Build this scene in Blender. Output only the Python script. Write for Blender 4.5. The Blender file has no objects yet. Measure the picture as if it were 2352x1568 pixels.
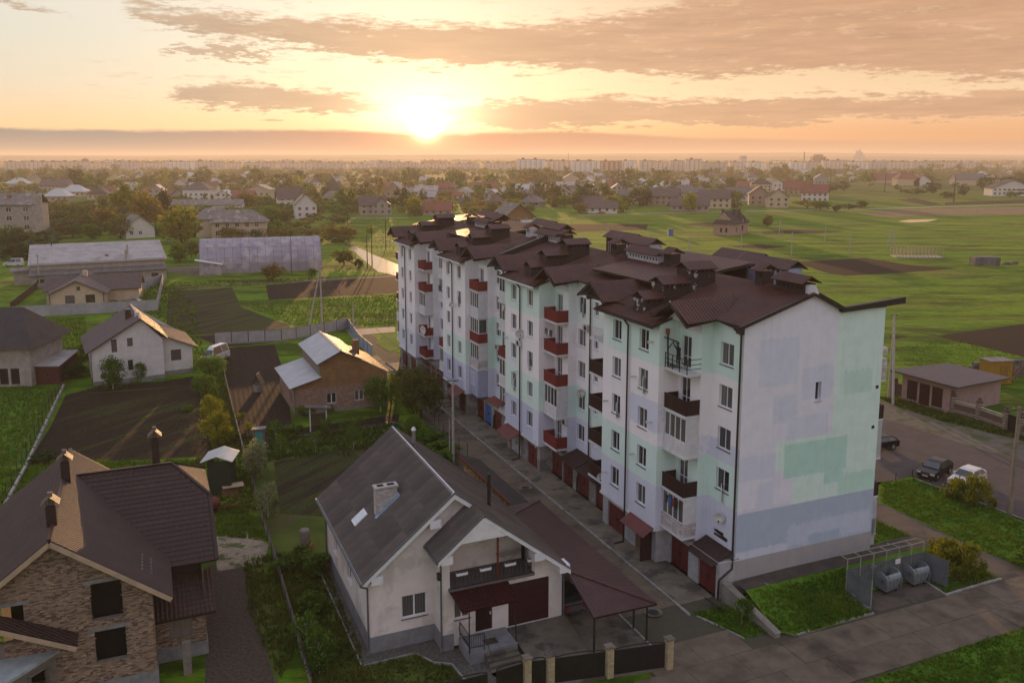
import bpy, math, random
import numpy as np
from mathutils import Vector, Matrix
R = math.radians
rnd = random.Random(7)
sc = bpy.context.scene
COL = sc.collection

# ------------------------------------------------------------ camera
cd = bpy.data.cameras.new('camera')
cam = bpy.data.objects.new('camera', cd); COL.objects.link(cam); sc.camera = cam
cd.sensor_width = 36; cd.lens = 30.2; cd.shift_y = -0.0519
cd.clip_start = 0.5; cd.clip_end = 60000
cam.location = (0, 0, 29.15); cam.rotation_euler = (R(90-8.7), 0, 0)
SUN_EL, SUN_AZ = R(4.0), R(-5.6)          # azimuth measured from +Y towards +X
sdir = Vector((math.sin(SUN_AZ)*math.cos(SUN_EL), math.cos(SUN_AZ)*math.cos(SUN_EL), math.sin(SUN_EL)))
# ------------------------------------------------------------ sun
sd = bpy.data.lights.new('sun', 'SUN'); sd.energy = 4.6; sd.angle = R(0.53); sd.color = (1.0, 0.56, 0.24)
so_ = bpy.data.objects.new('sun', sd); COL.objects.link(so_)
so_.rotation_euler = sdir.to_track_quat('Z', 'Y').to_euler()
# ------------------------------------------------------------ view
sc.view_settings.view_transform = 'Standard'; sc.view_settings.look = 'None'
sc.view_settings.exposure = 0.34; sc.view_settings.gamma = 1.0; sc.view_settings.use_curve_mapping = False
sc.render.engine = 'CYCLES'
sc.cycles.use_denoising = True
sc.cycles.max_bounces = 6; sc.cycles.transparent_max_bounces = 8; sc.cycles.volume_bounces = 1
sc.cycles.diffuse_bounces = 3; sc.cycles.glossy_bounces = 2
# ------------------------------------------------------------ world
W = bpy.data.worlds.new('World'); sc.world = W; W.use_nodes = True
nt = W.node_tree; nt.nodes.clear()
def N_(t, **k):
    n = nt.nodes.new(t)
    for a, b in k.items(): setattr(n, a, b)
    return n
def lk(a, b): nt.links.new(a, b)
def mth(op, a, b=None, c=None, clamp=False):
    n = nt.nodes.new('ShaderNodeMath'); n.operation = op; n.use_clamp = clamp
    for i, v in enumerate((a, b, c)):
        if v is None: continue
        if isinstance(v, (int, float)): n.inputs[i].default_value = v
        else: nt.links.new(v, n.inputs[i])
    return n.outputs[0]
def mixc(f, a, b, mode='MIX'):
    n = nt.nodes.new('ShaderNodeMix'); n.data_type = 'RGBA'; n.blend_type = mode
    for i, v in ((0, f), (6, a), (7, b)):
        if isinstance(v, (int, float)): n.inputs[i].default_value = v
        elif isinstance(v, tuple): n.inputs[i].default_value = (*v, 1)
        else: nt.links.new(v, n.inputs[i])
    return n.outputs[2]
def sstep(x, a, b):
    n = nt.nodes.new('ShaderNodeMapRange'); n.interpolation_type = 'SMOOTHSTEP'
    nt.links.new(x, n.inputs[0]); n.inputs[1].default_value = a; n.inputs[2].default_value = b
    return n.outputs[0]
def srgb(r, g, b):
    f = lambda v: (v/255/12.92) if v/255 < .04045 else ((v/255+.055)/1.055)**2.4
    return (f(r), f(g), f(b))
def world():
    geo = N_('ShaderNodeTexCoord'); d = geo.outputs['Generated']
    sx = N_('ShaderNodeSeparateXYZ'); lk(d, sx.inputs[0]); x, y, z = sx.outputs
    az = mth('MULTIPLY', mth('ARCTAN2', x, y), 57.2958)        # degrees
    el = mth('MULTIPLY', mth('ARCSINE', z), 57.2958)
    # real sky radiance as a base, gradient of the hazy evening air on top of it
    sky = N_('ShaderNodeTexSky'); sky.sky_type = 'NISHITA'; sky.sun_disc = False
    sky.sun_elevation = SUN_EL; sky.sun_rotation = SUN_AZ; sky.dust_density = 3.0; sky.ozone_density = 1.5
    sk = mixc(1.0, sky.outputs[0], (.016, .018, .022), 'MULTIPLY')
    def ramp(v, a, b, stops):
        mr = N_('ShaderNodeMapRange'); lk(v, mr.inputs[0]); mr.inputs[1].default_value = a; mr.inputs[2].default_value = b
        r = N_('ShaderNodeValToRGB'); lk(mr.outputs[0], r.inputs[0]); e = r.color_ramp.elements
        for i, (p, c) in enumerate(stops):
            q = e[i] if i < 2 else e.new(p)
            q.position = p; q.color = (*c, 1)
        return r.outputs[0]
    S = srgb
    left = ramp(el, 0, 60, [(0, S(232,196,146)), (.03, S(238,206,154)), (.07, S(216,208,182)), (.12, S(208,210,192)), (.17, S(212,212,198)), (.4, S(206,208,216)), (1, S(186,194,216))])
    right = ramp(el, 0, 60, [(0, S(214,156,108)), (.025, S(226,168,118)), (.06, S(236,206,164)), (.1, S(220,190,148)), (.17, S(212,176,134)), (.4, S(206,204,214)), (1, S(186,194,216))])
    base = mixc(sstep(az, -26, 26), left, right)
    back = sstep(mth('ABSOLUTE', az), 50, 130)
    backc = ramp(el, 0, 60, [(0, S(196,180,184)), (.25, S(208,202,216)), (1, S(186,194,216))])
    base = mixc(back, base, backc)
    # warm light round the sun
    vd = N_('ShaderNodeVectorMath', operation='DOT_PRODUCT'); lk(d, vd.inputs[0]); vd.inputs[1].default_value = tuple(Vector((math.sin(SUN_AZ), math.cos(SUN_AZ), math.tan(R(1.95)))).normalized())
    ang = mth('MULTIPLY', mth('ARCCOSINE', mth('MINIMUM', vd.outputs['Value'], .9999999)), 57.2958)
    dz = mth('SUBTRACT', el, 2.7); dx = mth('SUBTRACT', az, math.degrees(SUN_AZ))
    ell = mth('SQRT', mth('ADD', mth('POWER', mth('MULTIPLY', dz, 1.5), 2), mth('POWER', mth('MULTIPLY', dx, .55), 2)))
    g1 = mth('EXPONENT', mth('MULTIPLY', mth('POWER', mth('DIVIDE', ell, 2.3), 2), -1))
    g2 = mth('EXPONENT', mth('MULTIPLY', mth('DIVIDE', ang, 9.0), -1))
    g3 = mth('EXPONENT', mth('MULTIPLY', mth('POWER', mth('DIVIDE', ang, .65), 2), -1))
    # ---------------- clouds: bands of stratus in azimuth / elevation, with torn edges
    def noise(sx_, sz_, scale, det, rough, off=0):
        cb = N_('ShaderNodeCombineXYZ'); lk(mth('MULTIPLY', az, sx_), cb.inputs[0]); lk(mth('MULTIPLY', el, sz_), cb.inputs[1]); cb.inputs[2].default_value = off
        n = N_('ShaderNodeTexNoise'); lk(cb.outputs[0], n.inputs[0]); n.inputs['Scale'].default_value = scale
        n.inputs['Detail'].default_value = det; n.inputs['Roughness'].default_value = rough
        return n.outputs[0]
    nF = noise(.75, 3.4, 1.0, 9, .68, 21)
    nA = mth('ADD', mth('MULTIPLY', noise(.13, .75, 1.0, 8, .62), .5), mth('MULTIPLY', nF, .5)); nB = noise(.45, 2.2, 1.0, 8, .7, 4); nC = noise(.05, .3, 1.0, 5, .55, 9)
    def curve(pts, lo, hi):
        mr = N_('ShaderNodeMapRange'); lk(az, mr.inputs[0]); mr.inputs[1].default_value = -35; mr.inputs[2].default_value = 35
        fc = N_('ShaderNodeFloatCurve'); lk(mr.outputs[0], fc.inputs['Value'])
        c = fc.mapping.curves[0]
        P = [((px-1176)/1973/1.02, (e-lo)/(hi-lo)) for px, e in pts]
        P = [((math.degrees(math.atan(a))+35)/70, e) for a, e in P]
        for i, (a, e) in enumerate(P):
            if i < 2: c.points[i].location = (a, e)
            else: c.points.new(a, e)
        fc.mapping.update()
        return mth('ADD', mth('MULTIPLY', fc.outputs[0], hi-lo), lo)
    E = lambda py: math.degrees(math.atan((662-py)/1973))-8.7        # picture row to elevation
    def band(top, bot, wob, soft, nz):
        t = curve([(a, E(b)) for a, b in top], -2, 14); b_ = curve([(a, E(b)) for a, b in bot], -2, 14)
        w = mth('MULTIPLY', mth('SUBTRACT', nz, .5), wob)
        e2 = mth('ADD', el, w)
        m1 = nt.nodes.new('ShaderNodeMapRange'); m1.interpolation_type = 'SMOOTHSTEP'
        lk(mth('SUBTRACT', t, e2), m1.inputs[0]); m1.inputs[1].default_value = 0; m1.inputs[2].default_value = soft
        m2 = nt.nodes.new('ShaderNodeMapRange'); m2.interpolation_type = 'SMOOTHSTEP'
        lk(mth('SUBTRACT', e2, b_), m2.inputs[0]); m2.inputs[1].default_value = 0; m2.inputs[2].default_value = soft*.6
        return mth('MULTIPLY', m1.outputs[0], m2.outputs[0])
    c1 = band([(-100, 60), (250, 60), (330, 22), (700, 34), (1100, 40), (1500, 10), (1800, -60), (2500, -120)],
              [(-100, 58), (250, 58), (360, 82), (600, 118), (900, 155), (1200, 166), (1500, 182), (1900, 190), (2500, 216)], 6.5, .95, nA)
    c2 = band([(-100, 240), (340, 240), (430, 200), (800, 206), (880, 232), (1000, 244), (1200, 222), (1700, 224), (2500, 222)],
              [(-100, 238), (340, 238), (450, 250), (800, 268), (940, 246), (1060, 288), (1300, 300), (1700, 290), (2500, 285)], 5.0, .5, nA)
    c4 = band([(-300, -20), (0, 18), (100, 46), (200, 66), (330, 70)], [(-300, 40), (0, 52), (100, 74), (200, 74), (330, 70)], 5, .5, nA)
    c5 = band([(360, 150), (500, 105), (640, 128), (760, 150)], [(360, 150), (500, 150), (640, 146), (760, 150)], 7.0, .4, nA)
    c3 = band([(-100, 298), (400, 299), (800, 297), (960, 304), (1300, 298), (1600, 312), (2500, 326)],
              [(-100, 380), (2500, 380)], .45, .3, nB)
    wis = mth('MULTIPLY', sstep(nB, .52, .66), sstep(nC, .44, .56))
    wisp = mth('MULTIPLY', mth('MULTIPLY', wis, sstep(el, 2.2, 4)), .55)
    hi = mth('MULTIPLY', sstep(noise(.06, .12, 1, 6, .6, 2), .42, .68), sstep(el, 9, 13))
    tone = mixc(sstep(az, -24, 20), S(178, 158, 132), S(196, 156, 122))
    # the bank near the horizon is bluish in the west and pink under the sun
    tone3 = mixc(sstep(az, -26, 0), S(124, 134, 132), S(196, 150, 120))
    # c1 is shaded underneath and lets light through where it is thin
    tex = mth('MULTIPLY', mth('SUBTRACT', noise(.16, 1.5, 1, 9, .66, 12), .5), 2.6)
    tone = mixc(mth('ADD', .5, tex), mixc(1, tone, (.84, .82, .84), 'MULTIPLY'), mixc(1, tone, (1.2, 1.19, 1.17), 'MULTIPLY'))
    lit = mixc(mth('MULTIPLY', g2, .75), tone, S(255, 205, 150))
    colr = mixc(1.0, base, sk, 'ADD')
    gl = mth('ADD', mth('MULTIPLY', g1, .8), mth('MULTIPLY', g2, .2))
    colr = mixc(gl, colr, mixc(1, colr, (.60, .58, .55), 'ADD'))
    a1 = mth('MULTIPLY', c1, mth('SUBTRACT', .9, mth('MULTIPLY', g1, .4)))
    colr = mixc(a1, colr, lit)
    colr = mixc(mth('MULTIPLY', c2, mth('SUBTRACT', .85, mth('MULTIPLY', g1, .75))), colr, lit)
    colr = mixc(mth('MULTIPLY', mth('MULTIPLY', c3, mth('SUBTRACT', .95, mth('MULTIPLY', sstep(az, 5, 25), .45))), mth('SUBTRACT', 1, mth('MULTIPLY', g3, .5))), colr, mixc(mth('MULTIPLY', g2, .6), tone3, S(250, 160, 110)))
    colr = mixc(mth('MULTIPLY', mth('MAXIMUM', c4, c5), .8), colr, lit)
    colr = mixc(wisp, colr, mixc(.5, lit, S(255, 226, 180)))
    colr = mixc(mth('MULTIPLY', hi, .5), colr, S(190, 176, 176))
    colr = mixc(mth('SUBTRACT', 1, back), colr, mixc(1, colr, (.86, .825, .86), 'MULTIPLY'))
    core = mixc(1, (0, 0, 0), (9.0, 5.5, 2.4), 'MIX')
    colr = mixc(g3, colr, core, 'ADD')
    halo = mth('EXPONENT', mth('MULTIPLY', mth('DIVIDE', ang, 1.5), -1))
    colr = mixc(halo, colr, mixc(1, (0, 0, 0), (1.3, .75, .3), 'MIX'), 'ADD')
    below = sstep(el, 0, -3)
    colr = mixc(below, colr, S(120, 90, 60))
    bg = N_('ShaderNodeBackground'); lk(colr, bg.inputs[0]); bg.inputs[1].default_value = 1.0
    o = N_('ShaderNodeOutputWorld'); lk(bg.outputs[0], o.inputs[0])
world()

# ------------------------------------------------------------ materials
MATS = {}
def pm(name, c1, c2=None, scale=3.0, rough=.8, bump=0.0, bscale=30.0, metal=0.0, spec=.3, rndv=0.0, stretch=(1, 1, 1), thr=(.35, .65), tint=False, trans=0.0, c3=None, s3=.15, t3=(.5, .62), coat=0):
    """mottled surface: two colours by noise, fine relief, an optional third colour in patches, optional tone per object, optional tint of each piece"""
    if name in MATS: return MATS[name]
    global nt
    m = bpy.data.materials.new(name); m.use_nodes = True; nt = m.node_tree; nt.nodes.clear()
    out = N_('ShaderNodeOutputMaterial'); p = N_('ShaderNodeBsdfPrincipled'); lk(p.outputs[0], out.inputs[0])
    p.inputs['Roughness'].default_value = rough; p.inputs['Metallic'].default_value = metal
    p.inputs['Specular IOR Level'].default_value = spec
    if coat: p.inputs['Coat Weight'].default_value = coat
    tc = N_('ShaderNodeTexCoord'); mp = N_('ShaderNodeMapping'); lk(tc.outputs['Object'], mp.inputs[0]); mp.inputs[3].default_value = stretch
    n = N_('ShaderNodeTexNoise'); lk(mp.outputs[0], n.inputs[0]); n.inputs['Scale'].default_value = scale; n.inputs['Detail'].default_value = 6; n.inputs['Roughness'].default_value = .62
    col = mixc(sstep(n.outputs[0], *thr), c1, c2 or tuple(v*.8 for v in c1))
    if c3:
        n3 = N_('ShaderNodeTexNoise'); lk(mp.outputs[0], n3.inputs[0]); n3.inputs['Scale'].default_value = s3; n3.inputs['Detail'].default_value = 7; n3.inputs['Roughness'].default_value = .6
        col = mixc(sstep(n3.outputs[0], *t3), col, c3)
    if rndv:
        oi = N_('ShaderNodeObjectInfo')
        f = mth('ADD', mth('MULTIPLY', oi.outputs['Random'], 2*rndv), 1-rndv)
        cb = N_('ShaderNodeCombineColor'); [lk(f, cb.inputs[i]) for i in range(3)]
        col = mixc(1, col, cb.outputs[0], 'MULTIPLY')
    if tint:
        at = N_('ShaderNodeAttribute'); at.attribute_name = 'tint'; col = mixc(1, col, at.outputs['Color'], 'MULTIPLY')
    lk(col, p.inputs['Base Color'])
    if bump:
        nb = N_('ShaderNodeTexNoise'); lk(mp.outputs[0], nb.inputs[0]); nb.inputs['Scale'].default_value = bscale; nb.inputs['Detail'].default_value = 5
        b = N_('ShaderNodeBump'); b.inputs['Strength'].default_value = bump; b.inputs['Distance'].default_value = .05
        lk(nb.outputs[0], b.inputs['Height']); lk(b.outputs[0], p.inputs['Normal'])
    if trans:
        tr = N_('ShaderNodeBsdfTranslucent'); lk(mixc(1, col, (1.5, 1.35, .7), 'MULTIPLY'), tr.inputs[0])
        ms = N_('ShaderNodeMixShader'); ms.inputs[0].default_value = trans
        lk(p.outputs[0], ms.inputs[1]); lk(tr.outputs[0], ms.inputs[2]); lk(ms.outputs[0], out.inputs[0])
    MATS[name] = m
    return m
def glass(name, c=(.02, .022, .026), r=.06, curt=0):
    if name in MATS: return MATS[name]
    global nt
    m = bpy.data.materials.new(name); m.use_nodes = True; nt = m.node_tree; p = nt.nodes['Principled BSDF']
    p.inputs['Roughness'].default_value = r; p.inputs['Specular IOR Level'].default_value = .8
    oi = N_('ShaderNodeObjectInfo')
    col = mixc(sstep(oi.outputs['Random'], .55, 1.0), c, tuple(min(1, v*3+.015) for v in c))
    if curt:
        tc = N_('ShaderNodeTexCoord'); sx = N_('ShaderNodeSeparateXYZ'); lk(tc.outputs['Object'], sx.inputs[0])
        wv = mth('SINE', mth('MULTIPLY', sx.outputs[0], 38))
        col = mixc(mth('MULTIPLY', mth('GREATER_THAN', oi.outputs['Random'], .5), mth('ADD', .45, mth('MULTIPLY', wv, .2))), col, (.16, .16, .14))
    lk(col, p.inputs['Base Color']); MATS[name] = m
    return m
def furrow(name, c1, c2, ang, pitch, amt=.6, weed=None, wt=(.55, .7)):
    """turned soil with rows; the rows are relief and the weeds are green"""
    global nt
    m = bpy.data.materials.new(name); m.use_nodes = True; nt = m.node_tree; p = nt.nodes['Principled BSDF']; p.inputs['Roughness'].default_value = .95; p.inputs['Specular IOR Level'].default_value = .1
    tc = N_('ShaderNodeTexCoord'); mp = N_('ShaderNodeMapping'); mp.inputs[2].default_value = (0, 0, -R(ang)); lk(tc.outputs['Object'], mp.inputs[0])
    n = N_('ShaderNodeTexNoise'); lk(mp.outputs[0], n.inputs[0]); n.inputs['Scale'].default_value = 1.2; n.inputs['Detail'].default_value = 9; n.inputs['Roughness'].default_value = .7
    sx = N_('ShaderNodeSeparateXYZ'); lk(mp.outputs[0], sx.inputs[0])
    w = mth('SINE', mth('MULTIPLY', mth('ADD', sx.outputs[0], mth('MULTIPLY', n.outputs[0], pitch*.5)), 6.2832/pitch))
    col = mixc(sstep(n.outputs[0], .3, .7), c1, c2)
    if weed:
        n2 = N_('ShaderNodeTexNoise'); mp2 = N_('ShaderNodeMapping'); lk(mp.outputs[0], mp2.inputs[0]); mp2.inputs[3].default_value = (1, .12, 1); lk(mp2.outputs[0], n2.inputs[0]); n2.inputs['Scale'].default_value = .55; n2.inputs['Detail'].default_value = 6
        n3 = N_('ShaderNodeTexNoise'); lk(mp.outputs[0], n3.inputs[0]); n3.inputs['Scale'].default_value = 7; n3.inputs['Detail'].default_value = 5
        f = mth('MULTIPLY', sstep(n2.outputs[0], *wt), sstep(n3.outputs[0], .4, .6))
        col = mixc(f, col, weed)
    lk(col, p.inputs['Base Color'])
    nb = N_('ShaderNodeTexNoise'); lk(mp.outputs[0], nb.inputs[0]); nb.inputs['Scale'].default_value = 9; nb.inputs['Detail'].default_value = 6
    b = N_('ShaderNodeBump'); b.inputs['Strength'].default_value = amt; b.inputs['Distance'].default_value = .25
    lk(mth('ADD', mth('MULTIPLY', w, .35), nb.outputs[0]), b.inputs['Height']); lk(b.outputs[0], p.inputs['Normal'])
    return m
def painted(name, basecol, rects, noise_amt=.08, band_noise=.06):
    """plaster painted in roller patches: rects = (axis0, a0, a1, z0, z1, colour, ragged) in metres on the wall"""
    global nt
    m = bpy.data.materials.new(name); m.use_nodes = True; nt = m.node_tree; p = nt.nodes['Principled BSDF']; p.inputs['Roughness'].default_value = .9; p.inputs['Specular IOR Level'].default_value = .15
    tc = N_('ShaderNodeTexCoord'); sx = N_('ShaderNodeSeparateXYZ'); lk(tc.outputs['Object'], sx.inputs[0])
    n = N_('ShaderNodeTexNoise'); lk(tc.outputs['Object'], n.inputs[0]); n.inputs['Scale'].default_value = 1.1; n.inputs['Detail'].default_value = 7; n.inputs['Roughness'].default_value = .65
    n2 = N_('ShaderNodeTexNoise'); lk(tc.outputs['Object'], n2.inputs[0]); n2.inputs['Scale'].default_value = 2.6; n2.inputs['Detail'].default_value = 3; n2.inputs['Roughness'].default_value = .7
    nn = mth('SUBTRACT', n2.outputs[0], .5)
    col = basecol
    zz = sx.outputs[2]
    first = True
    for ax, a0, a1, z0, z1, c, rag in rects:
        ua = mth('ADD', sx.outputs[ax], mth('MULTIPLY', nn, rag)); ub = mth('ADD', zz, mth('MULTIPLY', nn, rag*1.3))
        sf = .03+rag*.15
        f = mth('MULTIPLY', mth('MULTIPLY', sstep(ua, a0-sf, a0+sf), sstep(ua, a1+sf, a1-sf)), mth('MULTIPLY', sstep(ub, z0-sf, z0+sf), sstep(ub, z1+sf, z1-sf)))
        col = mixc(f, col, c)
    col = mixc(mth('MULTIPLY', sstep(n.outputs[0], .3, .8), noise_amt*4), col, mixc(1, col, (.82, .82, .86), 'MULTIPLY'))
    # rain streaks
    mp = N_('ShaderNodeMapping'); mp.inputs[3].default_value = (3.5, 3.5, .18); lk(tc.outputs['Object'], mp.inputs[0])
    n4 = N_('ShaderNodeTexNoise'); lk(mp.outputs[0], n4.inputs[0]); n4.inputs['Scale'].default_value = 1; n4.inputs['Detail'].default_value = 4
    col = mixc(mth('MULTIPLY', sstep(n4.outputs[0], .5, .8), .35), col, mixc(1, col, (.8, .79, .77), 'MULTIPLY'))
    lk(col, p.inputs['Base Color'])
    nb = N_('ShaderNodeTexNoise'); lk(tc.outputs['Object'], nb.inputs[0]); nb.inputs['Scale'].default_value = 14; nb.inputs['Detail'].default_value = 6
    b = N_('ShaderNodeBump'); b.inputs['Strength'].default_value = .25; b.inputs['Distance'].default_value = .03; lk(nb.outputs[0], b.inputs['Height']); lk(b.outputs[0], p.inputs['Normal'])
    return m

# ------------------------------------------------------------ geometry helpers
class MB:
    def __init__(s): s.v = []; s.f = []; s.m = []; s.t = []; s.tt = None
    def poly(s, pts, m=0):
        k = len(s.v); s.v += [tuple(p) for p in pts]; s.f.append(tuple(range(k, k+len(pts)))); s.m.append(m); s.t.append(s.tt)
    def ext(s, pts, vec, m=0, cap=True, m2=None):
        """polygon swept along a vector"""
        k = len(s.v); n = len(pts); vec = Vector(vec)
        a = [Vector(p) for p in pts]; s.v += [tuple(p) for p in a]+[tuple(p+vec) for p in a]
        nrm = Vector((0, 0, 0))
        for i in range(n): nrm += a[i].cross(a[(i+1) % n])
        fl = nrm.dot(vec) > 0
        fs = [tuple(range(k+n-1, k-1, -1)), tuple(range(k+n, k+2*n))] + [(k+i, k+(i+1) % n, k+n+(i+1) % n, k+n+i) for i in range(n)]
        if not cap: fs = fs[2:]
        for j, f in enumerate(fs):
            s.f.append(f if fl else f[::-1]); s.m.append(m if (m2 is None or j != (1 if fl else 0)) else m2); s.t.append(s.tt)
    def box(s, x0, y0, z0, x1, y1, z1, m=0): s.ext([(x0, y0, z0), (x1, y0, z0), (x1, y1, z0), (x0, y1, z0)], (0, 0, z1-z0), m)
    def bar(s, p, q, w, h=None, m=0, up=(0, 0, 1)):
        p, q = Vector(p), Vector(q); d = (q-p)
        if d.length < 1e-6: return
        d.normalize(); up = Vector(up)
        if abs(d.dot(up)) > .98: up = Vector((1, 0, 0))
        a = d.cross(up).normalized()*w/2; b = a.cross(d).normalized()*(h or w)/2
        s.ext([p-a-b, p+a-b, p+a+b, p-a+b], q-p, m)
    def tube(s, p, q, r, r2=None, n=8, m=0):
        p, q = Vector(p), Vector(q); r2 = r if r2 is None else r2; d = (q-p).normalized()
        up = Vector((0, 0, 1)) if abs(d.z) < .95 else Vector((1, 0, 0)); a = d.cross(up).normalized(); b = a.cross(d)
        k = len(s.v)
        for c, rr in ((p, r), (q, r2)):
            for i in range(n):
                t = 2*math.pi*i/n; s.v.append(tuple(c+a*math.cos(t)*rr+b*math.sin(t)*rr))
        for i in range(n): s.f.append((k+i, k+n+i, k+n+(i+1) % n, k+(i+1) % n)); s.m.append(m); s.t.append(s.tt)
        s.f.append(tuple(range(k, k+n))); s.f.append(tuple(range(k+2*n-1, k+n-1, -1))); s.m += [m, m]; s.t += [s.tt, s.tt]
    def lathe(s, c, prof, n=12, m=0, ax='z'):
        k = len(s.v)
        for r, h in prof:
            for i in range(n):
                t = 2*math.pi*i/n
                s.v.append((c[0]+r*math.cos(t), c[1]+r*math.sin(t), c[2]+h) if ax == 'z' else (c[0]+r*math.cos(t), c[1]+h, c[2]+r*math.sin(t)) if ax == 'y' else (c[0]+h, c[1]+r*math.cos(t), c[2]+r*math.sin(t)))
        for j in range(len(prof)-1):
            for i in range(n): s.f.append((k+j*n+i, k+j*n+(i+1) % n, k+(j+1)*n+(i+1) % n, k+(j+1)*n+i)); s.m.append(m); s.t.append(s.tt)
    def wall(s, x, y, ux, uy, w, z0, prof, holes=(), depth=.18, m=0, mr=None):
        """wall from (x, y) along (ux, uy), outward normal (uy, -ux), with openings (u0, u1, z0, z1) and their reveals; prof = height or [(u, z), ...]"""
        if not isinstance(prof, (list, tuple)): prof = [(0, prof), (w, prof)]
        top = lambda u: next((a[1]+(b[1]-a[1])*(u-a[0])/(b[0]-a[0]) for a, b in zip(prof, prof[1:]) if a[0]-1e-6 <= u <= b[0]+1e-6), prof[-1][1])
        P = lambda u, z, d=0: (x+ux*u-uy*d, y+uy*u+ux*d, z)
        cuts = sorted({0, w, *[q for h in holes for q in h[:2]], *[q[0] for q in prof if 0 < q[0] < w]})
        for a, b in zip(cuts, cuts[1:]):
            mid = (a+b)/2; zc = z0
            for h in sorted([h for h in holes if h[0] < mid < h[1]], key=lambda h: h[2]):
                if h[2] > zc+1e-4: s.poly([P(a, zc), P(b, zc), P(b, h[2]), P(a, h[2])], m)
                zc = h[3]
            s.poly([P(a, zc), P(b, zc), P(b, top(b)), P(a, top(a))], m)
        mr = m if mr is None else mr
        for a, b, c, d in holes:
            s.poly([P(a, c), P(b, c), P(b, c, depth), P(a, c, depth)][::-1], mr); s.poly([P(a, d), P(a, d, depth), P(b, d, depth), P(b, d)][::-1], mr)
            s.poly([P(a, c), P(a, c, depth), P(a, d, depth), P(a, d)][::-1], mr); s.poly([P(b, c), P(b, d), P(b, d, depth), P(b, c, depth)][::-1], mr)
    def mesh(s, name, mats, smooth=False):
        me = bpy.data.meshes.new(name); me.from_pydata(s.v, [], s.f)
        for q in (mats if isinstance(mats, (list, tuple)) else [mats]): me.materials.append(q)
        if any(s.m): me.polygons.foreach_set('material_index', s.m)
        if smooth: me.polygons.foreach_set('use_smooth', [True]*len(s.f))
        if any(t is not None for t in s.t):
            at = me.color_attributes.new('tint', 'FLOAT_COLOR', 'CORNER')
            dat = []
            for f, t in zip(s.f, s.t): dat += list((*(t or (1, 1, 1)), 1))*len(f)
            at.data.foreach_set('color', dat)
        me.update(); return me
    def build(s, name, mats, parent=None, loc=(0, 0, 0), rz=0, smooth=False):
        return obj(name, s.mesh(name, mats, smooth), parent, loc, rz)
def obj(name, me, parent=None, loc=(0, 0, 0), rz=0):
    o = bpy.data.objects.new(name, me); COL.objects.link(o); o.parent = parent; o.location = loc; o.rotation_euler = (0, 0, rz)
    return o
def tag(o, label=None, cat=None, group=None, kind=None):
    for k, v in (('label', label), ('category', cat), ('group', group), ('kind', kind)):
        if v: o[k] = v
    return o
def thing(name, label, cat, loc=(0, 0, 0), deg=0, group=None):
    return tag(obj(name, None, None, loc, R(deg)), label, cat, group)
KIDS = {}
def copytree(o, loc=None, rz=None, label=None, group=None, parent=None, scale=None):
    c = o.copy(); COL.objects.link(c); c.parent = parent
    if loc is not None: c.location = loc
    if rz is not None: c.rotation_euler = (0, 0, rz)
    if scale is not None: c.scale = scale if isinstance(scale, tuple) else (scale,)*3
    if label: c['label'] = label
    if group: c['group'] = group
    if o.name not in KIDS: KIDS[o.name] = list(o.children)
    for ch in KIDS[o.name]: copytree(ch, parent=c)
    return c
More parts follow.
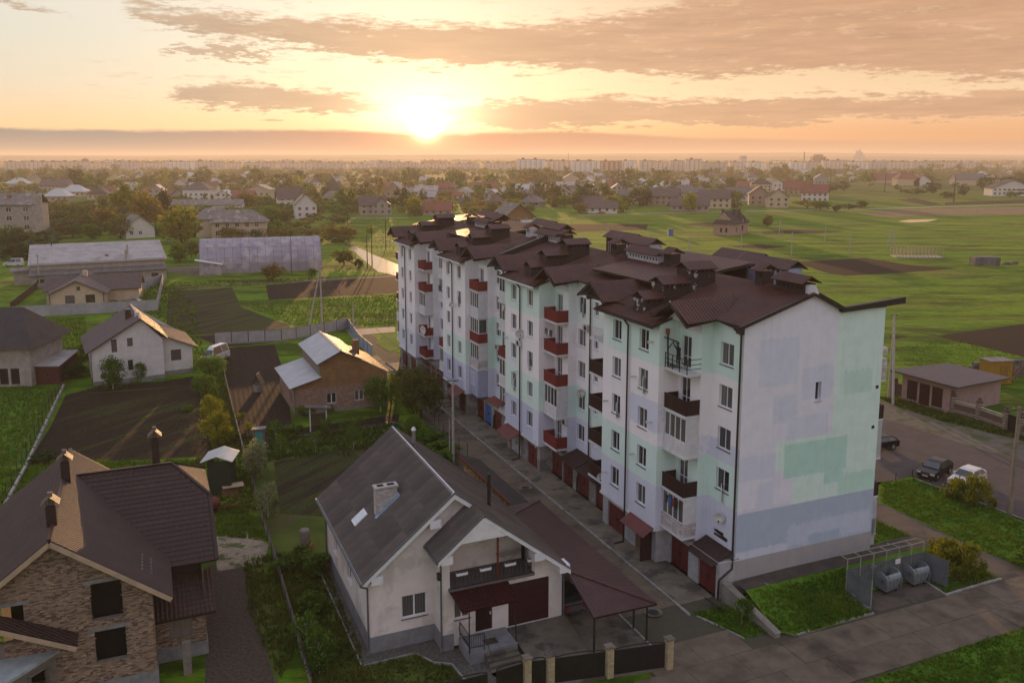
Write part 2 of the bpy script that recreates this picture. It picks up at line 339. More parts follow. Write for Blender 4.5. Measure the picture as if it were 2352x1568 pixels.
def slab(name, poly, m, parent, style='rib', pitch=.35, h=.03, step=.35, thick=.1, m2=None, under=True, rev=False, build=True, mb=None):
    """a roof plane: convex polygon with a profiled sheet on it (rib, wave, tile, flat) and a board of some thickness under it"""
    mb = mb or MB(); P = [Vector(p) for p in poly]
    n = Vector((0, 0, 0))
    for i in range(len(P)): n += P[i].cross(P[(i+1) % len(P)])
    n.normalize()
    if n.z < 0: n = -n
    u = Vector((-n.y, n.x, 0)); u = u.normalized() if u.length > 1e-4 else Vector((1, 0, 0)); v = n.cross(u).normalized()
    if v.z > 0: v = -v; 
    o = P[0]; Q = [((p-o).dot(u), (p-o).dot(v)) for p in P]
    if under:
        mb.ext([p-n*.004 for p in P], -n*thick, 1 if m2 else 0)
    def rng(x):
        ys = []
        for a, b in zip(Q, Q[1:]+Q[:1]):
            if (a[0]-x)*(b[0]-x) <= 0 and abs(a[0]-b[0]) > 1e-9: ys.append(a[1]+(b[1]-a[1])*(x-a[0])/(b[0]-a[0]))
        return (min(ys), max(ys)) if len(ys) > 1 else None
    u0, u1 = min(q[0] for q in Q)+1e-4, max(q[0] for q in Q)-1e-4
    pts = []
    x = u0
    if style == 'rib':
        pr = [(0, 0), (pitch*.62, 0), (pitch*.7, 1), (pitch*.92, 1)]
    elif style == 'flat': pr = [(0, 0)]
    elif style == 'wave': pr = [(0, 0), (.25*pitch, .5), (.5*pitch, 1), (.75*pitch, .5)]
    else: pr = [(0, 0), (.3*pitch, .15), (.5*pitch, .8), (.68*pitch, 1), (.86*pitch, .7)]
    if style == 'flat': pts = [(u0, 0), (u1, 0)]
    else:
        while x < u1:
            for a, b in pr:
                if x+a < u1: pts.append((x+a, b*h))
            x += pitch
        pts.append((u1, 0))
    T = lambda a, b, hh: o+u*a+v*b+n*hh
    for (a, ha), (b, hb) in zip(pts, pts[1:]):
        ra, rb = rng(a), rng(b)
        if not ra or not rb: continue
        if style != 'tile':
            mb.poly([T(a, ra[0], ha+.001), T(a, ra[1], ha+.001), T(b, rb[1], hb+.001), T(b, rb[0], hb+.001)])
        else:
            k0 = math.floor(min(ra[0], rb[0])/step); k1 = math.ceil(max(ra[1], rb[1])/step)
            for k in range(k0, k1):
                y0, y1 = k*step, (k+1)*step
                a0, a1 = max(y0, ra[0]), min(y1, ra[1]); b0, b1 = max(y0, rb[0]), min(y1, rb[1])
                if a1 <= a0 and b1 <= b0: continue
                a1 = max(a1, a0); b1 = max(b1, b0)
                mb.poly([T(a, a0, ha+.004), T(a, a1, ha+.03), T(b, b1, hb+.03), T(b, b0, hb+.004)])
                mb.poly([T(a, a1, ha+.03), T(a, a1, ha*.9+.002), T(b, b1, hb*.9+.002), T(b, b1, hb+.03)])
    if not build: return mb
    ms = [m, m2] if m2 else [m]
    return mb.build(name, ms, parent)
# ---- windows: a frame with its mullions as one part, its pane and sill as sub-parts
WC = {}
def window(parent, x, y, z, ang, w, h, fm, gm, nx=2, sill=None, tr=0, name='window', off=.13, t=.055, sash=True):
    """z is the sill height, (x, y) the middle of the opening at the outer face of the wall; ang turns the wall direction"""
    key = (round(w, 2), round(h, 2), nx, tr, fm.name, t)
    if key not in WC:
        f = MB(); g = MB()
        f.box(-w/2, 0, 0, w/2, .06, t); f.box(-w/2, 0, h-t, w/2, .06, h); f.box(-w/2, 0, t, -w/2+t, .06, h-t); f.box(w/2-t, 0, t, w/2, .06, h-t)
        for i in range(1, nx): xx = -w/2+w*i/nx; f.box(xx-t*.6, -.004, t, xx+t*.6, .055, h-t)
        if tr: f.box(-w/2+t, -.002, tr-t/2, w/2-t, .05, tr+t/2)
        g.box(-w/2+.02, .03, .02, w/2-.02, .04, h-.02)
        WC[key] = (f.mesh('window', fm), g.mesh('pane', gm))
    a = R(ang); nx_, ny_ = math.sin(a), -math.cos(a)
    o = obj(name, WC[key][0], parent, (x-nx_*off, y-ny_*off, z), a)
    pk = (key, gm.name)
    if pk not in WC: q = WC[key][1].copy(); q.materials[0] = gm; WC[pk] = q
    obj('pane', WC[pk], o)
    if sill:
        sk = ('sill', round(w, 2), sill.name, off)
        if sk not in WC:
            s = MB(); s.box(-w/2-.05, -off-.07, -.06, w/2+.05, -.002, -.02); WC[sk] = s.mesh('sill', sill)
        obj('sill', WC[sk], o)
    return o
def sheet(name, pts, m, lvl=1, z=None, **kw):
    """a flat piece of ground, a few millimetres above what it lies on"""
    mb = MB(); P = [(p[0], p[1], (p[2] if z is None else z)+lvl*.004) for p in pts]
    ar = sum(a[0]*b[1]-b[0]*a[1] for a, b in zip(P, P[1:]+P[:1]))
    mb.poly(P if ar > 0 else P[::-1]); o = mb.build(name, m); o['kind'] = kw.get('kind', 'structure')
    return o
def npmesh(name, V, F, m, tint=None, nv=3):
    me = bpy.data.meshes.new(name); me.vertices.add(len(V)); me.vertices.foreach_set('co', np.ascontiguousarray(V, dtype=np.float32).ravel())
    nf = len(F); me.loops.add(nf*nv); me.loops.foreach_set('vertex_index', np.ascontiguousarray(F, dtype=np.int32).ravel())
    me.polygons.add(nf); me.polygons.foreach_set('loop_start', np.arange(0, nf*nv, nv, dtype=np.int32))
    try: me.polygons.foreach_set('loop_total', np.full(nf, nv, dtype=np.int32))
    except Exception: pass
    me.materials.append(m)
    if tint is not None:
        at = me.color_attributes.new('tint', 'FLOAT_COLOR', 'CORNER')
        c = np.ones((nf, nv, 4), dtype=np.float32); c[:, :, :3] = tint[:, None, :]; at.data.foreach_set('color', c.ravel())
    me.update(calc_edges=True); me.validate(); return me
nr = np.random.RandomState(5)
def inpoly(pts, X, Y):
    c = np.zeros(len(X), bool); n = len(pts)
    for i in range(n):
        x1, y1, x2, y2 = *pts[i][:2], *pts[(i+1) % n][:2]
        if y1 == y2: continue
        c ^= ((y1 > Y) != (y2 > Y)) & (X < (x2-x1)*(Y-y1)/(y2-y1)+x1)
    return c
def grass(name, pts, dens, hgt, m, zf=None, clump=.5, tri=4, wid=.05, cap=60000):
    """tufts of blades over a polygon: what nobody could count"""
    xs = [p[0] for p in pts]; ys = [p[1] for p in pts]
    n = int(min(cap, dens*(max(xs)-min(xs))*(max(ys)-min(ys))))
    X = nr.uniform(min(xs), max(xs), n); Y = nr.uniform(min(ys), max(ys), n)
    k = inpoly(pts, X, Y) & ((np.sin(X*1.7+Y*.6)+np.sin(Y*2.1-X*.9)+nr.normal(0, 1, n)) > -1.5+2*clump-1); X, Y = X[k], Y[k]; n = len(X)
    if n == 0: return
    Z = np.zeros(n) if zf is None else zf(X, Y)
    V = np.zeros((n, tri, 3, 3)); hs = hgt*nr.uniform(.5, 1.3, (n, 1))
    a = nr.uniform(0, 6.28, (n, tri)); l = nr.uniform(.1, .8, (n, tri)); r = nr.uniform(0, .12, (n, tri))
    bx = X[:, None]+np.cos(a*3)*r; by = Y[:, None]+np.sin(a*3)*r
    V[..., 0, 0] = bx-np.sin(a)*wid; V[..., 0, 1] = by+np.cos(a)*wid
    V[..., 1, 0] = bx+np.sin(a)*wid; V[..., 1, 1] = by-np.cos(a)*wid
    V[..., 2, 0] = bx+np.cos(a)*hs*l; V[..., 2, 1] = by+np.sin(a)*hs*l; V[..., 2, 2] = hs
    V[..., 2] += Z[:, None, None]-.01
    V = V.reshape(-1, 3); F = np.arange(len(V)).reshape(-1, 3)
    t = np.repeat(np.column_stack([nr.uniform(.7, 1.35, n), nr.uniform(.75, 1.15, n), nr.uniform(.6, 1.1, n)]), tri, axis=0)
    o = obj(name, npmesh(name, V, F, m, t)); o['kind'] = 'stuff'
    return o
# ---- trees
def leafmesh(seed, nleaf, ls, shape, m, clumps=26, drop=0.0):
    """a crown of leaf-sized faces gathered in clumps inside a unit crown (height 1, radius about .5)"""
    r = np.random.RandomState(seed)
    c = r.normal(0, 1, (clumps, 3)); c /= np.linalg.norm(c, axis=1)[:, None]; c *= (r.uniform(.25, 1, (clumps, 1)))**.5
    if shape == 'round': sc_ = np.array([.42, .42, .40]); off = .52
    elif shape == 'tall': sc_ = np.array([.2, .2, .46]); off = .5
    elif shape == 'cone': sc_ = np.array([.3, .3, .48]); off = .48
    elif shape == 'wide': sc_ = np.array([.55, .55, .34]); off = .55
    else: sc_ = np.array([.5, .5, .42]); off = .45
    C = c*sc_; 
    if shape == 'cone': C[:, :2] *= (1.15-(C[:, 2]+.48)/.96)[:, None]*1.3
    C[:, 2] += off
    rad = r.uniform(.09, .19, clumps)*(1.25 if shape in ('round', 'wide') else .8)
    k = r.randint(0, clumps, nleaf); d = r.normal(0, 1, (nleaf, 3)); d /= np.linalg.norm(d, axis=1)[:, None]
    p = C[k]+d*rad[k][:, None]*r.uniform(.35, 1, (nleaf, 1))
    if shape == 'willow': p[:, 2] -= np.abs(r.normal(0, .28, nleaf))*np.hypot(p[:, 0], p[:, 1])*1.6; p[:, 2] = np.maximum(p[:, 2], .0)
    a = r.normal(0, 1, (nleaf, 3)); a /= np.linalg.norm(a, axis=1)[:, None]
    b = np.cross(a, r.normal(0, 1, (nleaf, 3))); b /= np.linalg.norm(b, axis=1)[:, None]
    if shape == 'willow': a = a*.4+np.array([0, 0, -1.3])
    s = ls*r.uniform(.6, 1.4, (nleaf, 1))
    V = np.stack([p-a*s, p+b*s*.6, p+a*s, p-b*s*.6], 1).reshape(-1, 3); F = np.arange(len(V)).reshape(-1, 4)
    t = np.repeat(r.uniform(.75, 1.25, (clumps, 1)), 3, 1)[k]*r.uniform(.8, 1.2, (nleaf, 1))*np.column_stack([r.uniform(.85, 1.2, nleaf), np.ones(nleaf), r.uniform(.7, 1.1, nleaf)])
    return npmesh('crown', V, F, m, t, 4)
def trunkmesh(seed, m, h=.55, r=.028, limbs=5, spread=.32):
    rr = random.Random(seed); mb = MB()
    p = Vector((0, 0, 0)); 
    q = Vector((rr.uniform(-.02, .02), rr.uniform(-.02, .02), h*.55)); mb.tube(p, q, r, r*.75, 6)
    e = Vector((rr.uniform(-.05, .05), rr.uniform(-.05, .05), h*1.3)); mb.tube(q, e, r*.7, r*.2, 5)
    for i in range(limbs):
        a = 6.283*i/limbs+rr.uniform(-.4, .4); s = q.lerp(e, rr.uniform(0, .6)); t = s+Vector((math.cos(a)*spread, math.sin(a)*spread, rr.uniform(.15, .35)*h/.5))
        mid = s.lerp(t, .5)+Vector((0, 0, .03)); mb.tube(s, mid, r*.45, r*.3, 4); mb.tube(mid, t, r*.3, r*.1, 4)
    return mb.mesh('trunk', m)

# ------------------------------------------------------------ materials of the place
M_grass = pm('lawn', (.055, .12, .010), (.085, .165, .014), .35, .95, .8, 14, c3=(.10, .10, .03), s3=.12, t3=(.55, .72), spec=.1)
M_grass2 = pm('rough_grass', (.045, .07, .012), (.085, .115, .02), .22, .95, .8, 9, c3=(.075, .06, .03), s3=.1, t3=(.52, .66), spec=.1)
M_blade = pm('grass_blade', (.06, .13, .012), (.10, .18, .018), .3, .8, tint=True, trans=.35, spec=.15)
M_weedb = pm('weed_blade', (.05, .085, .016), (.10, .12, .025), .5, .8, tint=True, trans=.3, spec=.15)
M_crop = pm('crop_leaf', (.035, .075, .012), (.05, .1, .015), .5, .8, tint=True, trans=.3, spec=.15)
def fieldmat():
    global nt
    m = bpy.data.materials.new('field'); m.use_nodes = True; nt = m.node_tree; p = nt.nodes['Principled BSDF']; p.inputs['Roughness'].default_value = .95; p.inputs['Specular IOR Level'].default_value = .1
    tc = N_('ShaderNodeTexCoord')
    def nz(s, d, st=(1, 1, 1), r=.6):
        mp = N_('ShaderNodeMapping'); mp.inputs[3].default_value = st; lk(tc.outputs['Object'], mp.inputs[0])
        n = N_('ShaderNodeTexNoise'); lk(mp.outputs[0], n.inputs[0]); n.inputs['Scale'].default_value = s; n.inputs['Detail'].default_value = d; n.inputs['Roughness'].default_value = r
        return n.outputs[0]
    a = nz(.012, 6, (1, 1.6, 1)); b = nz(.06, 8, (.5, 1, 1)); c = nz(.5, 8, r=.75); d = nz(.004, 3)
    col = mixc(sstep(a, .35, .65), (.09, .21, .005), (.16, .25, .008))
    col = mixc(sstep(b, .5, .7), col, (.14, .14, .03))
    col = mixc(mth('MULTIPLY', sstep(c, .45, .7), .55), col, (.03, .055, .008))
    sx = N_('ShaderNodeSeparateXYZ'); lk(tc.outputs['Object'], sx.inputs[0])
    col = mixc(mth('MULTIPLY', sstep(nz(1.3, 9, (.3, 1.2, 1), .75), .48, .6), .6), col, (.035, .075, .006)); col = mixc(mth('MULTIPLY', sstep(nz(.45, 8, (.4, 1.3, 1), .7), .55, .68), .5), col, (.19, .20, .03))
    st = nz(.11, 9, (.35, 1.3, 1), .72); col = mixc(mth('MULTIPLY', sstep(st, .46, .62), .85), col, (.025, .055, .005)); col = mixc(mth('MULTIPLY', sstep(nz(.03, 9, (.4, 1.2, 1), .7), .56, .7), .7), col, (.15, .16, .02))
    far = sstep(sx.outputs[1], 380, 900)
    col = mixc(mth('MULTIPLY', far, .8), col, mixc(sstep(d, .4, .6), (.075, .075, .025), (.05, .065, .02)))
    lk(col, p.inputs['Base Color'])
    bb = N_('ShaderNodeBump'); bb.inputs['Strength'].default_value = 1.0; bb.inputs['Distance'].default_value = .8
    lk(mth('ADD', nz(.35, 8, (.4, 1, 1), .7), mth('MULTIPLY', nz(.05, 4, (.4, 1.4, 1)), 3)), bb.inputs['Height']); lk(bb.outputs[0], p.inputs['Normal'])
    return m
M_field = fieldmat()
M_soil = furrow('turned_soil', (.018, .0115, .008), (.03, .020, .014), -26, .7, .35, (.05, .075, .015), (.5, .68))
M_soil2 = furrow('dark_soil', (.016, .011, .009), (.027, .019, .015), 20, .6, .3)
M_soil3 = furrow('weedy_soil', (.022, .015, .011), (.034, .025, .018), -26, .8, .35, (.05, .08, .015), (.38, .55))
M_dirt = pm('dirt', (.10, .085, .065), (.14, .12, .09), .8, .95, .7, 6, c3=(.06, .075, .025), s3=.5, t3=(.5, .62))
M_gravel = pm('gravel', (.075, .068, .06), (.14, .13, .115), 6, .95, .9, 30)
M_dkgravel = pm('dark_gravel', (.040, .030, .021), (.075, .058, .042), 5, .95, .9, 22)
M_sand = pm('sand', (.30, .25, .18), (.2, .17, .12), 1.5, .95, .6, 8, c3=(.06, .085, .02), s3=.9, t3=(.52, .6))
M_asph = pm('asphalt', (.062, .048, .046), (.078, .062, .058), .5, .9, .35, 40, c3=(.085, .075, .068), s3=.3, t3=(.55, .8))
M_path = pm('path_asphalt', (.085, .068, .052), (.11, .088, .068), .7, .92, .4, 40, c3=(.05, .045, .04), s3=.4)
M_conc = pm('slab_concrete', (.15, .115, .08), (.10, .078, .056), .9, .85, .4, 25, rndv=.09, c3=(.055, .044, .032), s3=.3, t3=(.48, .68), thr=(.3, .7))
M_apron = pm('apron_concrete', (.17, .145, .11), (.12, .1, .078), .8, .8, .4, 20, rndv=.14, c3=(.065, .06, .05), s3=.5, t3=(.5, .62))
M_kerb = pm('kerb_concrete', (.30, .29, .27), (.2, .19, .17), 2, .9, .5, 20, rndv=.15)
M_joint = pm('road_joint', (.075, .062, .045), (.06, .06, .035), 2, .95, .5, 20)
M_wet = pm('wet_gravel_road', (.10, .085, .07), (.06, .05, .04), .35, .16, .5, 3, thr=(.4, .6), spec=.6, stretch=(1, .5, 1))
M_pale = pm('pale_road', (.26, .23, .19), (.2, .17, .14), .8, .8, .3, 12)

# ------------------------------------------------------------ ground out to the horizon
def ground():
    g = MB(); xs = [-26000, -6000, -1500, -400, 0, 400, 1500, 6000, 26000]; ys = [-300, 0, 200, 600, 1500, 4000, 12000, 30000]
    for a, b in zip(xs, xs[1:]):
        for c, d in zip(ys, ys[1:]): g.poly([(a, c, 0), (b, c, 0), (b, d, 0), (a, d, 0)])
    g.build('ground', M_field)['kind'] = 'structure'
ground()
CA, SA = math.cos(R(23.2)), math.sin(R(23.2))
NX, NY = 14.92, 54.0
def SO(s, o, z=0):          # estate grid: s runs back along the long block, o stands out from its front
    return (NX-SA*s-CA*o, NY+CA*s-SA*o, z)
# ---- garden plots and lawns to the west (each one a sheet of its own)
sheet('soil', [(-55.26, 103.12, 0), (-48.07, 105.28, 0), (-40.65, 108.11, 0), (-29.43, 81.19, 0), (-38.31, 79.87, 0), (-47.09, 80.53, 0), (-50.44, 90.5, 0)], M_soil, 2)
sheet('lawn', [(-65.98, 107.53, 0), (-57.54, 106.39, 0), (-54.84, 99.04, 0), (-46.87, 78.91, 0), (-48.2, 77.35, 0), (-49.26, 75.08, 0), (-71.47, 110.95, 0)], M_grass, 1)
sheet('soil', [(-44.94, 129.5, 0), (-37.31, 132.01, 0), (-30.03, 111.08, 0), (-23.21, 87.7, 0), (-27.97, 85.42, 0), (-34.93, 103.12, 0)], M_soil2, 2)
sheet('soil', [(-23.02, 79.55, 0), (-16.41, 83.61, 0), (-14.29, 79.55, 0), (-16.82, 70.6, 0), (-14.98, 66.69, 0), (-19.2, 67.39, 0)], M_soil3, 2)
sheet('soil', [(-23.76, 89.68, 0), (-12.92, 95.26, 0), (-12.6, 91.75, 0), (-22.19, 87.89, 0)], M_soil2, 2)
sheet('lawn', [(-29.43, 87.7, 0), (-12.54, 91.33, 0), (-6.23, 77.96, 0), (-9.73, 69.09, 0), (0.62, 47.17, 0), (-10.75, 44.18, 0), (-20.71, 67.39, 0), (-27.52, 83.97, 0)], M_grass2, 1)
sheet('soil', [(-75.37, 186.2, 0), (-63.05, 191.49, 0), (-53.12, 165.94, 0), (-38.59, 146.94, 0), (-37.98, 140.71, 0), (-57.4, 139.52, 0)], M_soil3, 2)
sheet('soil', [(-56.46, 194.81, 0), (-28.56, 215.98, 0), (-24.43, 184.16, 0), (-50.13, 174.59, 0)], M_soil2, 2)
sheet('soil', [(-51.73, 138.24, 0), (-40.86, 142.07, 0), (-38.16, 133.73, 0), (-45.22, 130.32, 0)], M_soil2, 2)
sheet('dark_gravel_yard', [(-21.9, 58.16, 0), (-19.53, 58.83, 0), (-12.75, 43.01, 0), (-16.79, 43.01, 0)], M_dkgravel, 2)
sheet('sand', [(-23.19, 62.81, 0), (-21.25, 64.38, 0), (-18.49, 61.67, 0), (-18.04, 58.69, 0), (-20.94, 57.37, 0)], M_sand, 3)
sheet('lawn', [(-25.73, 69.11, 0), (-22.99, 70.04, 0), (-15.2, 52.13, 0), (-13.06, 44.18, 0), (-17.01, 44.18, 0), (-23.09, 58.16, 0)], M_grass2, 1)
sheet('lawn', [(-94.59, 162.72, 0), (-98.31, 180.21, 0), (-89.57, 164.31, 0)], M_grass, 2); sheet('lawn', [(-80.95, 186.2, 0), (-77.8, 188.28, 0), (-71.01, 169.3, 0), (-74.81, 172.79, 0)], M_grass, 2)
sheet('soil', [(-52.99, 107.53, 0), (-45.77, 109.87, 0), (-42.96, 112.32, 0), (-40.65, 108.11, 0), (-55.26, 103.12, 0)], M_soil2, 1)
# ---- dark fields to the east
for q in ([(78.66, 238.77, 0), (102.84, 249.26, 0), (108.2, 232.24, 0), (117.71, 224.56, 0), (97.82, 215.98, 0), (82.5, 210.6, 0), (79.9, 217.36, 0)],
          [(65.36, 145.65, 0), (69.19, 139.52, 0), (72.85, 130.7, 0), (75.98, 121.98, 0), (92.96, 150.25, 0), (70.35, 138.94, 0)],
          [(98.13, 337.87, 0), (116.39, 348.13, 0), (130.74, 337.87, 0), (117.7, 330.08, 0), (95.92, 326.32, 0)], [(73.19, 374.65, 0), (88.72, 387.27, 0), (107.63, 366.67, 0), (83.19, 357.54, 0)],
          [(70.11, 279.93, 0), (83.25, 289.41, 0), (91.47, 281.31, 0), (80.52, 273.22, 0)], [(20.59, 374.65, 0), (59.24, 374.65, 0), (53.97, 344.64, 0), (18.41, 334.58, 0)],
          [(263.07, 590.64, 0), (287.49, 616.69, 0), (265.53, 530.78, 0), (251.57, 520.23, 0)], [(275.94, 551.76, 0), (351.29, 590.64, 0), (325.78, 547.44, 0), (263.04, 522.83, 0)], [(62.69, 139.52, 0), (65.29, 138.36, 0), (60.95, 135.52, 0)]):
    sheet('soil', q, M_soil2, 1)
sheet('reed_bed', [(176.61, 441.14, 0), (215.66, 481.87, 0), (303.65, 505.15, 0), (265.51, 441.14, 0), (211.69, 432, 0), (184.62, 419.82, 0)], pm('reeds', (.16, .10, .055), (.11, .085, .04), .1, .95, .8, 2), 2)
M_water = pm('pond_water', (.02, .02, .018), None, 1, .05, .15, 6, spec=.9)
sheet('water', [(175.79, 391.67, 0), (186.1, 402.64, 0), (201.1, 405.48, 0), (188.84, 389.9, 0), (177.89, 384.68, 0)], M_water, 3)
# ---- east side: car park, paths and lawns
sheet('asphalt_road', [(37.75, 95.62, 0), (41.86, 93.19, 0), (43.39, 90.96, 0), (46.98, 83.8, 0), (49.6, 79.71, 0), (51, 78.22, 0), (42.45, 64.35, 0), (41.43, 65.85, 0), (40.44, 68.42, 0), (38.62, 72.16, 0), (37.48, 74.77, 0), (36.97, 75.84, 0), (33.31, 73.88, 0), (29.01, 72.44, 0)], M_asph, 3)
sheet('verge', [(39.65, 100.64, 0), (47.06, 100.64, 0), (49.95, 94.9, 0), (53.82, 86.88, 0), (54.9, 84.55, 0), (51, 78.22, 0), (49.6, 79.71, 0), (46.98, 83.8, 0), (43.39, 90.96, 0), (37.75, 95.62, 0)], M_dirt, 2)
sheet('lawn', [(44.77, 102.25, 0), (47.25, 101.07, 0), (50.07, 95.14, 0), (53.94, 87.08, 0), (53.12, 85.7, 0), (47.99, 92.37, 0), (45.61, 98.07, 0)], M_grass2, 3)
sheet('asphalt_path', [(30.72, 69.5, 0), (31.38, 69.68, 0), (34.44, 62.18, 0), (36.6, 57.66, 0), (37.67, 55.69, 0), (36.06, 53.12, 0), (34.25, 56.31, 0), (32.1, 61.73, 0), (31.06, 63.34, 0), (29.4, 66.32, 0)], M_path, 4)
sheet('lawn', [(32.67, 74.21, 0), (33.55, 74.42, 0), (36.86, 75.14, 0), (38.64, 71.78, 0), (41.2, 67, 0), (42.69, 63.71, 0), (37.75, 55.81, 0), (34.52, 62.33, 0), (30.95, 70.05, 0)], M_grass, 3)
sheet('lawn', [(34.84, 51.17, 0), (28.47, 48.4, 0), (19.56, 44.26, 0), (17.5, 43.13, 0), (29.24, 42.23, 0)], M_grass, 4)
sheet('lawn', [(11.71, 51.7, 0), (14.19, 52.72, 0), (16.15, 49.55, 0), (14.26, 48.74, 0), (11.81, 51.38, 0)], M_grass, 4)
# ---- concrete slabs of the access road: a bed of dark joint filler and the slabs laid on it
sheet('road', [SO(108, 3.2), SO(60, 5.6), SO(30, 9.5), SO(-3, 10), SO(-9, 10), SO(-16, 8), SO(-24, -20), SO(-12, -45), SO(-3, -45), SO(-2.5, 0), SO(0, 1.3), SO(76, 1.3), SO(108, 1.3)], M_joint, 1)
def lay_slab(parent, s0, s1, o0, o1, z, m, name='concrete_slab', dz=.05):
    b = MB(); e = .014; j = rnd.uniform(-.012, .012)
    b.ext([SO(s0+e, o0+e, z), SO(s1-e, o0+e, z), SO(s1-e, o1-e, z), SO(s0+e, o1-e, z)], (0, 0, dz+j))
    return b.build(name, m, parent)
road = obj('concrete_road', None); road['kind'] = 'structure'
for i in range(24):                                  # lane beside the gardens
    s = -3+i*3.4
    if i < 11 and i > 0: lay_slab(road, s, s+3.4, 4.35, 7.7 if s > 12 else 9.3, .006, M_conc)
    elif i: lay_slab(road, s, s+3.4, 4.35, 6.9, .006, M_conc)
for i in range(22):                                  # aprons in front of the garage doors
    s = .3+i*3.3
    if s < 74: lay_slab(road, s, s+3.3, 1.45, 4.15, .006, M_apron, dz=.09)
for i in range(5):                                   # cross road at the near end
    for j in range(17):
        s1 = -5.75-2.4*(i-1); s0 = s1-2.4; o1 = 9.8-3.4*j+(1.5 if i % 2 else 0)
        if i == 0 and o1 < 5.6: continue
        if i == 3 and o1 < 2.5 or i == 4 and o1 < 7: continue
        lay_slab(road, s0, s0+2.4, o1-3.4, o1, .006, M_conc)
sheet('bin_yard', [(22.3, 53.68, 0), (28.66, 56.38, 0), (29.73, 54.85, 0), (29.18, 54.03, 0), (23.38, 51.7, 0), (23.29, 52.02, 0)], M_path, 7)
# kerb along the aprons and kerbstones round the lawns
def kerb(pts, w=.16, h=.13, L=1.0, m=M_kerb, z=0, name='kerb'):
    k = obj(name, None); k['kind'] = 'structure'
    for a, b in zip(pts, pts[1:]):
        a, b = Vector((*a[:2], z)), Vector((*b[:2], z)); n = max(1, int((b-a).length/L))
        for i in range(n):
            p = a.lerp(b, i/n); q = a.lerp(b, (i+.97)/n); mb = MB(); off = Vector((0, 0, h/2+rnd.uniform(-.012, .012)))
            mb.bar(p+off, q+off, w, h); mb.build('kerbstone', m, k)
kerb([SO(-1, 4.25), SO(74, 4.2)], .14, .14, 2.0)
kerb([(16.36, 49.71, 0), (17.55, 49.06, 0), (20.31, 50.35, 0), (23.36, 51.64, 0)]); kerb([(28.69, 55.81, 0), (29.16, 53.98, 0), (31.3, 54.97, 0), (34.17, 56.23, 0)]); kerb([(22.3, 53.68, 0), (23.29, 52.02, 0)], .2, .2)
kerb([(11.81, 51.38, 0), (13.01, 50.15, 0), (14.25, 48.68, 0)], .1, .08); kerb([(36.86, 75.14, 0), (38.64, 71.78, 0), (41.2, 67, 0), (42.69, 63.71, 0)], .12, .1)
# ---- lawn mound against the end wall, its soil strip and the ramp wall
def mound():
    mb = MB(); A_ = [((14.74, 53.71, 1.1)), ((26.22, 59.21, 1.1)), ((31.51, 60.59, 0.5)), ((28.54, 55.52, 0.15)), ((28.54, 56.14, 0.15)), ((22.18, 53.41, 0.15)), ((23.29, 51.49, 0.12)), ((17.49, 48.92, 0.12)), ((16.33, 49.31, 0.2))]
    strip = [(14.74, 53.71, 1.1), (26.22, 59.21, 1.1), (30.53, 62.25, 0.5), (31.59, 60.75, 0.45), (23.55, 56.46, 0.95), (15.33, 52.85, 1)]
    sheet('soil', strip, pm('bare_soil', (.05, .042, .036), (.075, .062, .05), 1, .95, .6, 8, c3=(.2, .19, .18), s3=1.2, t3=(.66, .7)), 4)
    c = Vector((0, 0, 0)); P = [strip[5], strip[4], strip[3], A_[3], A_[4], A_[5], A_[6], A_[7], A_[8]]
    mb.poly([P[0], P[1], P[5], P[6], P[7], P[8]][::-1]); mb.poly([P[1], P[2], P[3], P[4], P[5]][::-1])
    o = mb.build('lawn', M_grass); o['kind'] = 'structure'
    mb = MB(); mb.poly([(29.33, 66.15, 0), (31.06, 63.34, 0), (28.54, 62.33, 0), (27.27, 61.59, 0)][::-1]); 
    for p in (A_[0],): pass
    return P
MP = mound()
sheet('lawn', [(29.37, 66.25, 0), (31.02, 63.34, 0), (28.56, 62.39, 0), (27.3, 61.73, 0)], M_grass, 5)
def rampwall():
    t = thing('retaining_wall', 'sloping concrete retaining wall beside the downpipe at the corner of the long block', 'wall')
    a, b = SO(-.3, 1.25), SO(-5.3, .95); mb = MB(); w = Vector((CA*.35, SA*.35, 0))
    for i in range(3):
        t0, t1 = i/3, (i+1)/3; p = Vector(a).lerp(Vector(b), t0); q = Vector(a).lerp(Vector(b), t1)
        h0, h1 = 1.35*(1-t0)+.25*t0, 1.35*(1-t1)+.25*t1
        m = MB(); m.ext([p, q, q+Vector((0, 0, h1)), p+Vector((0, 0, h0))], w); m.build('wall_section', M_ramp, t)
    m = MB(); m.ext([(a[0]-.04*CA, a[1]-.04*SA, 1.355), (b[0]-.04*CA, b[1]-.04*SA, .255), (b[0], b[1], .32), (a[0], a[1], 1.42)], w*1.25); m.build('coping', M_ramp, t)
M_ramp = pm('ramp_concrete', (.24, .22, .18), (.17, .155, .13), 1.2, .9, .5, 12, c3=(.1, .09, .075), s3=.8, t3=(.55, .7))
rampwall()

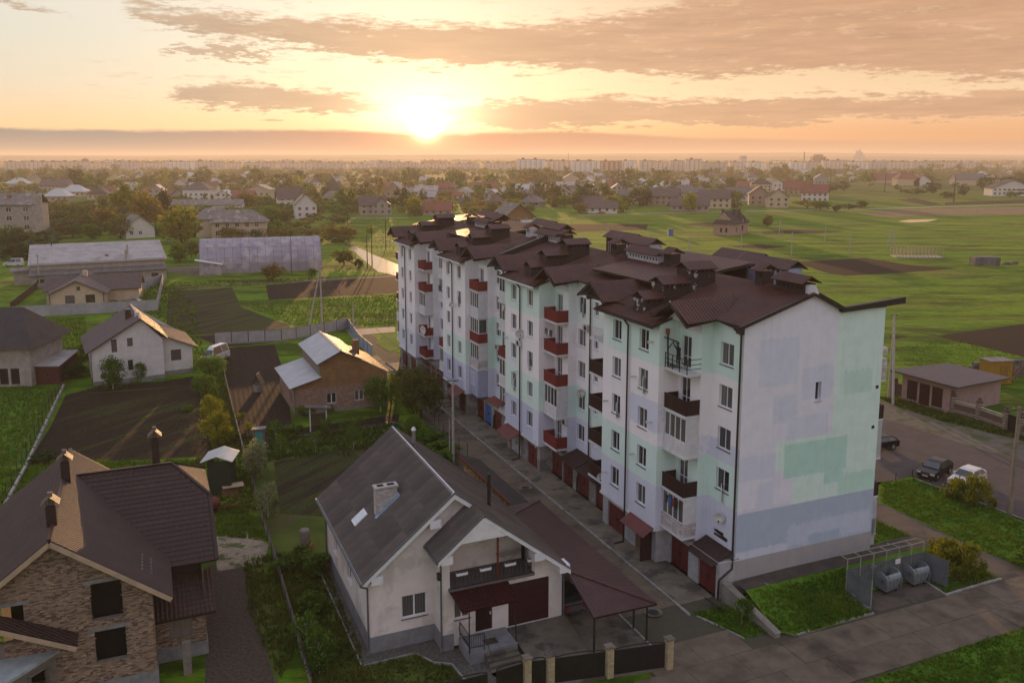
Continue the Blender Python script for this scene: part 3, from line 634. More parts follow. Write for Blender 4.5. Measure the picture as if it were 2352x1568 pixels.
# ------------------------------------------------------------ the long apartment block
S = srgb
MINT, WHT, LAV, BLU, GRNM = (.64, .80, .72), (.84, .81, .81), (.63, .66, .75), (.40, .48, .57), (.46, .70, .60)
M_front = painted('front_plaster', WHT, [(0, -5, 90, 14.65, 30, MINT, .05), (0, -5, 90, 5.9, 8.85, MINT, .05), (0, 38, 90, 14.65, 30, (.80, .80, .79), .1), (0, 52, 90, 5.9, 8.85, (.76, .77, .78), .2), (0, -5, 90, -5, 5.9, LAV, .05),
    (0, 5.9, 9.6, 9.8, 12, LAV, .5), (0, 13, 24, 14.65, 30, (.74, .81, .76), .05), (0, 33, 43, 5.9, 11.7, MINT, .3), (0, 52, 62, 8.8, 14.6, (.74, .75, .77), .3), (0, -1, 3.3, 8.8, 10.2, LAV, .4),
    (0, 27, 36, -5, 5.9, (.52, .55, .68), .05), (0, 46, 56, -5, 5.9, (.52, .55, .68), .05), (0, 30, 33.6, 8.8, 11.8, (.72, .78, .76), .5)])
er = []
def PR(y0, y1, z0, z1, c, rag=.25): er.append((1, -y1, -y0, z0, z1, c, rag))
PR(7.75, 13, 4, 30, MINT, .03); PR(1.3, 4.5, 14.2, 17.4, LAV, .45); PR(4.9, 7.6, 13.0, 15.2, LAV, .4); PR(2.6, 4.6, 11.6, 13.5, LAV, .5); PR(3.9, 7.4, 10.3, 11.9, LAV, .35)
PR(3.0, 12.2, 8.3, 10.3, MINT, .25); PR(4.6, 12.2, 5.6, 8.6, MINT, .03); PR(3.7, 9.2, 7.6, 10.0, GRNM, .35); PR(7.3, 9.0, 6.7, 8.3, GRNM, .5); PR(8.6, 12.2, 5.7, 7.2, (.50, .73, .62), .5)
PR(8.6, 11.2, 12.9, 14.6, (.52, .72, .63), .6); PR(-.2, 3.0, 7.9, 9.6, LAV, .3); PR(1.6, 2.9, 5.7, 7.6, LAV, .6); PR(-.2, 4.4, 4.6, 5.9, (.64, .65, .72), .5)
PR(-.5, 13, 2.45, 5.68, BLU, .02); PR(4.3, 11.8, 2.6, 4.2, (.50, .56, .66), .9); PR(-.5, 4.4, 2.2, 3.0, (.56, .6, .68), .5); PR(6.2, 9, 2.3, 3.2, BLU, .4)
PR(-.5, 13, 0, 2.44, (.34, .33, .325), .02)
M_end = painted('end_plaster', (.72, .72, .78), er, .16)
M_grey = pm('garage_plaster', (.20, .195, .185), (.15, .145, .135), 1.5, .9, .5, 15, c3=(.28, .27, .26), s3=.6)
M_grey2 = pm('garage_plaster_pale', (.38, .38, .39), (.3, .3, .3), 1.5, .9, .5, 15)
M_brown = pm('roof_metal', (.088, .034, .024), (.060, .025, .020), .6, .42, .1, 6, spec=.3, c3=(.075, .045, .038), s3=.3, t3=(.6, .8))
M_brownd = pm('roof_trim', (.030, .017, .016), (.022, .014, .014), 2, .5, spec=.4)
M_stackb = pm('stack_brick', (.055, .035, .03), (.035, .024, .022), 5, .9, .6, 20)
M_stackp = pm('stack_brick_peeling', (.05, .032, .028), (.035, .024, .022), 5, .9, .6, 20, c3=(.4, .39, .37), s3=1.1, t3=(.56, .6))
M_stackw = pm('stack_white', (.45, .45, .46), (.36, .36, .38), 2, .9, .5, 12)
M_bluem = pm('blue_ribbed_metal', (.30, .36, .50), (.24, .30, .44), 1, .5, .1, 8)
M_pvc = pm('white_pvc', (.72, .72, .73), (.62, .62, .63), 2, .4, spec=.4)
M_white = pm('white_paint', (.62, .62, .62), (.54, .54, .55), 2, .6)
M_redp = pm('red_parapet', (.20, .032, .026), (.16, .027, .024), 3, .6)
M_dkp = pm('brown_parapet', (.045, .02, .017), (.032, .016, .014), 3, .5)
M_door = pm('garage_door', (.115, .022, .02), (.085, .018, .017), 1.5, .55, .2, 10, rndv=.15)
M_blued = pm('blue_door', (.03, .12, .36), (.025, .10, .30), 1.5, .5, .2, 10)
M_wood = pm('door_wood', (.22, .12, .065), (.16, .085, .045), 1.5, .7, .3, 10, stretch=(4, 4, .5))
M_block = pm('aerated_block', (.52, .48, .47), (.43, .39, .38), 3, .95, .5, 15, rndv=.16)
M_mortar = pm('mortar', (.2, .16, .155), (.15, .12, .12), 4, .95, .4, 15)
M_glass = glass('window_glass', curt=1); M_glassg = glass('glazing_glass', (.03, .04, .035), .08, 1)
M_pipe = pm('downpipe_brown', (.022, .014, .014), (.03, .018, .016), 2, .4, spec=.4)
M_canopy = pm('canopy_metal_red', (.15, .035, .028), (.11, .028, .024), 1.5, .45, .2, 8)
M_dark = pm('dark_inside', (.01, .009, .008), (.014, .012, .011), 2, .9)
M_iron = pm('black_iron', (.018, .016, .016), (.03, .026, .024), 5, .5)

apt = thing('apartment_block', 'long five storey apartment block with mint and lavender plaster and brown metal roofs', 'apartment block', (NX, NY, 0), 113.2)
RZ = lambda o: 17.65+.31*(3-o)            # height of the front roof plane
CS = [4.5, 24.3, 43.8, 63.2]
FL = lambda k: 14.65-2.9*k
def fwall(mb, s0, s1, o, z0, z1, holes=(), depth=.2, m=0):
    """front wall piece from s0 to s1: openings given as (s0, s1, z0, z1)"""
    mb.wall(s1, o, -1, 0, s1-s0, z0, z1, [(s1-b, s1-a, c, d) for a, b, c, d in holes], depth, m)
def swall(mb, s, o0, o1, z0, za, zb):
    """return wall facing the near end, between o0 and o1"""
    mb.poly([(s, o1, z0), (s, o0, z0), (s, o0, za), (s, o1, zb)])
prev = 0.0
WINS = []
for si, c in enumerate(CS):
    w = MB(); L = c-1.2; a = c+1.4; e = c+9.3; zt = RZ(0)-.12
    holes = []; 
    cw = c-2.8 if si == 0 else c-2.1
    for k in range(5):
        zs = FL(k)+.82
        if si == 0 and k == 4: holes.append((cw-.35, cw+.75, 3.55, 3.85)); continue
        holes.append((cw-.7, cw+.7, zs, zs+1.5)); WINS.append((cw, 0, zs, 1.4, 1.5, si))
        if si: holes.append((c-5.1, c-4.3, zs+.25, zs+1.45)); WINS.append((c-4.7, 0, zs+.25, .8, 1.2, si))
    fwall(w, prev, L, 0, 2.65, zt, holes)
    swall(w, L, 0, .9, 2.65, zt, zt-.3)
    dh = []
    for k in range(5):
        dh.append((c-.05, c+1.05, FL(k)+.02, FL(k)+2.25) if k != 9 else None)
    fwall(w, L, a, .9, 2.65, RZ(.9)+.5, dh, .15)
    for k in range(5):
        window(apt, c+.5, .9, FL(k)+.05, 180, 1.1, 2.2, M_pvc, M_glass, 2, None, .75, off=.1, name='balcony_door')
    w.poly([(a, 2.55, 2.65), (a, .9, 2.65), (a, .9, RZ(.9)+.3), (a, 2.55, RZ(2.55)-.1)])
    holes = []
    for k in range(5):
        for ds in (3.4, 7.2):
            zs = FL(k)+.82; holes.append((c+ds-.62, c+ds+.62, zs, zs+1.5)); WINS.append((c+ds, 2.55, zs, 1.24, 1.5, si))
    fwall(w, a, e, 2.55, 2.65, RZ(2.55)-.14, holes)
    w.poly([(e, 0, 2.65), (e, 2.55, 2.65), (e, 2.55, RZ(2.55)-.1), (e, 0, zt)])
    # undersides of the overhanging storeys
    w.box(a, .2, 2.5, e, 2.52, 2.648); w.box(prev, -.3, 2.5, L, -.02, 2.648)
    w.build('facade_wall', M_front, apt)
    # white ledge under the wall
    l = MB(); l.box(a-.05, 2.56, 2.56, e+.05, 2.66, 2.68); l.box(prev, .01, 2.6, L, .09, 2.7); l.build('ledge', M_white, apt)
    # garage storey
    g = MB(); gm = M_grey2 if si == 0 else M_grey
    def gwall(s0, s1, o, doors): 
        g.wall(s1, o, -1, 0, s1-s0, 0, 2.56 if o > 2 else 2.45, [(s1-d[1], s1-d[0], 0, d[2]) for d in doors], .22)
    d2 = [(c+2.1, c+4.3, 2.15), (c+5.9, c+8.5, 2.15)]
    gwall(a+.1, e, 2.35, d2)
    d1 = [(prev+.3, L-1.0, 2.15)] if si == 0 else [(c-9.6, c-7.4, 2.15), (c-6.2, c-4.0, 2.15), (c-3.2, c-1.3, 2.15)]
    d1b = [(c-1.0, a-.15, 2.2)]
    if si: gwall(prev, L+.02, 1.3, [d for d in d1 if d[0] > prev])
    else: gwall(-.02, L+.02, 1.3, d1)
    gwall(L+.02, a+.1, 1.28, d1b)
    g.poly([(a+.1, 2.35, 0), (a+.1, 1.28, 0), (a+.1, 1.28, 2.5), (a+.1, 2.35, 2.5)])
    if si == 0: g.box(-.02, .02, 0, .18, 1.28, 2.45)
    g.box(prev-.02, .02, 2.44, a+.1, 1.28, 2.52)
    g.build('garage_wall', gm, apt)
    for j, (x0, x1, hh, oo) in enumerate([(*d, 2.35) for d in d2]+[(*d, 1.3) for d in d1 if d[0] > prev-.1]+[(*d, 1.28) for d in d1b]):
        m = M_blued if (si == 2 and j == 4) else M_wood if (si == 0 and j == 0) else M_grey2 if (si == 1 and j == 1) else M_door
        n = 2
        for q in range(n):
            if si == 0 and j == 0 and q == 0:      # leaf standing open
                dd = MB(); dd.box(x0-.05, 2.35, .05, x0+.0, 3.3, 2.1); dd.build('garage_door', M_dkp, apt); continue
            ww = (x1-x0)/n; dd = MB(); xa = x0+q*ww+.02; xb = x0+(q+1)*ww-.02
            dd.box(xa, oo-.2, .04, xb, oo-.13, hh-.02)
            for t in (0, .5, 1): zz = .06+t*(hh-.16); dd.box(xa, oo-.13, zz, xb, oo-.10, zz+.05)
            do = dd.build('garage_door', m, apt)
            hn = MB(); hn.box(x0+ww-.12+q*.18, oo-.1, 1.0, x0+ww-.08+q*.18, oo-.05, 1.2); hn.build('handle', M_iron, do)
        if si == 0 and j == 0:
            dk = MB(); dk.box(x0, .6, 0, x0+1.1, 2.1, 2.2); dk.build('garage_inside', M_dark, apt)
    # roof over the two-window wall and the column
    X0, X1 = prev, e+.4
    slab('roof_slope', [(a-.1, 3.15, RZ(3.15)), (a-.1, -5.4, RZ(-5.4)), (e+3.1, -5.4, RZ(-5.4)), (e+3.1, .6, RZ(.6)), (e+.35, .6, RZ(.6)), (e+.35, 3.15, RZ(3.15))][:6] if False else [(a-.1, 3.15, RZ(3.15)), (a-.1, .4, RZ(.4)), (e+.35, .4, RZ(.4)), (e+.35, 3.15, RZ(3.15))], M_brown, apt, pitch=.3, h=.055, m2=M_brownd)
    ns = CS[si+1]+1.3 if si < 3 else 77.0
    x0 = -.35 if si == 0 else c+1.3
    for (xa, xb) in ([(-.35, a-.1)] if si == 0 else [])+[(a-.1, ns)]:
        slab('roof_slope', [(xa, .42, RZ(.42)), (xa, -5.4, RZ(-5.4)), (xb, -5.4, RZ(-5.4)), (xb, .42, RZ(.42))], M_brown, apt, pitch=.3, h=.055, m2=M_brownd)
        slab('roof_slope', [(xa, -5.4, RZ(-5.4)), (xa, -7.9, 19.05), (xb, -7.9, 19.05), (xb, -5.4, RZ(-5.4))], M_brown, apt, pitch=.3, h=.055, m2=M_brownd)
    # cross gable over the loggia bay
    zr = 19.5; zl = 18.15; hw = 2.15
    yb = 3-(zr-17.65)/.31; yl = .3
    slab('gable_roof', [(c, 2.75, zr), (c, yb, zr), (c-hw, yl-.15, RZ(yl)-.0), (c-hw, 2.75, zl)], M_brown, apt, pitch=.25, h=.05, m2=M_brownd)
    slab('gable_roof', [(c, 2.75, zr), (c, yb, zr), (c+hw, yl+.9, zl+.05), (c+hw, 2.75, zl)], M_brown, apt, pitch=.25, h=.05, m2=M_brownd)
    tri = MB(); tri.ext([(c-hw+.5, 1.5, 18.0), (c+hw-.3, 1.5, 18.0), (c, 1.5, zr-.2)], (0, .08, 0)); tri.ext([(c-1.2, .9, 17.4), (a, .9, 17.4), (a, .9, 18.4), (c, .9, 19.2), (c-1.2, .9, 18.6)], (0, .1, 0)); tri.build('gable_wall', M_white, apt)
    rk = MB()
    for sg in (-1, 1): rk.bar((c, 2.78, zr-.05), (c+sg*hw, 2.78, zl-.05), .06, .2)
    rk.build('barge_board', M_brownd, apt)
    # small gable over the narrow recess
    c2 = e+1.3; zr2 = 19.45; h2 = 2.1
    for sg in (-1, 1):
        slab('dormer_roof', [(c2, 3.1, zr2), (c2, 3-(zr2-17.65)/.31, zr2), (c2+sg*h2, 1.6, 18.15), (c2+sg*h2, 3.1, 18.15)], M_brown, apt, pitch=.25, h=.05, m2=M_brownd)
    dw = MB(); dw.ext([(c2-h2+.4, 2.5, 18.0), (c2+h2-.4, 2.5, 18.0), (c2, 2.5, zr2-.15)], (0, .06, 0)); dw.box(c2-h2+.4, 1.2, RZ(1.2)-.4, c2-h2+.6, 2.5, 18.1); dw.box(c2+h2-.6, 1.2, RZ(1.2)-.4, c2+h2-.4, 2.5, 18.1)
    for sg in (-1, 1): dw.bar((c2, 3.12, zr2-.05), (c2+sg*h2, 3.12, 18.1), .06, .2)
    dw.bar((c2-1.4, 3.1, 18.35), (c2+1.4, 3.1, 18.35), .1, .1)
    dw.build('dormer_wall', M_brownd, apt)
    # three brick vent stacks climbing the slope
    for j, (y1, y0, zt2) in enumerate([(2.0, .5, 19.2), (.45, -1.7, 20.2), (-1.75, -4.1, 21.15)]):
        s0, s1 = c+4.3, c+5.9; st = MB(); st.box(s0, y0, RZ(y1)-.5, s1, y1, zt2-.25)
        so2 = st.build('vent_stack', M_stackp if si == 0 else M_stackb, apt)
        hl = MB(); q = int((y1-y0)/.4)
        for i in range(q): yy = y0+.2+i*(y1-y0-.2)/q; hl.box(s0-.012, yy, zt2-.5, s0+.01, yy+.16, zt2-.33)
        hl.build('vent_opening', M_dark, so2)
        for sg in (0, 1):
            xm = (s0+s1)/2; xs = s0-.25 if sg == 0 else s1+.25
            slab('vent_cap', [(xm, y1+.15, zt2+.25), (xm, y0-.15, zt2+.25), (xs, y0-.15, zt2-.22), (xs, y1+.15, zt2-.22)], M_brown, so2, pitch=.2, h=.03, thick=.05)
    # chimneys along the ridge
    cl = [(4.5, 5.3, 1), (.35, 3.1, 2)] if si == 0 else [(c-8.2, c-7.2, 1), (c-6.3, c-1.4, 2), (c+.6, c+1.6, 1)]
    for s0, s1, ty in cl:
        st = MB(); wd = .45; zt2 = 21.35 if ty == 1 else 21.0; st.box(s0, -5.4-wd-.1, 19.4, s1, -5.4+wd, zt2-.2)
        so2 = st.build('chimney', M_stackb if (si == 0 or rnd.random() < .4) else M_stackw, apt)
        hl = MB(); q = max(1, int((s1-s0)/.45))
        for i in range(q): xx = s0+.12+i*(s1-s0-.2)/q; hl.box(xx, -5.4+wd-.01, zt2-.62, xx+.18, -5.4+wd+.012, zt2-.4)
        hl.build('vent_opening', M_dark, so2)
        for sg in (-1, 1): slab('chimney_cap', [(s0-.2, -5.45, zt2+.32), (s1+.2, -5.45, zt2+.32), (s1+.2, -5.45+sg*.85, zt2-.15), (s0-.2, -5.45+sg*.85, zt2-.15)], M_brown, so2, pitch=.2, h=.03, thick=.05)
    # long boxes on the rear roof
    for s0, s1, oo in ((c+3.8, c+9.6, -11.2), (c+8.6, c+14, -12.1)):
        st = MB(); st.box(s0, oo-.7, 18.6, s1, oo+.7, 20.6)
        so2 = st.build('roof_ventilation_box', M_bluem if si == 0 else M_stackw if si == 1 and oo > -12 else M_stackb, apt)
        hl = MB()
        for i in range(9):
            if i % 5 == 4: continue
            xx = s0+.4+i*(s1-s0-.6)/9; hl.box(xx, oo+.69, 20.1, xx+.26, oo+.715, 20.4)
        hl.build('vent_opening', M_dark, so2)
        rb = MB()
        for i in range(int((s1-s0)/.4)): rb.box(s0+.05+i*.4, oo+.7, 18.7, s0+.12+i*.4, oo+.725, 20.05)
        rb.build('wall_rib', M_bluem if si == 0 else M_stackw, so2)
        for sg in (-1, 1): slab('box_roof', [(s0-.3, oo, 21.2), (s1+.3, oo, 21.2), (s1+.3, oo+sg*1.05, 20.55), (s0-.3, oo+sg*1.05, 20.55)], M_brown, so2, pitch=.3, h=.03, thick=.06)
    # raised single-pitch attic roof between the stacks and the next cross gable
    if si != 1:
        s0, s1 = c+6.6, (c+17.6 if si < 3 else 76.8)
        slab('attic_roof', [(s0, -.9, 19.55), (s0, -9.6, 20.75), (s1, -9.6, 20.75), (s1, -.9, 19.4)], M_tan if False else M_brown, apt, pitch=.4, h=.03, m2=M_brownd, thick=.14)
        aw = MB(); aw.box(s0+.3, -9.2, 18.6, s1-.3, -9.0, 20.6); aw.box(s0+.3, -9.0, 18.2, s0+.45, -1.8, 19.5); aw.box(s1-.45, -9.0, 18.2, s1-.3, -1.8, 19.5); aw.box(s0+.45, -2.0, 18.2, s1-.45, -1.8, 19.5)
        aw.build('attic_wall', M_stackb, apt)
        hb = MB()
        for i in range(6): xx = s0+1+i*(s1-s0-2)/5; hb.bar((xx, -1.8, 19.2), (xx, -.95, 19.45), .08, .12)
        hb.build('rafter', M_wood, apt)
    else:
        vb = MB(); vb.ext([(c+15.2, .6, 18.2), (c+15.2, -5.4, 20.1), (c+15.2, -5.4, 21.0), (c+15.2, .6, 19.0)], (.5, 0, 0)); vb.build('firewall_parapet', M_brownd, apt)
    # snow guards and gutter
    for j in range(3):
        sn = MB(); s1 = c+2.4+j*2.5; sn.bar((s1, 1.9, RZ(1.9)+.12), (s1+1.3, 1.9, RZ(1.9)+.12), .05, .16); sn.build('snow_guard', M_brown, apt)
    gu = MB(); gu.bar((a-.1, 3.22, RZ(3.2)-.1), (e+.4, 3.22, RZ(3.2)-.1), .14, .12); gu.build('gutter', M_brownd if si == 0 else M_white, apt)
    gu = MB(); gu.bar((c-hw, .1, RZ(.5)-.1), (prev+(.0 if si == 0 else 3.5), .52, RZ(.5)-.14), .14, .12); gu.build('gutter', M_brownd, apt)
    dp = MB(); P = [(c+5.35, 3.1, RZ(3.1)-.2), (c+5.35, 2.72, RZ(3.1)-.7), (c+5.35, 2.72, 2.6), (c+5.35, 2.75, .15), (c+5.3, 3.6, .1)]
    for p, q in zip(P, P[1:]): dp.tube(p, q, .075, n=6)
    dp.build('downpipe', M_pipe, apt)
    sx_ = .12 if si == 0 else c-3.9
    dp = MB(); P = [(sx_+.4, .45, RZ(.45)-.2), (sx_, .16, RZ(.45)-.6), (sx_, .16, 2.9), (sx_-.2, .3, 2.0), (sx_-.25, 1.38, 1.4), (sx_-.25, 1.42, .1)]
    for p, q in zip(P, P[1:]): dp.tube(p, q, .075, n=6)
    dp.build('downpipe', M_pipe, apt)
    prev = e
for s, o, z, w_, h_, si in WINS:
    window(apt, s, o, z, 180, w_, h_, M_pvc, M_glass, 2, M_dkp if si == 0 else M_white, off=.14)
# end wall, its gable, the flat rear part
ew = MB(); pf = [(0, RZ(0)-.05), (.5, RZ(-.5)), (5.2, RZ(-5.2)), (5.2, 20.65), (5.7, 20.65), (5.7, RZ(-5.4)-.1), (7.75, 19.1), (7.76, 18.85), (12.0, 18.95)]
ew.wall(0, 0, 0, -1, 12.0, -.6, pf, [(6.1, 6.6, 12.8, 14.1)], .3); ew.build('end_wall', M_end, apt)
window(apt, 0, -6.35, 12.8, -90, .5, 1.3, M_pvc, M_glass, 1, M_stackw, off=.22)
rw = MB(); rw.wall(0.3, -12, 1, 0, 76.5, 0, 16.4, [(3+i*4.4, 4.3+i*4.4, FL(k)+.8, FL(k)+2.3) for i in range(16) for k in range(1, 5)], .15); rw.wall(76.8, -12, 0, 1, 12, 0, [(0, 16.4), (4.2, 18.7), (12, 18.2)]); rw.wall(76.8, 0, -1, 0, 76.8-CS[3]-9.3, 2.65, RZ(0)-.1)
rw.build('rear_wall', M_front, apt)
gw = MB(); gw.wall(76.8, 1.3, -1, 0, 76.8-CS[3]-9.3, 0, 2.5); gw.wall(76.8, 0, 0, 1, 1.3, 0, 2.5); gw.build('garage_wall', M_grey, apt)
vr = MB(); vr.bar((-.28, .6, RZ(.6)-.02), (-.28, -5.1, RZ(-5.1)-.02), .2, .22); vr.bar((-.28, -5.75, RZ(-5.4)-.1), (-.28, -7.9, 19.08), .2, .22); vr.build('verge_board', M_brownd, apt)
slab('rear_roof', [(.35, -7.85, 19.0), (.35, -12.4, 16.4), (77, -12.4, 16.4), (77, -7.85, 19.0)], M_brown, apt, pitch=.4, h=.03, m2=M_brownd, thick=.2)
rr = MB(); rr.ext([(-.3, -7.85, 18.8), (-.3, -13.5, 19.05), (-.3, -13.5, 19.5), (-.3, -7.85, 19.12)], (.35, 0, 0)); rr.build('parapet_cap', M_iron, apt)
wc = MB(); wc.box(-.02, -5.7, 19.8, .34, -5.1, 20.75); wc.build('gable_stub', M_white, apt)
pl = MB(); pl.box(-.5, .62, RZ(.6)-.4, .1, .4, RZ(.6)-.05); pl.box(-.03, -12.02, 18.85, .0, -7.76, 18.95); pl.build('eave_end', M_brownd, apt)
# vents on the end wall
for z_, o_ in ((13.1, -11.65), (10.2, -11.5)):
    v = MB(); v.box(-.06, o_-.1, z_, .02, o_+.1, z_+.2); v.build('wall_vent', M_iron, apt)
lg = MB(); lg.bar((-.04, -.05, 3.55), (-.04, -.05, 3.58), .01); 
# ---- balconies
def block_wall(parent, x0, x1, y, z0, z1, side=None):
    """courses of aerated block, each block a piece of its own, on a mortar core"""
    core = MB(); core.box(x0+.03, y-.17, z0, x1-.01, y-.02, z1)
    if side: core.box(x0+.02, side, z0, x0+.17, y-.02, z1)
    p = core.build('block_parapet', M_mortar, parent)
    n = round((z1-z0)/.24); hh = (z1-z0)/n
    for r in range(n):
        x = x0-(.3 if r % 2 else 0)
        while x < x1-.02:
            a0, a1 = max(x, x0)+.012, min(x+.6, x1)-.012
            if a1-a0 > .06:
                d = rnd.uniform(-.012, .012); b = MB(); b.box(a0, y-.05, z0+r*hh+.012, a1, y+.012+d, z0+(r+1)*hh-.012); b.build('block', M_block, p)
            x += .6
        if side:
            yy = side-(.3 if r % 2 == 0 else 0)
            while yy < y-.02:
                a0, a1 = max(yy, side)+.012, min(yy+.6, y)-.012
                if a1-a0 > .06: b = MB(); b.box(x0-.012+rnd.uniform(-.01, .01), a0, z0+r*hh+.012, x0+.05, a1, z0+(r+1)*hh-.012); b.build('block', M_block, p)
                yy += .6
def balcony(s0, s1, ob, of, z, kind, col, top=None):
    slabb = MB(); slabb.box(s0-.06, ob+.01, z-.16, s1+.06, of+.06, z); b = slabb.build('balcony', M_white, apt)
    ztop = z+2.74
    if kind in ('open', 'glazed_red'):
        p = MB(); p.box(s0, of-.05, z+.02, s1, of, z+1.02); p.box(s0, ob+.02, z+.02, s0+.05, of-.05, z+1.02); p.box(s1-.05, ob+.02, z+.02, s1, of-.05, z+1.02)
        q = p.build('parapet', col, b)
        r = MB(); r.box(s0-.02, of-.07, z+1.02, s1+.02, of+.02, z+1.06); r.box(s0-.02, ob+.02, z+1.02, s0+.07, of-.07, z+1.06); r.build('handrail', col, b)
        k = MB()
        for i in range(int((s1-s0)/.16)): k.box(s0+.06+i*.16, of, z+.05, s0+.1+i*.16, of+.015, z+1.0)
        for i in range(int((of-ob)/.16)): k.box(s0-.015, ob+.08+i*.16, z+.05, s0, ob+.12+i*.16, z+1.0)
        k.build('parapet_rib', col, b)
    if kind == 'rail':
        p = MB()
        for zz in (.35, .65, 1.0): p.bar((s0, of, z+zz), (s1, of, z+zz), .04); p.bar((s0, ob, z+zz), (s0, of, z+zz), .04)
        for i in range(4): xx = s0+(s1-s0)*i/3; p.bar((xx, of, z), (xx, of, z+1.05), .05)
        p.bar((s0, of, z+.35), (s0+.9, of, z+1), .03)
        p.build('railing', col, b)
    if kind == 'bars':
        p = MB(); p.bar((s0, of, z+.95), (s1, of, z+.95), .05); p.bar((s0, of, z+.1), (s1, of, z+.1), .04)
        for i in range(int((s1-s0)/.18)+1): p.bar((s0+i*.18, of, z+.05), (s0+i*.18, of, z+.95), .025)
        p.build('railing', col, b)
    if kind in ('glazed', 'glazed_red', 'glazed_block'):
        zb = z+.95 if kind != 'glazed_red' else z+1.06
        if kind == 'glazed':
            p = MB(); p.box(s0, of-.06, z, s1, of, zb); p.box(s0, ob+.02, z, s0+.06, of-.06, ztop-.02); p.box(s1-.06, ob+.02, z, s1, of-.06, zb)
            for i in range(4): p.box(s0+.1+i*(s1-s0)/4, of, z+.05, s0+(i+1)*(s1-s0)/4-.05, of+.015, zb-.1)
            p.build('parapet', M_white, b)
        if kind == 'glazed_block':
            block_wall(b, s0, s1, of, z, zb, ob+.05)
            p = MB(); p.box(s0, ob+.02, zb, s0+.07, of-.06, ztop-.02); p.build('side_panel', M_white if col is None else col, b)
        window(b, (s0+s1)/2, of, zb, 180, s1-s0-.04, ztop-zb-.06, M_pvc, M_glassg, 4, None, (ztop-zb)*.0, off=.08, t=.07, name='glazing')
        if kind == 'glazed_red': window(b, s0, (ob+of)/2, zb, -90, of-ob-.1, ztop-zb-.06, M_pvc, M_glassg, 1, None, off=.06, t=.07, name='glazing')
    return b
KD = [['rail', 'open', 'glazed', 'open', 'glazed_block'], ['open', 'open', 'open', 'glazed', 'open'], ['open', 'glazed', 'glazed_red', 'glazed_block', 'closed'], ['open', 'open', 'glazed', 'open', 'open']]
for si, c in enumerate(CS):
    for k, kd in enumerate(KD[si]):
        col = M_dkp if si == 0 else M_redp
        if kd == 'rail': col = M_iron
        if kd == 'closed':
            b = MB(); b.box(c-1.25, .95, FL(k)-.3, c+1.38, 2.1, FL(k)+2.7); bo = b.build('enclosed_balcony', pm('lavender_plaster', (.36, .38, .50), (.32, .34, .46), 1.5, .9, .3, 12), apt)
            window(bo, c+.3, 2.1, FL(k)+.85, 180, 1.3, 1.5, M_pvc, M_glassg, 3, None, off=-.02); continue
        balcony(c-1.25, c+1.38, .9, 2.05, FL(k), kd, col if kd != 'glazed_block' else None)
    e = c+9.3
    nk = [['bars', 'open', 'open', 'open', 'open'], ['glazed', 'glazed', 'open', 'glazed', 'glazed'], ['glazed', 'glazed', 'none', 'open', 'glazed'], ['open', 'open', 'open', 'glazed', 'glazed']][si]
    for k, kd in enumerate(nk):
        if kd == 'none': continue
        balcony(e+.05, e+3.0, .0, 2.05, FL(k), kd, M_white if kd == 'bars' else M_dkp if si == 0 else M_redp)
# rear balconies seen past the end wall
for k in range(1, 6):
    kd = ['x', 'blocks', 'open', 'glazed', 'open', 'glazed'][k]
    z = 14.65-2.9*(k-1)-1.2; b = MB(); b.box(.6, -13.1, z-.15, 4, -12.02, z); bo = b.build('balcony', M_white, apt)
    p = MB(); 
    if kd == 'blocks':
        for r in range(9):
            for q in range(2):
                if rnd.random() < .9: u = MB(); u.box(.55, -12.1-q*.5-.46, z+r*.26+.01, .9, -12.1-q*.5, z+r*.26+.25); u.build('block', M_block, bo)
    else:
        hh = 1.0 if kd == 'open' else 2.72
        p.box(.6, -13.1, z, .66, -12.02, z+hh); p.box(.6, -13.1, z, 4, -13.04, z+hh); p.build('parapet', M_dkp if kd == 'open' else M_stackw, bo)
cb = MB(); cb.box(.6, -13.0, .3, 4, -12.02, 3.0); cb.build('porch_wall', M_stackw, apt)
# canopies over the garage doors
for s0, s1, o0, z0, o1, z1, m in ((.2, 3.2, .05, 3.0, 1.75, 2.3, M_dkp), (5.95, 9.2, 2.6, 2.75, 3.5, 2.2, M_canopy), (13.9, 19.6, .05, 3.05, 1.9, 2.35, M_dkp), (19.8, 22.8, .05, 3.0, 1.9, 2.35, M_dkp),
                                  (29.6, 33.0, 2.6, 2.75, 3.9, 2.1, M_canopy), (45.4, 48.6, 2.6, 2.85, 3.9, 2.2, M_canopy), (35, 38, 2.0, 4.2, 2.9, 3.8, M_canopy), (54.5, 58, .05, 3.0, 2.2, 2.3, M_dkp)):
    slab('garage_canopy', [(s0, o0, z0), (s1, o0, z0), (s1, o1, z1), (s0, o1, z1)], m, apt, pitch=.2, h=.02, thick=.05)
M_acw = pm('appliance_white', (.55, .54, .52), (.47, .46, .44), 2, .5)
# ---- things fixed to the front
def L2W(s, o, z): return SO(s, o, z)
def ac(s, o, z, label, ang=0):
    t = thing('air_conditioner', label, 'air conditioner', SO(s, o, z), 113.2+ang, 'air conditioners on the long block')
    b = MB(); b.box(-.4, .02, 0, .4, .32, .55); b.build('casing', M_acw, t)
    g = MB(); g.lathe((-.1, .325, .28), [(.22, 0), (.22, .015), (.0, .015)], 14, ax='y'); g.build('fan_grille', M_iron, t)
    k = MB(); k.bar((-.3, 0, -.02), (-.3, .33, -.02), .04); k.bar((.3, 0, -.02), (.3, .33, -.02), .04); k.build('bracket', M_acw, t)
ac(21.1, .02, 14.2, 'white air conditioner under the top window beside the brown downpipe of the second section')
ac(14.3, 1.0, 16.2, 'white air conditioner above the white barred balcony in the narrow recess')
ac(14.3, 1.0, 14.85, 'white air conditioner just inside the white barred balcony rail')
ac(29.9, 2.57, 11.3, 'round fronted air conditioner right of the downpipe on the second wide wall')
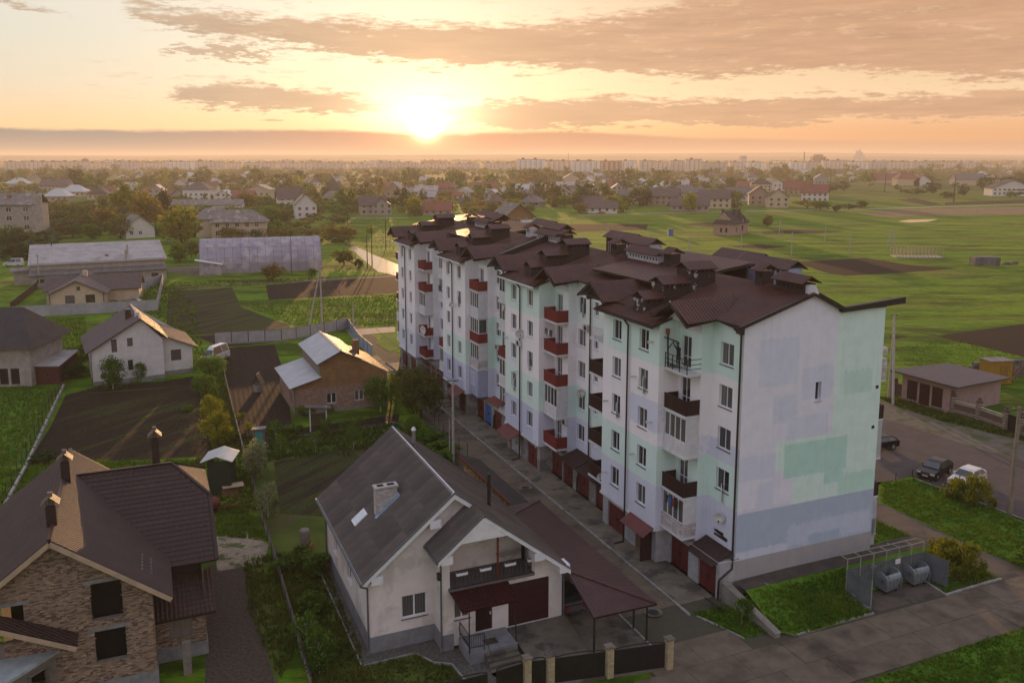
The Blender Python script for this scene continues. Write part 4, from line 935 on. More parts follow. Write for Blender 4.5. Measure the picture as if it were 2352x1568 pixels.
ac(25.2-1.9, .92, 5.2, 'white air conditioner at the foot of the glazed balcony of the second section')
ac(41.6, .02, 8.3, 'beige air conditioner beside the unfinished block balcony of the third section')
def dish(s, o, z, label, r=.45, turn=-30):
    t = thing('satellite_dish', label, 'satellite dish', SO(s, o, z), 113.2+turn, 'satellite dishes on the long block')
    d = MB(); d.lathe((0, .35, 0), [(0, -.12), (r*.5, -.09), (r*.85, -.02), (r, .04), (r*.97, .05), (r*.5, -.06), (0, -.1)], 16, ax='y'); d.build('reflector', M_acw, t, smooth=True)
    a = MB(); a.bar((0, .25, 0), (0, 0, -.1), .05); a.bar((0, .3, -r), (0, .85, -.05), .025); a.box(-.05, .8, -.1, .05, .92, 0); a.build('arm', M_iron, t)
dish(1.7, .15, 5.0, 'pale satellite dish above the filled-in window at the near corner', .42, 50)
dish(21.9, .2, 8.5, 'satellite dish in front of a window beside the dark downpipe', .4, 60)
dish(29.6, 2.75, 12.6, 'satellite dish seen edge on beside the upper downpipe of the second wide wall', .45, 70)
dish(48.6, 2.75, 12.4, 'small satellite dish on a long arm on the third wide wall', .3, 40)
dish(61.4, 2.2, 6.9, 'large pale satellite dish on the corner of a red balcony at the far section', .62, 20)
dish(14.6, 2.1, 3.6, 'satellite dish leaning inside the lowest brown narrow balcony', .35, 60)
for s_, o_, z_ in ((6.7, 2.57, 16.3), (8.9, 2.57, 13.3), (6.7, 2.57, 10.5), (8.9, 2.57, 7.4), (12.9, 2.57, 10.4), (12.9, 2.57, 4.6), (30.6, 2.57, 8.6), (33, 2.57, 11.5), (33, 2.57, 5.7)):
    f = MB(); f.tube((s_, o_, z_), (s_, o_+.32, z_), .06, n=7); f.lathe((s_, o_+.32, z_), [(.1, 0), (.1, .08), (0, .08)], 8, ax='y'); f.build('boiler_flue', M_acw, apt)
sb = MB(); sb.bar((.9, .03, 3.55), (2.3, .03, 3.75), .04, .1); sb.box(.95, .01, 3.42, 2.3, .08, 3.55); sb.build('window_sill_remnant', M_dkp, apt)
def washing(s, o, z, n, label):
    t = thing('washing', label, 'laundry', SO(s, o, z), 113.2)
    k = MB(); k.bar((-.9, 0, 0), (.9, 0, 0), .02); k.build('line', M_iron, t)
    for i in range(n): k = MB(); x = -.8+i*1.6/n; k.ext([(x, 0, 0), (x+1.3/n, 0, 0), (x+1.2/n, .03, -rnd.uniform(.4, .8)), (x+.05, .03, -rnd.uniform(.4, .8))], (0, .02, 0)); k.build('garment', [M_dkp, M_white, M_redp, M_blued, M_iron][rnd.randrange(5)], t)
washing(54.8, 2.2, 13.6, 5, 'dark laundry hanging in the narrow balcony of the third section')
washing(35.0, 2.2, 14.4, 4, 'red and dark clothes hanging above the glazed narrow balcony')
washing(24.3, 2.25, 13.9, 5, 'clothes drying over the middle red balcony of the second section')
washing(4.4, 2.2, 5.6, 4, 'clothes drying over the lower brown balcony at the near end')
for s_, z_ in ((1.9, 6.0), (8.0, 12.3), (27.9, 9.4), (22.2, 15.2), (47.4, 12.3), (31.5, 6.5), (11.7, 9.4)):
    k = MB(); o_ = 0 if s_ in (1.9, 22.2) else 2.55; k.ext([(s_-.02, o_-.1, z_), (s_-.45, o_+.22, z_), (s_-.45, o_+.22, z_+1.2), (s_-.02, o_-.1, z_+1.2)], (.03, .03, 0)); k.build('open_sash', M_pvc, apt)
# gas pipe along the foot of the wall
gp = MB(); P = [(c_, 2.72, 2.85) for c_ in (13.6, 9.9)]; gp.tube(*P, .03, n=5); gp.tube((33.4, 2.72, 2.9), (29.9, 2.72, 2.9), .03, n=5); gp.tube((29.2, 2.72, 2.9), (26, 2.72, 2.9), .03, n=5); gp.tube((26, 2.72, 2.9), (26, 2.72, 2.4), .03, n=5); gp.build('gas_pipe', M_white, apt)

# ------------------------------------------------------------ the white house with the balcony, its carport and yard (house grid: x along the front, y back)
HX, HY = -8.4, 47.17
def HH(x, y, z=0): return (HX+CA*x-SA*y, HY+SA*x+CA*y, z)
M_cream = pm('cream_plaster', (.70, .645, .60), (.63, .58, .54), 1.2, .92, .25, 30, c3=(.52, .48, .44), s3=.5)
M_plinth = pm('grey_plinth', (.22, .225, .23), (.17, .175, .18), 1.5, .9, .6, 14)
M_slate = pm('corrugated_cement', (.085, .066, .052), (.060, .047, .038), .9, .6, .2, 12, rndv=.28, spec=.5)
M_wtrim = pm('white_trim', (.68, .68, .70), (.6, .6, .62), 2, .5)
M_gtrim = pm('grey_gutter', (.10, .11, .12), (.08, .09, .10), 2, .45, spec=.5)
M_bal = pm('balcony_grey', (.12, .11, .105), (.10, .09, .085), 2, .8)
M_redpost = pm('red_post', (.17, .03, .03), None, 2, .5)
M_doordk = pm('dark_door', (.03, .012, .012), (.024, .010, .010), 2, .4)
M_garage = pm('dark_red_door', (.045, .014, .014), (.036, .012, .012), 2, .5)
M_cbrick = pm('white_brick', (.50, .46, .42), (.42, .385, .35), 3, .9, .4, 20, rndv=.18)
M_carp = pm('carport_sheet', (.075, .036, .032), (.058, .029, .027), .8, .5, .1, 10, spec=.4)
wh = thing('white_house', 'white gabled house with a grey corrugated roof and an upstairs balcony', 'house', (HX, HY, 0), 23.2)
RL = lambda x: 9.4-.81*(5.15-x)         # left slope
RR = lambda x: 9.4-.775*(x-5.15)        # right slope
w = MB()
w.wall(0, 12.6, 0, -1, 12.6, 1.0, RL(0)-.15, [(2.3, 3.4, 2.0, 3.5), (6.6, 7.8, 2.0, 3.5)], .2)             # left side
w.wall(0, 0, 1, 0, 4.0, 1.0, [(0, RL(0)-.12), (4, RL(4)-.12)], [(1.95, 3.55, 1.75, 3.2)], .2)
w.wall(4, 0, 1, 0, 4.6, 5.6, [(0, RL(4)-.12), (1.15, 9.22), (4.6, RR(8.6)-.12)])
w.wall(4, 0, 0, -1, 1.5, 1.0, 5.9)
w.wall(4, -1.5, 1, 0, 7.9, .2, 3.93, [(.75, 1.75, 1.85, 3.1), (2.1, 3.2, .75, 2.8), (4.25, 7.0, .6, 3.4)], .3); w.wall(4, -1.5, 1, 0, .5, 3.93, [(0, 6.2), (.5, 6.6)]); w.wall(9.85, -1.5, 1, 0, 2.05, 3.93, [(0, RR(9.85)-.14), (2.05, RR(11.9)-.14)]); w.poly([(4.5, -1.5, 3.93), (4.5, -1.2, 3.93), (4.5, -1.2, 6.6), (4.5, -1.5, 6.6)]); w.poly([(9.85, -1.2, 3.93), (9.85, -1.5, 3.93), (9.85, -1.5, 5.6), (9.85, -1.2, 5.6)])
w.wall(11.9, -1.5, 0, 1, 14.1, 0, RR(11.9)-.1)
w.poly([(4.4, .4, 3.6), (9.95, .4, 3.6), (9.95, .4, 5.5), (8.1, .4, 7.0), (6.35, .4, 8.3), (4.4, .4, 6.75)]); w.poly([(4.6, -1.2, 3.6), (4.6, .4, 3.6), (4.6, .4, 6.8), (4.6, -1.2, 6.8)]); w.poly([(10.2, -1.2, 3.6), (10.2, .4, 3.6), (10.2, .4, 5.4), (10.2, -1.2, 5.4)])
w.wall(11.9, 12.6, -1, 0, 11.9, 0, [(0, RR(11.9)-.1), (6.75, 9.3), (11.9, RL(0)-.1)])
w.build('wall', M_cream, wh)
p = MB(); p.box(-.05, -.05, -.1, 3.98, .3, 1.02); p.box(-.05, .3, -.1, .3, 12.6, 1.02); p.box(3.95, -1.55, -.1, 4.7, -1.2, 1.02); p.box(3.95, -1.2, -.1, 4.2, .0, 1.02); p.build('plinth', M_plinth, wh)
bf = MB(); bf.box(4.4, -1.78, 3.8, 9.9, .5, 3.95); bf.build('balcony_floor', M_bal, wh)
cl = MB(); cl.box(4.5, -1.4, 6.9, 10.2, .4, 6.95)
# roof: rows of corrugated sheets, each sheet its own piece, on a board
def sheets(parent, org, ux, dn, nx, ny, sw, sl, m, keep=None, wav=6, h=.09, name='roof_sheet'):
    """org: top corner; ux: unit vector along the ridge; dn: unit vector down the slope"""
    ux, dn = Vector(ux), Vector(dn); n = ux.cross(dn); n = n if n.z > 0 else -n
    def mk(cols, ln):
        mb = MB(); kk = cols*4
        pts = [(i*sw*cols/wav/kk*1.0*wav/ cols if False else i*(sw*cols/wav)/kk, h*(.5-.5*math.cos(i/4*2*math.pi))) for i in range(kk+1)]
        for (a, ha), (b, hb) in zip(pts, pts[1:]):
            A0 = ux*a+n*(ha+.02); A1 = ux*a+n*(ha+.055)+dn*0; B0 = ux*b+n*(hb+.02); 
            mb.poly([ux*a+n*(ha+.02), ux*a+dn*(ln+.04)+n*(ha+.04), ux*b+dn*(ln+.04)+n*(hb+.04), ux*b+n*(hb+.02)])
            mb.poly([ux*a+dn*(ln+.04)+n*(ha+.04), ux*a+dn*(ln+.04)+n*(ha+.01), ux*b+dn*(ln+.04)+n*(hb+.01), ux*b+dn*(ln+.04)+n*(hb+.04)])
        return mb.mesh(name, m)
    cache = {}
    for j in range(ny):
        for i in range(nx):
            c0, c1 = (keep(i, j) if keep else (0, wav))
            if c1 <= c0: continue
            if (c1-c0) not in cache: cache[c1-c0] = mk(c1-c0, sl)
            o = obj(name, cache[c1-c0], parent, Vector(org)+ux*(i*sw+c0*sw/wav)+dn*(j*sl))
dl = Vector((-1, 0, -.81)).normalized(); dr = Vector((1, 0, -.775)).normalized()
rf = slab('roof', [(5.15, -.6, 9.4), (5.15, 13.1, 9.4), (-.5, 13.1, RL(-.5)), (-.5, -.6, RL(-.5))], M_slate, wh, 'flat', m2=M_wtrim, thick=.12)
Lh = 5.65/dl.dot(Vector((-1, 0, 0)))
sheets(rf, (5.15, -.6, 9.4), (0, 1, 0), dl, 12, 4, 13.7/12, Lh/4-.006, M_slate)
rf2 = slab('roof', [(5.15, -.6, 9.4), (5.15, 13.1, 9.4), (12.0, 13.1, RR(12)), (12.0, -.6, RR(12))], M_slate, wh, 'flat', m2=M_wtrim, thick=.12)
Lr = 6.85/dr.dot(Vector((1, 0, 0)))
sheets(rf2, (5.15, -.6, 9.4), (0, 1, 0), dr, 12, 5, 13.7/12, Lr/5-.006, M_slate)
rf3 = slab('roof', [(6.35, -2.4, RR(6.35)), (6.35, -.6, RR(6.35)), (12.0, -.6, RR(12)), (12.0, -2.4, RR(12))], M_slate, wh, 'flat', m2=M_wtrim, thick=.12)
sheets(rf3, (6.35, -2.4, RR(6.35)), (0, 1, 0), dr, 2, 4, .9, 5.65/dr.x/4-.006, M_slate, wav=5)
zs6 = RR(6.35); dq = Vector((-1, 0, -.8)).normalized()
rf4 = slab('roof', [(6.35, -2.4, zs6), (6.35, .9, zs6), (3.5, -.02, zs6-2.28), (3.5, -2.4, zs6-2.28)], M_slate, wh, 'flat', m2=M_gtrim, thick=.12)
sheets(rf4, (6.35, -2.4, zs6), (0, 1, 0), dq, 3, 2, .8, 2.85/-dq.x/2-.006, M_slate, wav=5)
rc = MB(); 
for a, b in zip([-.65+i*1.7 for i in range(9)], [-.65+i*1.7+1.66 for i in range(9)]):
    b = min(b, 13.15); rc.ext([(4.93, a, 9.27), (5.15, a, 9.5), (5.37, a, 9.27)], (0, b-a, 0))
rc.build('ridge_cap', M_wtrim, wh)
r2 = MB(); r2.ext([(6.15, -2.45, zs6-.1), (6.35, -2.45, zs6+.1), (6.55, -2.45, zs6-.1)], (0, 1.6, 0)); r2.build('ridge_cap', M_slate, wh)
v = MB(); v.ext([(5.15, -.66, 9.28), (5.15, -.66, 9.46), (-.55, -.66, RL(-.55)+.06), (-.55, -.66, RL(-.55)-.14)], (0, .05, 0)); v.ext([(5.15, 13.1, 9.28), (5.15, 13.1, 9.46), (-.55, 13.1, RL(-.55)+.06), (-.55, 13.1, RL(-.55)-.14)], (0, .05, 0)); v.ext([(-.56, -.6, RL(-.55)-.1), (-.56, 13.1, RL(-.55)-.1), (-.56, 13.1, RL(-.55)+.07), (-.56, -.6, RL(-.55)+.07)], (.04, 0, 0)); v.build('white_verge', M_wtrim, wh)
v = MB()
def rake(a, b, y, d=.22):   # grey metal over white board
    v.ext([(a[0], y, a[1]-.02), (a[0], y, a[1]+.1), (b[0], y, b[1]+.1), (b[0], y, b[1]-.02)], (0, .06, 0))
rake((5.15, 9.4), (-.55, RL(-.55)), -.72); rake((5.15, 9.4), (6.6, RR(6.6)), -.72); rake((6.35, zs6), (12.1, RR(12.1)), -2.47); rake((6.35, zs6), (3.45, zs6-2.32), -2.47); v.build('rake_flashing', M_gtrim, wh)
b = MB()
def bb(a, c, y, d=.32): b.ext([(a[0], y, a[1]-d), (a[0], y, a[1]-.02), (c[0], y, c[1]-.02), (c[0], y, c[1]-d)], (0, .04, 0))
bb((5.15, 9.36), (-.4, RL(-.4)), -.68); bb((5.15, 9.36), (6.5, RR(6.5)), -.68); bb((6.35, zs6), (12.05, RR(12.05)), -2.43); bb((6.35, zs6), (3.5, zs6-2.28), -2.43)
b.ext([(6.35, -2.41, zs6-.2), (3.9, -2.41, zs6-2.15), (4.2, -2.41, 6.35), (4.8, -2.41, 7.0), (7.85, -2.41, 7.02), (8.1, -2.41, RR(8.1)-.1)], (0, .04, 0))
for x, z in ((3.6, RL(3.6)-.75), (.0, RL(0)-.65)): b.box(x, -.66, z, x+.7, -.01, z+.5)
for x, z in ((3.7, zs6-2.6), (9.6, RR(9.6)-.95), (11.3, RR(11.3)-.75)): b.box(x, -2.41, z, x+.7, -1.52, z+.5)
b.build('barge_board', M_wtrim, wh)
g = MB()
for P in ([(-.62, -.7, RL(-.5)-.08), (-.62, 13.2, RL(-.5)-.08)],): g.bar(*P, .14, .12)
g.build('gutter', M_gtrim, wh); g = MB(); g.bar((3.42, -2.45, zs6-2.36), (3.42, .1, zs6-2.36), .14, .12); g.build('gutter', M_gtrim, wh); g = MB(); (lambda *a: 0)((-.62, -.7, RL(-.5)-.08), (-.62, 13.2, RL(-.5)-.08), .14, .12)
for P in ([(-.62, -.55, 4.6), (-.12, -.1, 4.2), (-.12, -.1, .25), (-.3, -.4, .12)], [(-.62, 12.9, 4.6), (-.12, 12.5, 4.2), (-.12, 12.5, .3)], [(3.45, -2.2, zs6-2.5), (3.9, -1.65, zs6-2.9), (3.9, -1.62, .3), (3.75, -1.8, .15)], [(11.98, -1.6, 3.9), (11.98, -1.6, .2)]):
    g = MB()
    for p_, q_ in zip(P, P[1:]): g.tube(p_, q_, .06, n=6)
    g.build('downpipe', M_gtrim, wh)
# windows and doors
for (x, y, z, an, ww, h_, nx) in ((2.75, 0, 1.75, 0, 1.6, 1.45, 2), (5.25, -1.5, 1.85, 0, 1.0, 1.25, 2)):
    window(wh, x, y, z, an, ww, h_, M_pvc, M_glass, nx, M_gtrim, off=.12, t=.08)
for yy in (9.75, 5.4): window(wh, 0, yy, 2.0, -90, 1.1, 1.5, M_pvc, M_glass, 1, M_wtrim, off=.12, t=.08)
window(wh, 5.2, .4, 3.98, 0, .85, 2.2, M_pvc, M_glass, 1, None, 1.0, off=.02, t=.08, name='balcony_door')
d = MB(); d.box(6.12, -1.42, .75, 7.18, -1.34, 2.78); dd = d.build('front_door', M_doordk, wh)
h_ = MB(); h_.box(7.05, -1.5, 1.7, 7.1, -1.42, 1.9); h_.build('door_handle', M_pvc, dd)
d = MB(); d.box(8.25, -1.42, .62, 11.0, -1.36, 3.38); 
for i in range(5): d.box(8.25, -1.44, .62+i*.55, 11.0, -1.42, 1.13+i*.55)
d.build('garage_door', M_garage, wh)
# balcony railing, post, flower boxes, drying rack
r = MB()
for z in (4.0, 4.88): r.bar((4.5, -1.72, z), (9.85, -1.72, z), .035)
for i in range(42): x = 4.55+i*.129; r.bar((x, -1.72, 4.0), (x+(.06 if i % 2 else -.06), -1.74, 4.44), .016); r.bar((x+(.06 if i % 2 else -.06), -1.74, 4.44), (x, -1.72, 4.88), .016)
r.build('balcony_railing', M_iron, wh)
r = MB(); r.bar((7.5, -1.65, 3.8), (7.5, -1.65, 7.0), .1); r.build('balcony_post', M_redpost, wh)
r = MB(); r.bar((9.4, -1.6, 3.95), (9.4, -1.6, 5.9), .09); r.build('balcony_post', M_gtrim, wh)
for i, x in enumerate((4.8, 6.3, 7.9, 9.4)):
    t = thing('flower_box', 'white flower box hooked on the balcony rail, %s' % ['at the end by the gutter pipe', 'second from the gutter pipe', 'just past the red post', 'nearest the carport'][i], 'flower box', HH(x, -1.88, 4.78), 23.2, 'flower boxes on the balcony rail')
    b = MB(); b.ext([(0, 0, 0), (.7, 0, 0), (.7, .16, 0), (0, .16, 0)], (0, 0, .16)); b.build('box', M_wtrim, t)
    b = MB(); b.box(.03, .02, .16, .67, .14, .165); b.build('soil', M_dkgravel, t)
t = thing('drying_rack', 'folding laundry rack standing on the upstairs balcony', 'drying rack', HH(7.9, -.8, 3.95), 23.2)
b = MB()
for i in range(6): b.bar((0, i*.1, .95), (1.7, i*.1, 1.0), .015)
b.bar((0, 0, .95), (0, .5, .95), .02); b.bar((1.7, 0, 1.0), (1.7, .5, 1.0), .02); b.build('rack', M_gtrim, t)
b = MB(); b.bar((.3, .1, .95), (1.2, .4, 0), .02); b.bar((1.2, .1, .95), (.3, .4, 0), .02); b.build('legs', M_gtrim, t)
# chimney of white brick: courses of separate bricks
ch = MB(); ch.box(1.6, 4.25, 6.2, 2.98, 4.8, 8.4); co = ch.build('chimney', M_mortar, wh)
for r_ in range(30):
    z = 6.3+r_*.088
    if z > 8.3: break
    for fx, fy, L, ax in ((1.59, 4.24, .55, 1), (1.59, 4.24, 1.38, 0)):
        x = -(.125 if r_ % 2 else 0)
        while x < L:
            a0, a1 = max(x, 0)+.008, min(x+.25, L)-.004
            if a1-a0 > .03 and (z > RL(1.6 if ax else 1.6+a0)-.1):
                q = MB()
                if ax: q.box(1.58, 4.25+a0, z, 1.64, 4.25+a1, z+.075)
                else: q.box(1.6+a0, 4.23, z, 1.6+a1, 4.29, z+.075)
                q.build('brick', M_cbrick, co)
            x += .26
q = MB(); q.box(1.52, 4.16, 8.38, 3.06, 4.88, 8.5); q.build('chimney_cap', M_cbrick, wh)
q = MB(); q.box(1.75, 4.36, 8.49, 2.15, 4.7, 8.52); q.box(2.4, 4.36, 8.49, 2.85, 4.7, 8.52); q.build('flue_opening', M_dark, wh)
q = MB(); q.bar((1.5, 4.1, RL(1.5)+.12), (3.1, 4.1, RL(3.1)+.12), .3, .06); q.bar((3.05, 4.1, RL(3.05)+.12), (3.05, 4.95, RL(3.05)+.12), .2, .1); q.build('chimney_flashing', pm('blue_flashing', (.22, .32, .45), None, 2, .4), wh)
# skylight
q = MB(); n_ = Vector((-.81, 0, 1)).normalized(); a0 = Vector((.5, 5.3, RL(.5))); a1 = Vector((1.35, 5.3, RL(1.35))); yv = Vector((0, 1.0, 0))
q.ext([a0, a1, a1+yv, a0+yv], n_*.14); so3 = q.build('skylight', M_wtrim, wh)
q = MB(); i0, i1 = a0.lerp(a1, .14), a0.lerp(a1, .86); q.ext([i0+yv*.12, i1+yv*.12, i1+yv*.88, i0+yv*.88], n_*.15); q.build('pane', glass('skylight_glass', (.25, .3, .32), .1), so3)
# steel flues on the other slope
q = MB(); q.tube((5.6, 9.2, 8.6), (5.6, 9.2, 10.3), .13, n=10); q.tube((5.6, 9.2, 10.3), (5.6, 9.2, 10.5), .2, .1, n=10); q.build('steel_flue', pm('steel', (.5, .5, .5), None, 3, .3, metal=.9), wh)
q = MB(); q.tube((8.6, 2.5, 6.3), (8.6, 2.5, 9.0), .12, n=10); q.build('dark_flue', M_iron, wh)
# porch, its steps, rail and canopy
q = MB(); q.box(5.0, -3.5, -.1, 8.0, -1.56, .72); q.build('porch_slab', M_plinth, wh)
for i in range(4): q = MB(); q.box(5.9, -3.5-.3*(i+1), -.05, 7.9, -3.5-.3*i-.003, .72-.17*(i+1)+.02); q.build('step', M_apron, wh)
q = MB()
for x, y in ((5.02, -3.4), (5.02, -1.7), (5.9, -3.45)): q.bar((x, y, .72), (x, y, 1.75), .04)
for zz in (1.05, 1.8): q.bar((5.02, -1.7, zz), (5.02, -3.4, zz), .035); q.bar((5.02, -3.4, zz), (5.9, -3.45, zz), .035)
for i in range(12): yy = -1.75-i*.14; q.bar((5.02, yy, 1.05), (4.94, yy, 1.4), .018); q.bar((4.94, yy, 1.4), (5.02, yy, 1.8), .018)
for i in range(6): xx = 5.1+i*.14; q.bar((xx, -3.42, 1.05), (xx, -3.5, 1.4), .018); q.bar((xx, -3.5, 1.4), (xx, -3.42, 1.8), .018)
q.bar((5.9, -3.45, 1.8), (5.9, -4.7, .95), .035); q.build('porch_railing', M_iron, wh)
q = MB(); q.bar((5.0, -3.4, .7), (5.0, -3.4, 3.5), .06); q.bar((8.0, -3.3, .5), (7.9, -3.3, 3.5), .06); q.build('canopy_post', M_iron, wh)
slab('porch_canopy', [(4.4, -1.62, 3.82), (8.1, -1.62, 3.82), (7.95, -3.65, 3.48), (4.5, -3.65, 3.48)], pm('porch_canopy_sheet', (.04, .008, .009), (.03, .007, .008), 1, .4, spec=.3), wh, 'tile', pitch=.22, h=.035, step=.35, thick=.05)
q = MB(); q.box(3.55, -2.2, 4.9, 3.75, -1.9, 5.3); q.build('wall_lantern', M_iron, wh)
q = MB(); q.box(6.2, -3.0, .722, 7.0, -2.4, .74); q.build('door_mat', M_dkgravel, wh)
# carport
cp = thing('carport', 'carport with a dark red ribbed hipped roof on thin posts between house and lane', 'carport', (HX, HY, 0), 23.2)
E0, E1, E2, E3 = (11.75, -6.0, 2.8), (15.95, -6.1, 2.8), (16.05, 10.8, 2.8), (11.95, 10.8, 2.8); A0, A1 = (12.0, -1.9, 3.75), (12.05, 7.0, 3.75)
slab('carport_roof', [A0, A1, E2, E1], M_carp, cp, pitch=.2, h=.03, m2=M_brownd, thick=.12)
slab('carport_roof', [A0, E1, E0], M_carp, cp, pitch=.2, h=.03, m2=M_brownd, thick=.12)
slab('carport_roof', [A1, E3, E2], M_carp, cp, pitch=.2, h=.03, m2=M_brownd, thick=.12)
q = MB()
for i in range(6): a = Vector(A0).lerp(Vector(E1), i/6); b_ = Vector(A0).lerp(Vector(E1), (i+.96)/6); q.bar(a+Vector((0, 0, .06)), b_+Vector((0, 0, .06)), .24, .06)
for i in range(6): a = Vector(A1).lerp(Vector(E2), i/6); b_ = Vector(A1).lerp(Vector(E2), (i+.96)/6); q.bar(a+Vector((0, 0, .06)), b_+Vector((0, 0, .06)), .24, .06)
q.build('hip_cap', M_carp, cp)
for x, y in ((12.04, -5.5), (15.71, -3.9), (15.71, -5.4), (15.8, 1), (15.8, 6), (15.8, 10.4), (12.2, 10.4)): q = MB(); q.bar((x, y, 0), (x, y, 2.75), .09); q.build('post', M_iron, cp)
# yard: blind area, drive
def HS(name, pts, m, lvl): return sheet(name, [HH(*p) for p in pts], m, lvl)
HS('gravel_strip', [(-.8, 13.3), (-.75, -1.1), (2.4, -1.05), (3.1, -2.4), (4.0, -3.0), (4.2, -5.2), (6.2, -6.2), (7.2, -6.3), (5.4, -1.5), (4, -1.5), (4, 0), (0, 0), (0, 13.3)], M_gravel, 5)
k_ = [HH(-.85, 13.4), HH(-.8, -1.15), HH(2.42, -1.1), HH(3.15, -2.45), HH(4.05, -3.05), HH(4.25, -5.2), HH(5.6, -6.2)]
kerb(k_, .1, .12, 1.5)
def drive():
    mb = MB(); mb.poly([HH(8.15, -1.55, .6), HH(8.3, -6.6, .05), HH(11.7, -7.2, .05), HH(12.1, -1.55, .6)]); mb.poly([HH(8.15, -1.55, .6), HH(8.15, -1.55, 0), HH(8.3, -6.6, 0), HH(8.3, -6.6, .05)]); o = mb.build('drive', M_apron); o['kind'] = 'structure'
drive()
HS('carport_floor', [(12.05, 10.8), (12.05, -7.2), (15.7, -7.9), (15.9, 10.8)], M_apron, 5)
for a, b_ in (((12.0, -1.6), (11.8, -7.2)), ((15.85, 10.8), (15.7, -7.8))): kerb([HH(*a), HH(*b_)], .14, .1, 3)
HS('steps_landing', [(5.8, -4.7), (7.9, -4.7), (8.2, -6.4), (6.3, -6.2)], M_apron, 5)
sheet('lawn', [HH(-.85, -1.2), HH(2.4, -1.15), HH(3.1, -2.5), HH(4.0, -3.1), HH(4.2, -5.3), HH(2, -7), HH(-4, -7), HH(-3.5, 14), HH(-.9, 13.5)], M_grass2, 4)
# black fence with pale brick pillars
M_pil = pm('pale_pillar_brick', (.40, .33, .20), (.34, .28, .165), 3, .9, .4, 18, rndv=.12)
M_fence = pm('black_sheet_fence', (.012, .010, .011), (.018, .015, .015), 2, .45, spec=.4)
fn = thing('front_fence', 'black sheet metal fence and gate between pale brick pillars along the front yard', 'fence', (HX, HY, 0), 23.2)
PS = [(15.42, -8.25), (11.86, -7.62), (8.45, -7.0), (7.15, -6.75), (5.0, -6.9), (2.0, -6.9)]
for x, y in PS[:4]:
    cr = MB(); cr.box(x-.17, y-.17, 0, x+.17, y+.17, 1.85); po = cr.build('pillar', M_mortar, fn)
    for r_ in range(13):
        z = .03+r_*.14
        for sgn, ax in ((-1, 0), (-1, 1)):
            for q0 in ((-.2, .02, .2) if r_ % 2 else (-.2, -.07, .2)), :
                for a0, a1 in zip(q0, q0[1:]):
                    q = MB()
                    if ax == 0: q.box(x+a0+.008, y-.2, z, x+a1-.008, y-.16, z+.125)
                    else: q.box(x-.2, y+a0+.008, z, x-.16, y+a1-.008, z+.125)
                    q.build('brick', M_pil, po)
    q = MB(); q.box(x-.26, y-.26, 1.85, x+.26, y+.26, 1.93); q.build('pillar_cap', M_apron, fn)
for (a, b_) in zip(PS, PS[1:]):
    a3, b3 = Vector((*a, 0)), Vector((*b_, 0)); d_ = (b3-a3).normalized()*.26
    a3 += d_; b3 -= d_; q = MB(); q.bar(a3+Vector((0, 0, .85)), b3+Vector((0, 0, .85)), .05, 1.5); q.build('fence_panel', M_fence, fn)
    q = MB(); n_ = 6
    for i in range(n_):
        t0, t1 = i/n_, (i+1)/n_; z0 = 1.66+.12*(1-abs(2*t0-1)**3*1); z1 = 1.66+.12*(1-abs(2*t1-1)**3)
        q.bar(a3.lerp(b3, t0)+Vector((0, 0, z0)), a3.lerp(b3, t1)+Vector((0, 0, z1)), .05)
    q.build('top_rail', M_iron, fn)
    q = MB(); q.bar(a3+Vector((0, 0, .06)), b3+Vector((0, 0, .06)), .25, .14); q.build('base', M_apron, fn)
# woodshed by the lane
ws = thing('woodshed', 'open firewood shed with a dark sloping roof and red edge beside the lane', 'shed', (HX, HY, 0), 23.2)
slab('shed_roof', [(14.3, 24.2, 2.3), (15.9, 23.4, 2.0), (16.0, 11.2, 2.0), (14.3, 11.8, 2.35)], pm('felt_roof', (.03, .024, .022), (.045, .035, .03), 1, .8, .4, 8), ws, 'flat', thick=.1)
q = MB(); q.bar((14.22, 24.3, 2.22), (14.22, 11.8, 2.28), .06, .22); q.build('red_edge_board', M_canopy, ws)
for y in (24, 20, 16, 12): q = MB(); q.bar((14.3, y, 0), (14.3, y, 2.2), .1); q.build('post', M_wood, ws)
fw = tag(obj('firewood', None, None, HH(0, 0, 0), R(23.2)), 'split logs stacked in rows inside the open woodshed', 'firewood')
M_log = pm('log_end', (.34, .21, .10), (.26, .155, .075), 3, .9, .4, 14, rndv=.3)
LM = [None]*5
for i in range(5):
    q = MB(); n_ = 5+i % 3; q.ext([(0, math.cos(6.28*j/n_)*.1*rnd.uniform(.75, 1.1), math.sin(6.28*j/n_)*.1*rnd.uniform(.75, 1.1)) for j in range(n_)], (.4, 0, 0)); LM[i] = q.mesh('log', M_log)
cnt = 0
for r_ in range(10):
    for i in range(64):
        if cnt < 300 or True:
            if r_ > 7 and rnd.random() < .4: continue
            o = None
            yy = 12.1+i*.185+(.09 if r_ % 2 else 0); zz = .12+r_*.19
            if cnt < 290 and i < 60 and r_ > 4: obj('log', LM[rnd.randrange(5)], fw, (14.35+rnd.uniform(-.04, .04), yy, zz)); cnt += 1
ls = MB()
for r_ in range(5):
    for i in range(64): yy = 12.1+i*.185; ls.ext([(14.36+rnd.uniform(-.04, .04), yy+math.cos(6.28*j/5)*.09, .12+r_*.19+math.sin(6.28*j/5)*.09) for j in range(5)], (.4, 0, 0))
o = ls.build('lower_logs', M_log, fw); o['kind'] = 'stuff'
bk = MB(); bk.box(15.7, 11.4, 0, 15.8, 23.9, 2.0); bk.box(14.8, 11.4, 0, 15.7, 11.5, 2.1); bk.build('shed_wall', M_wood, ws)
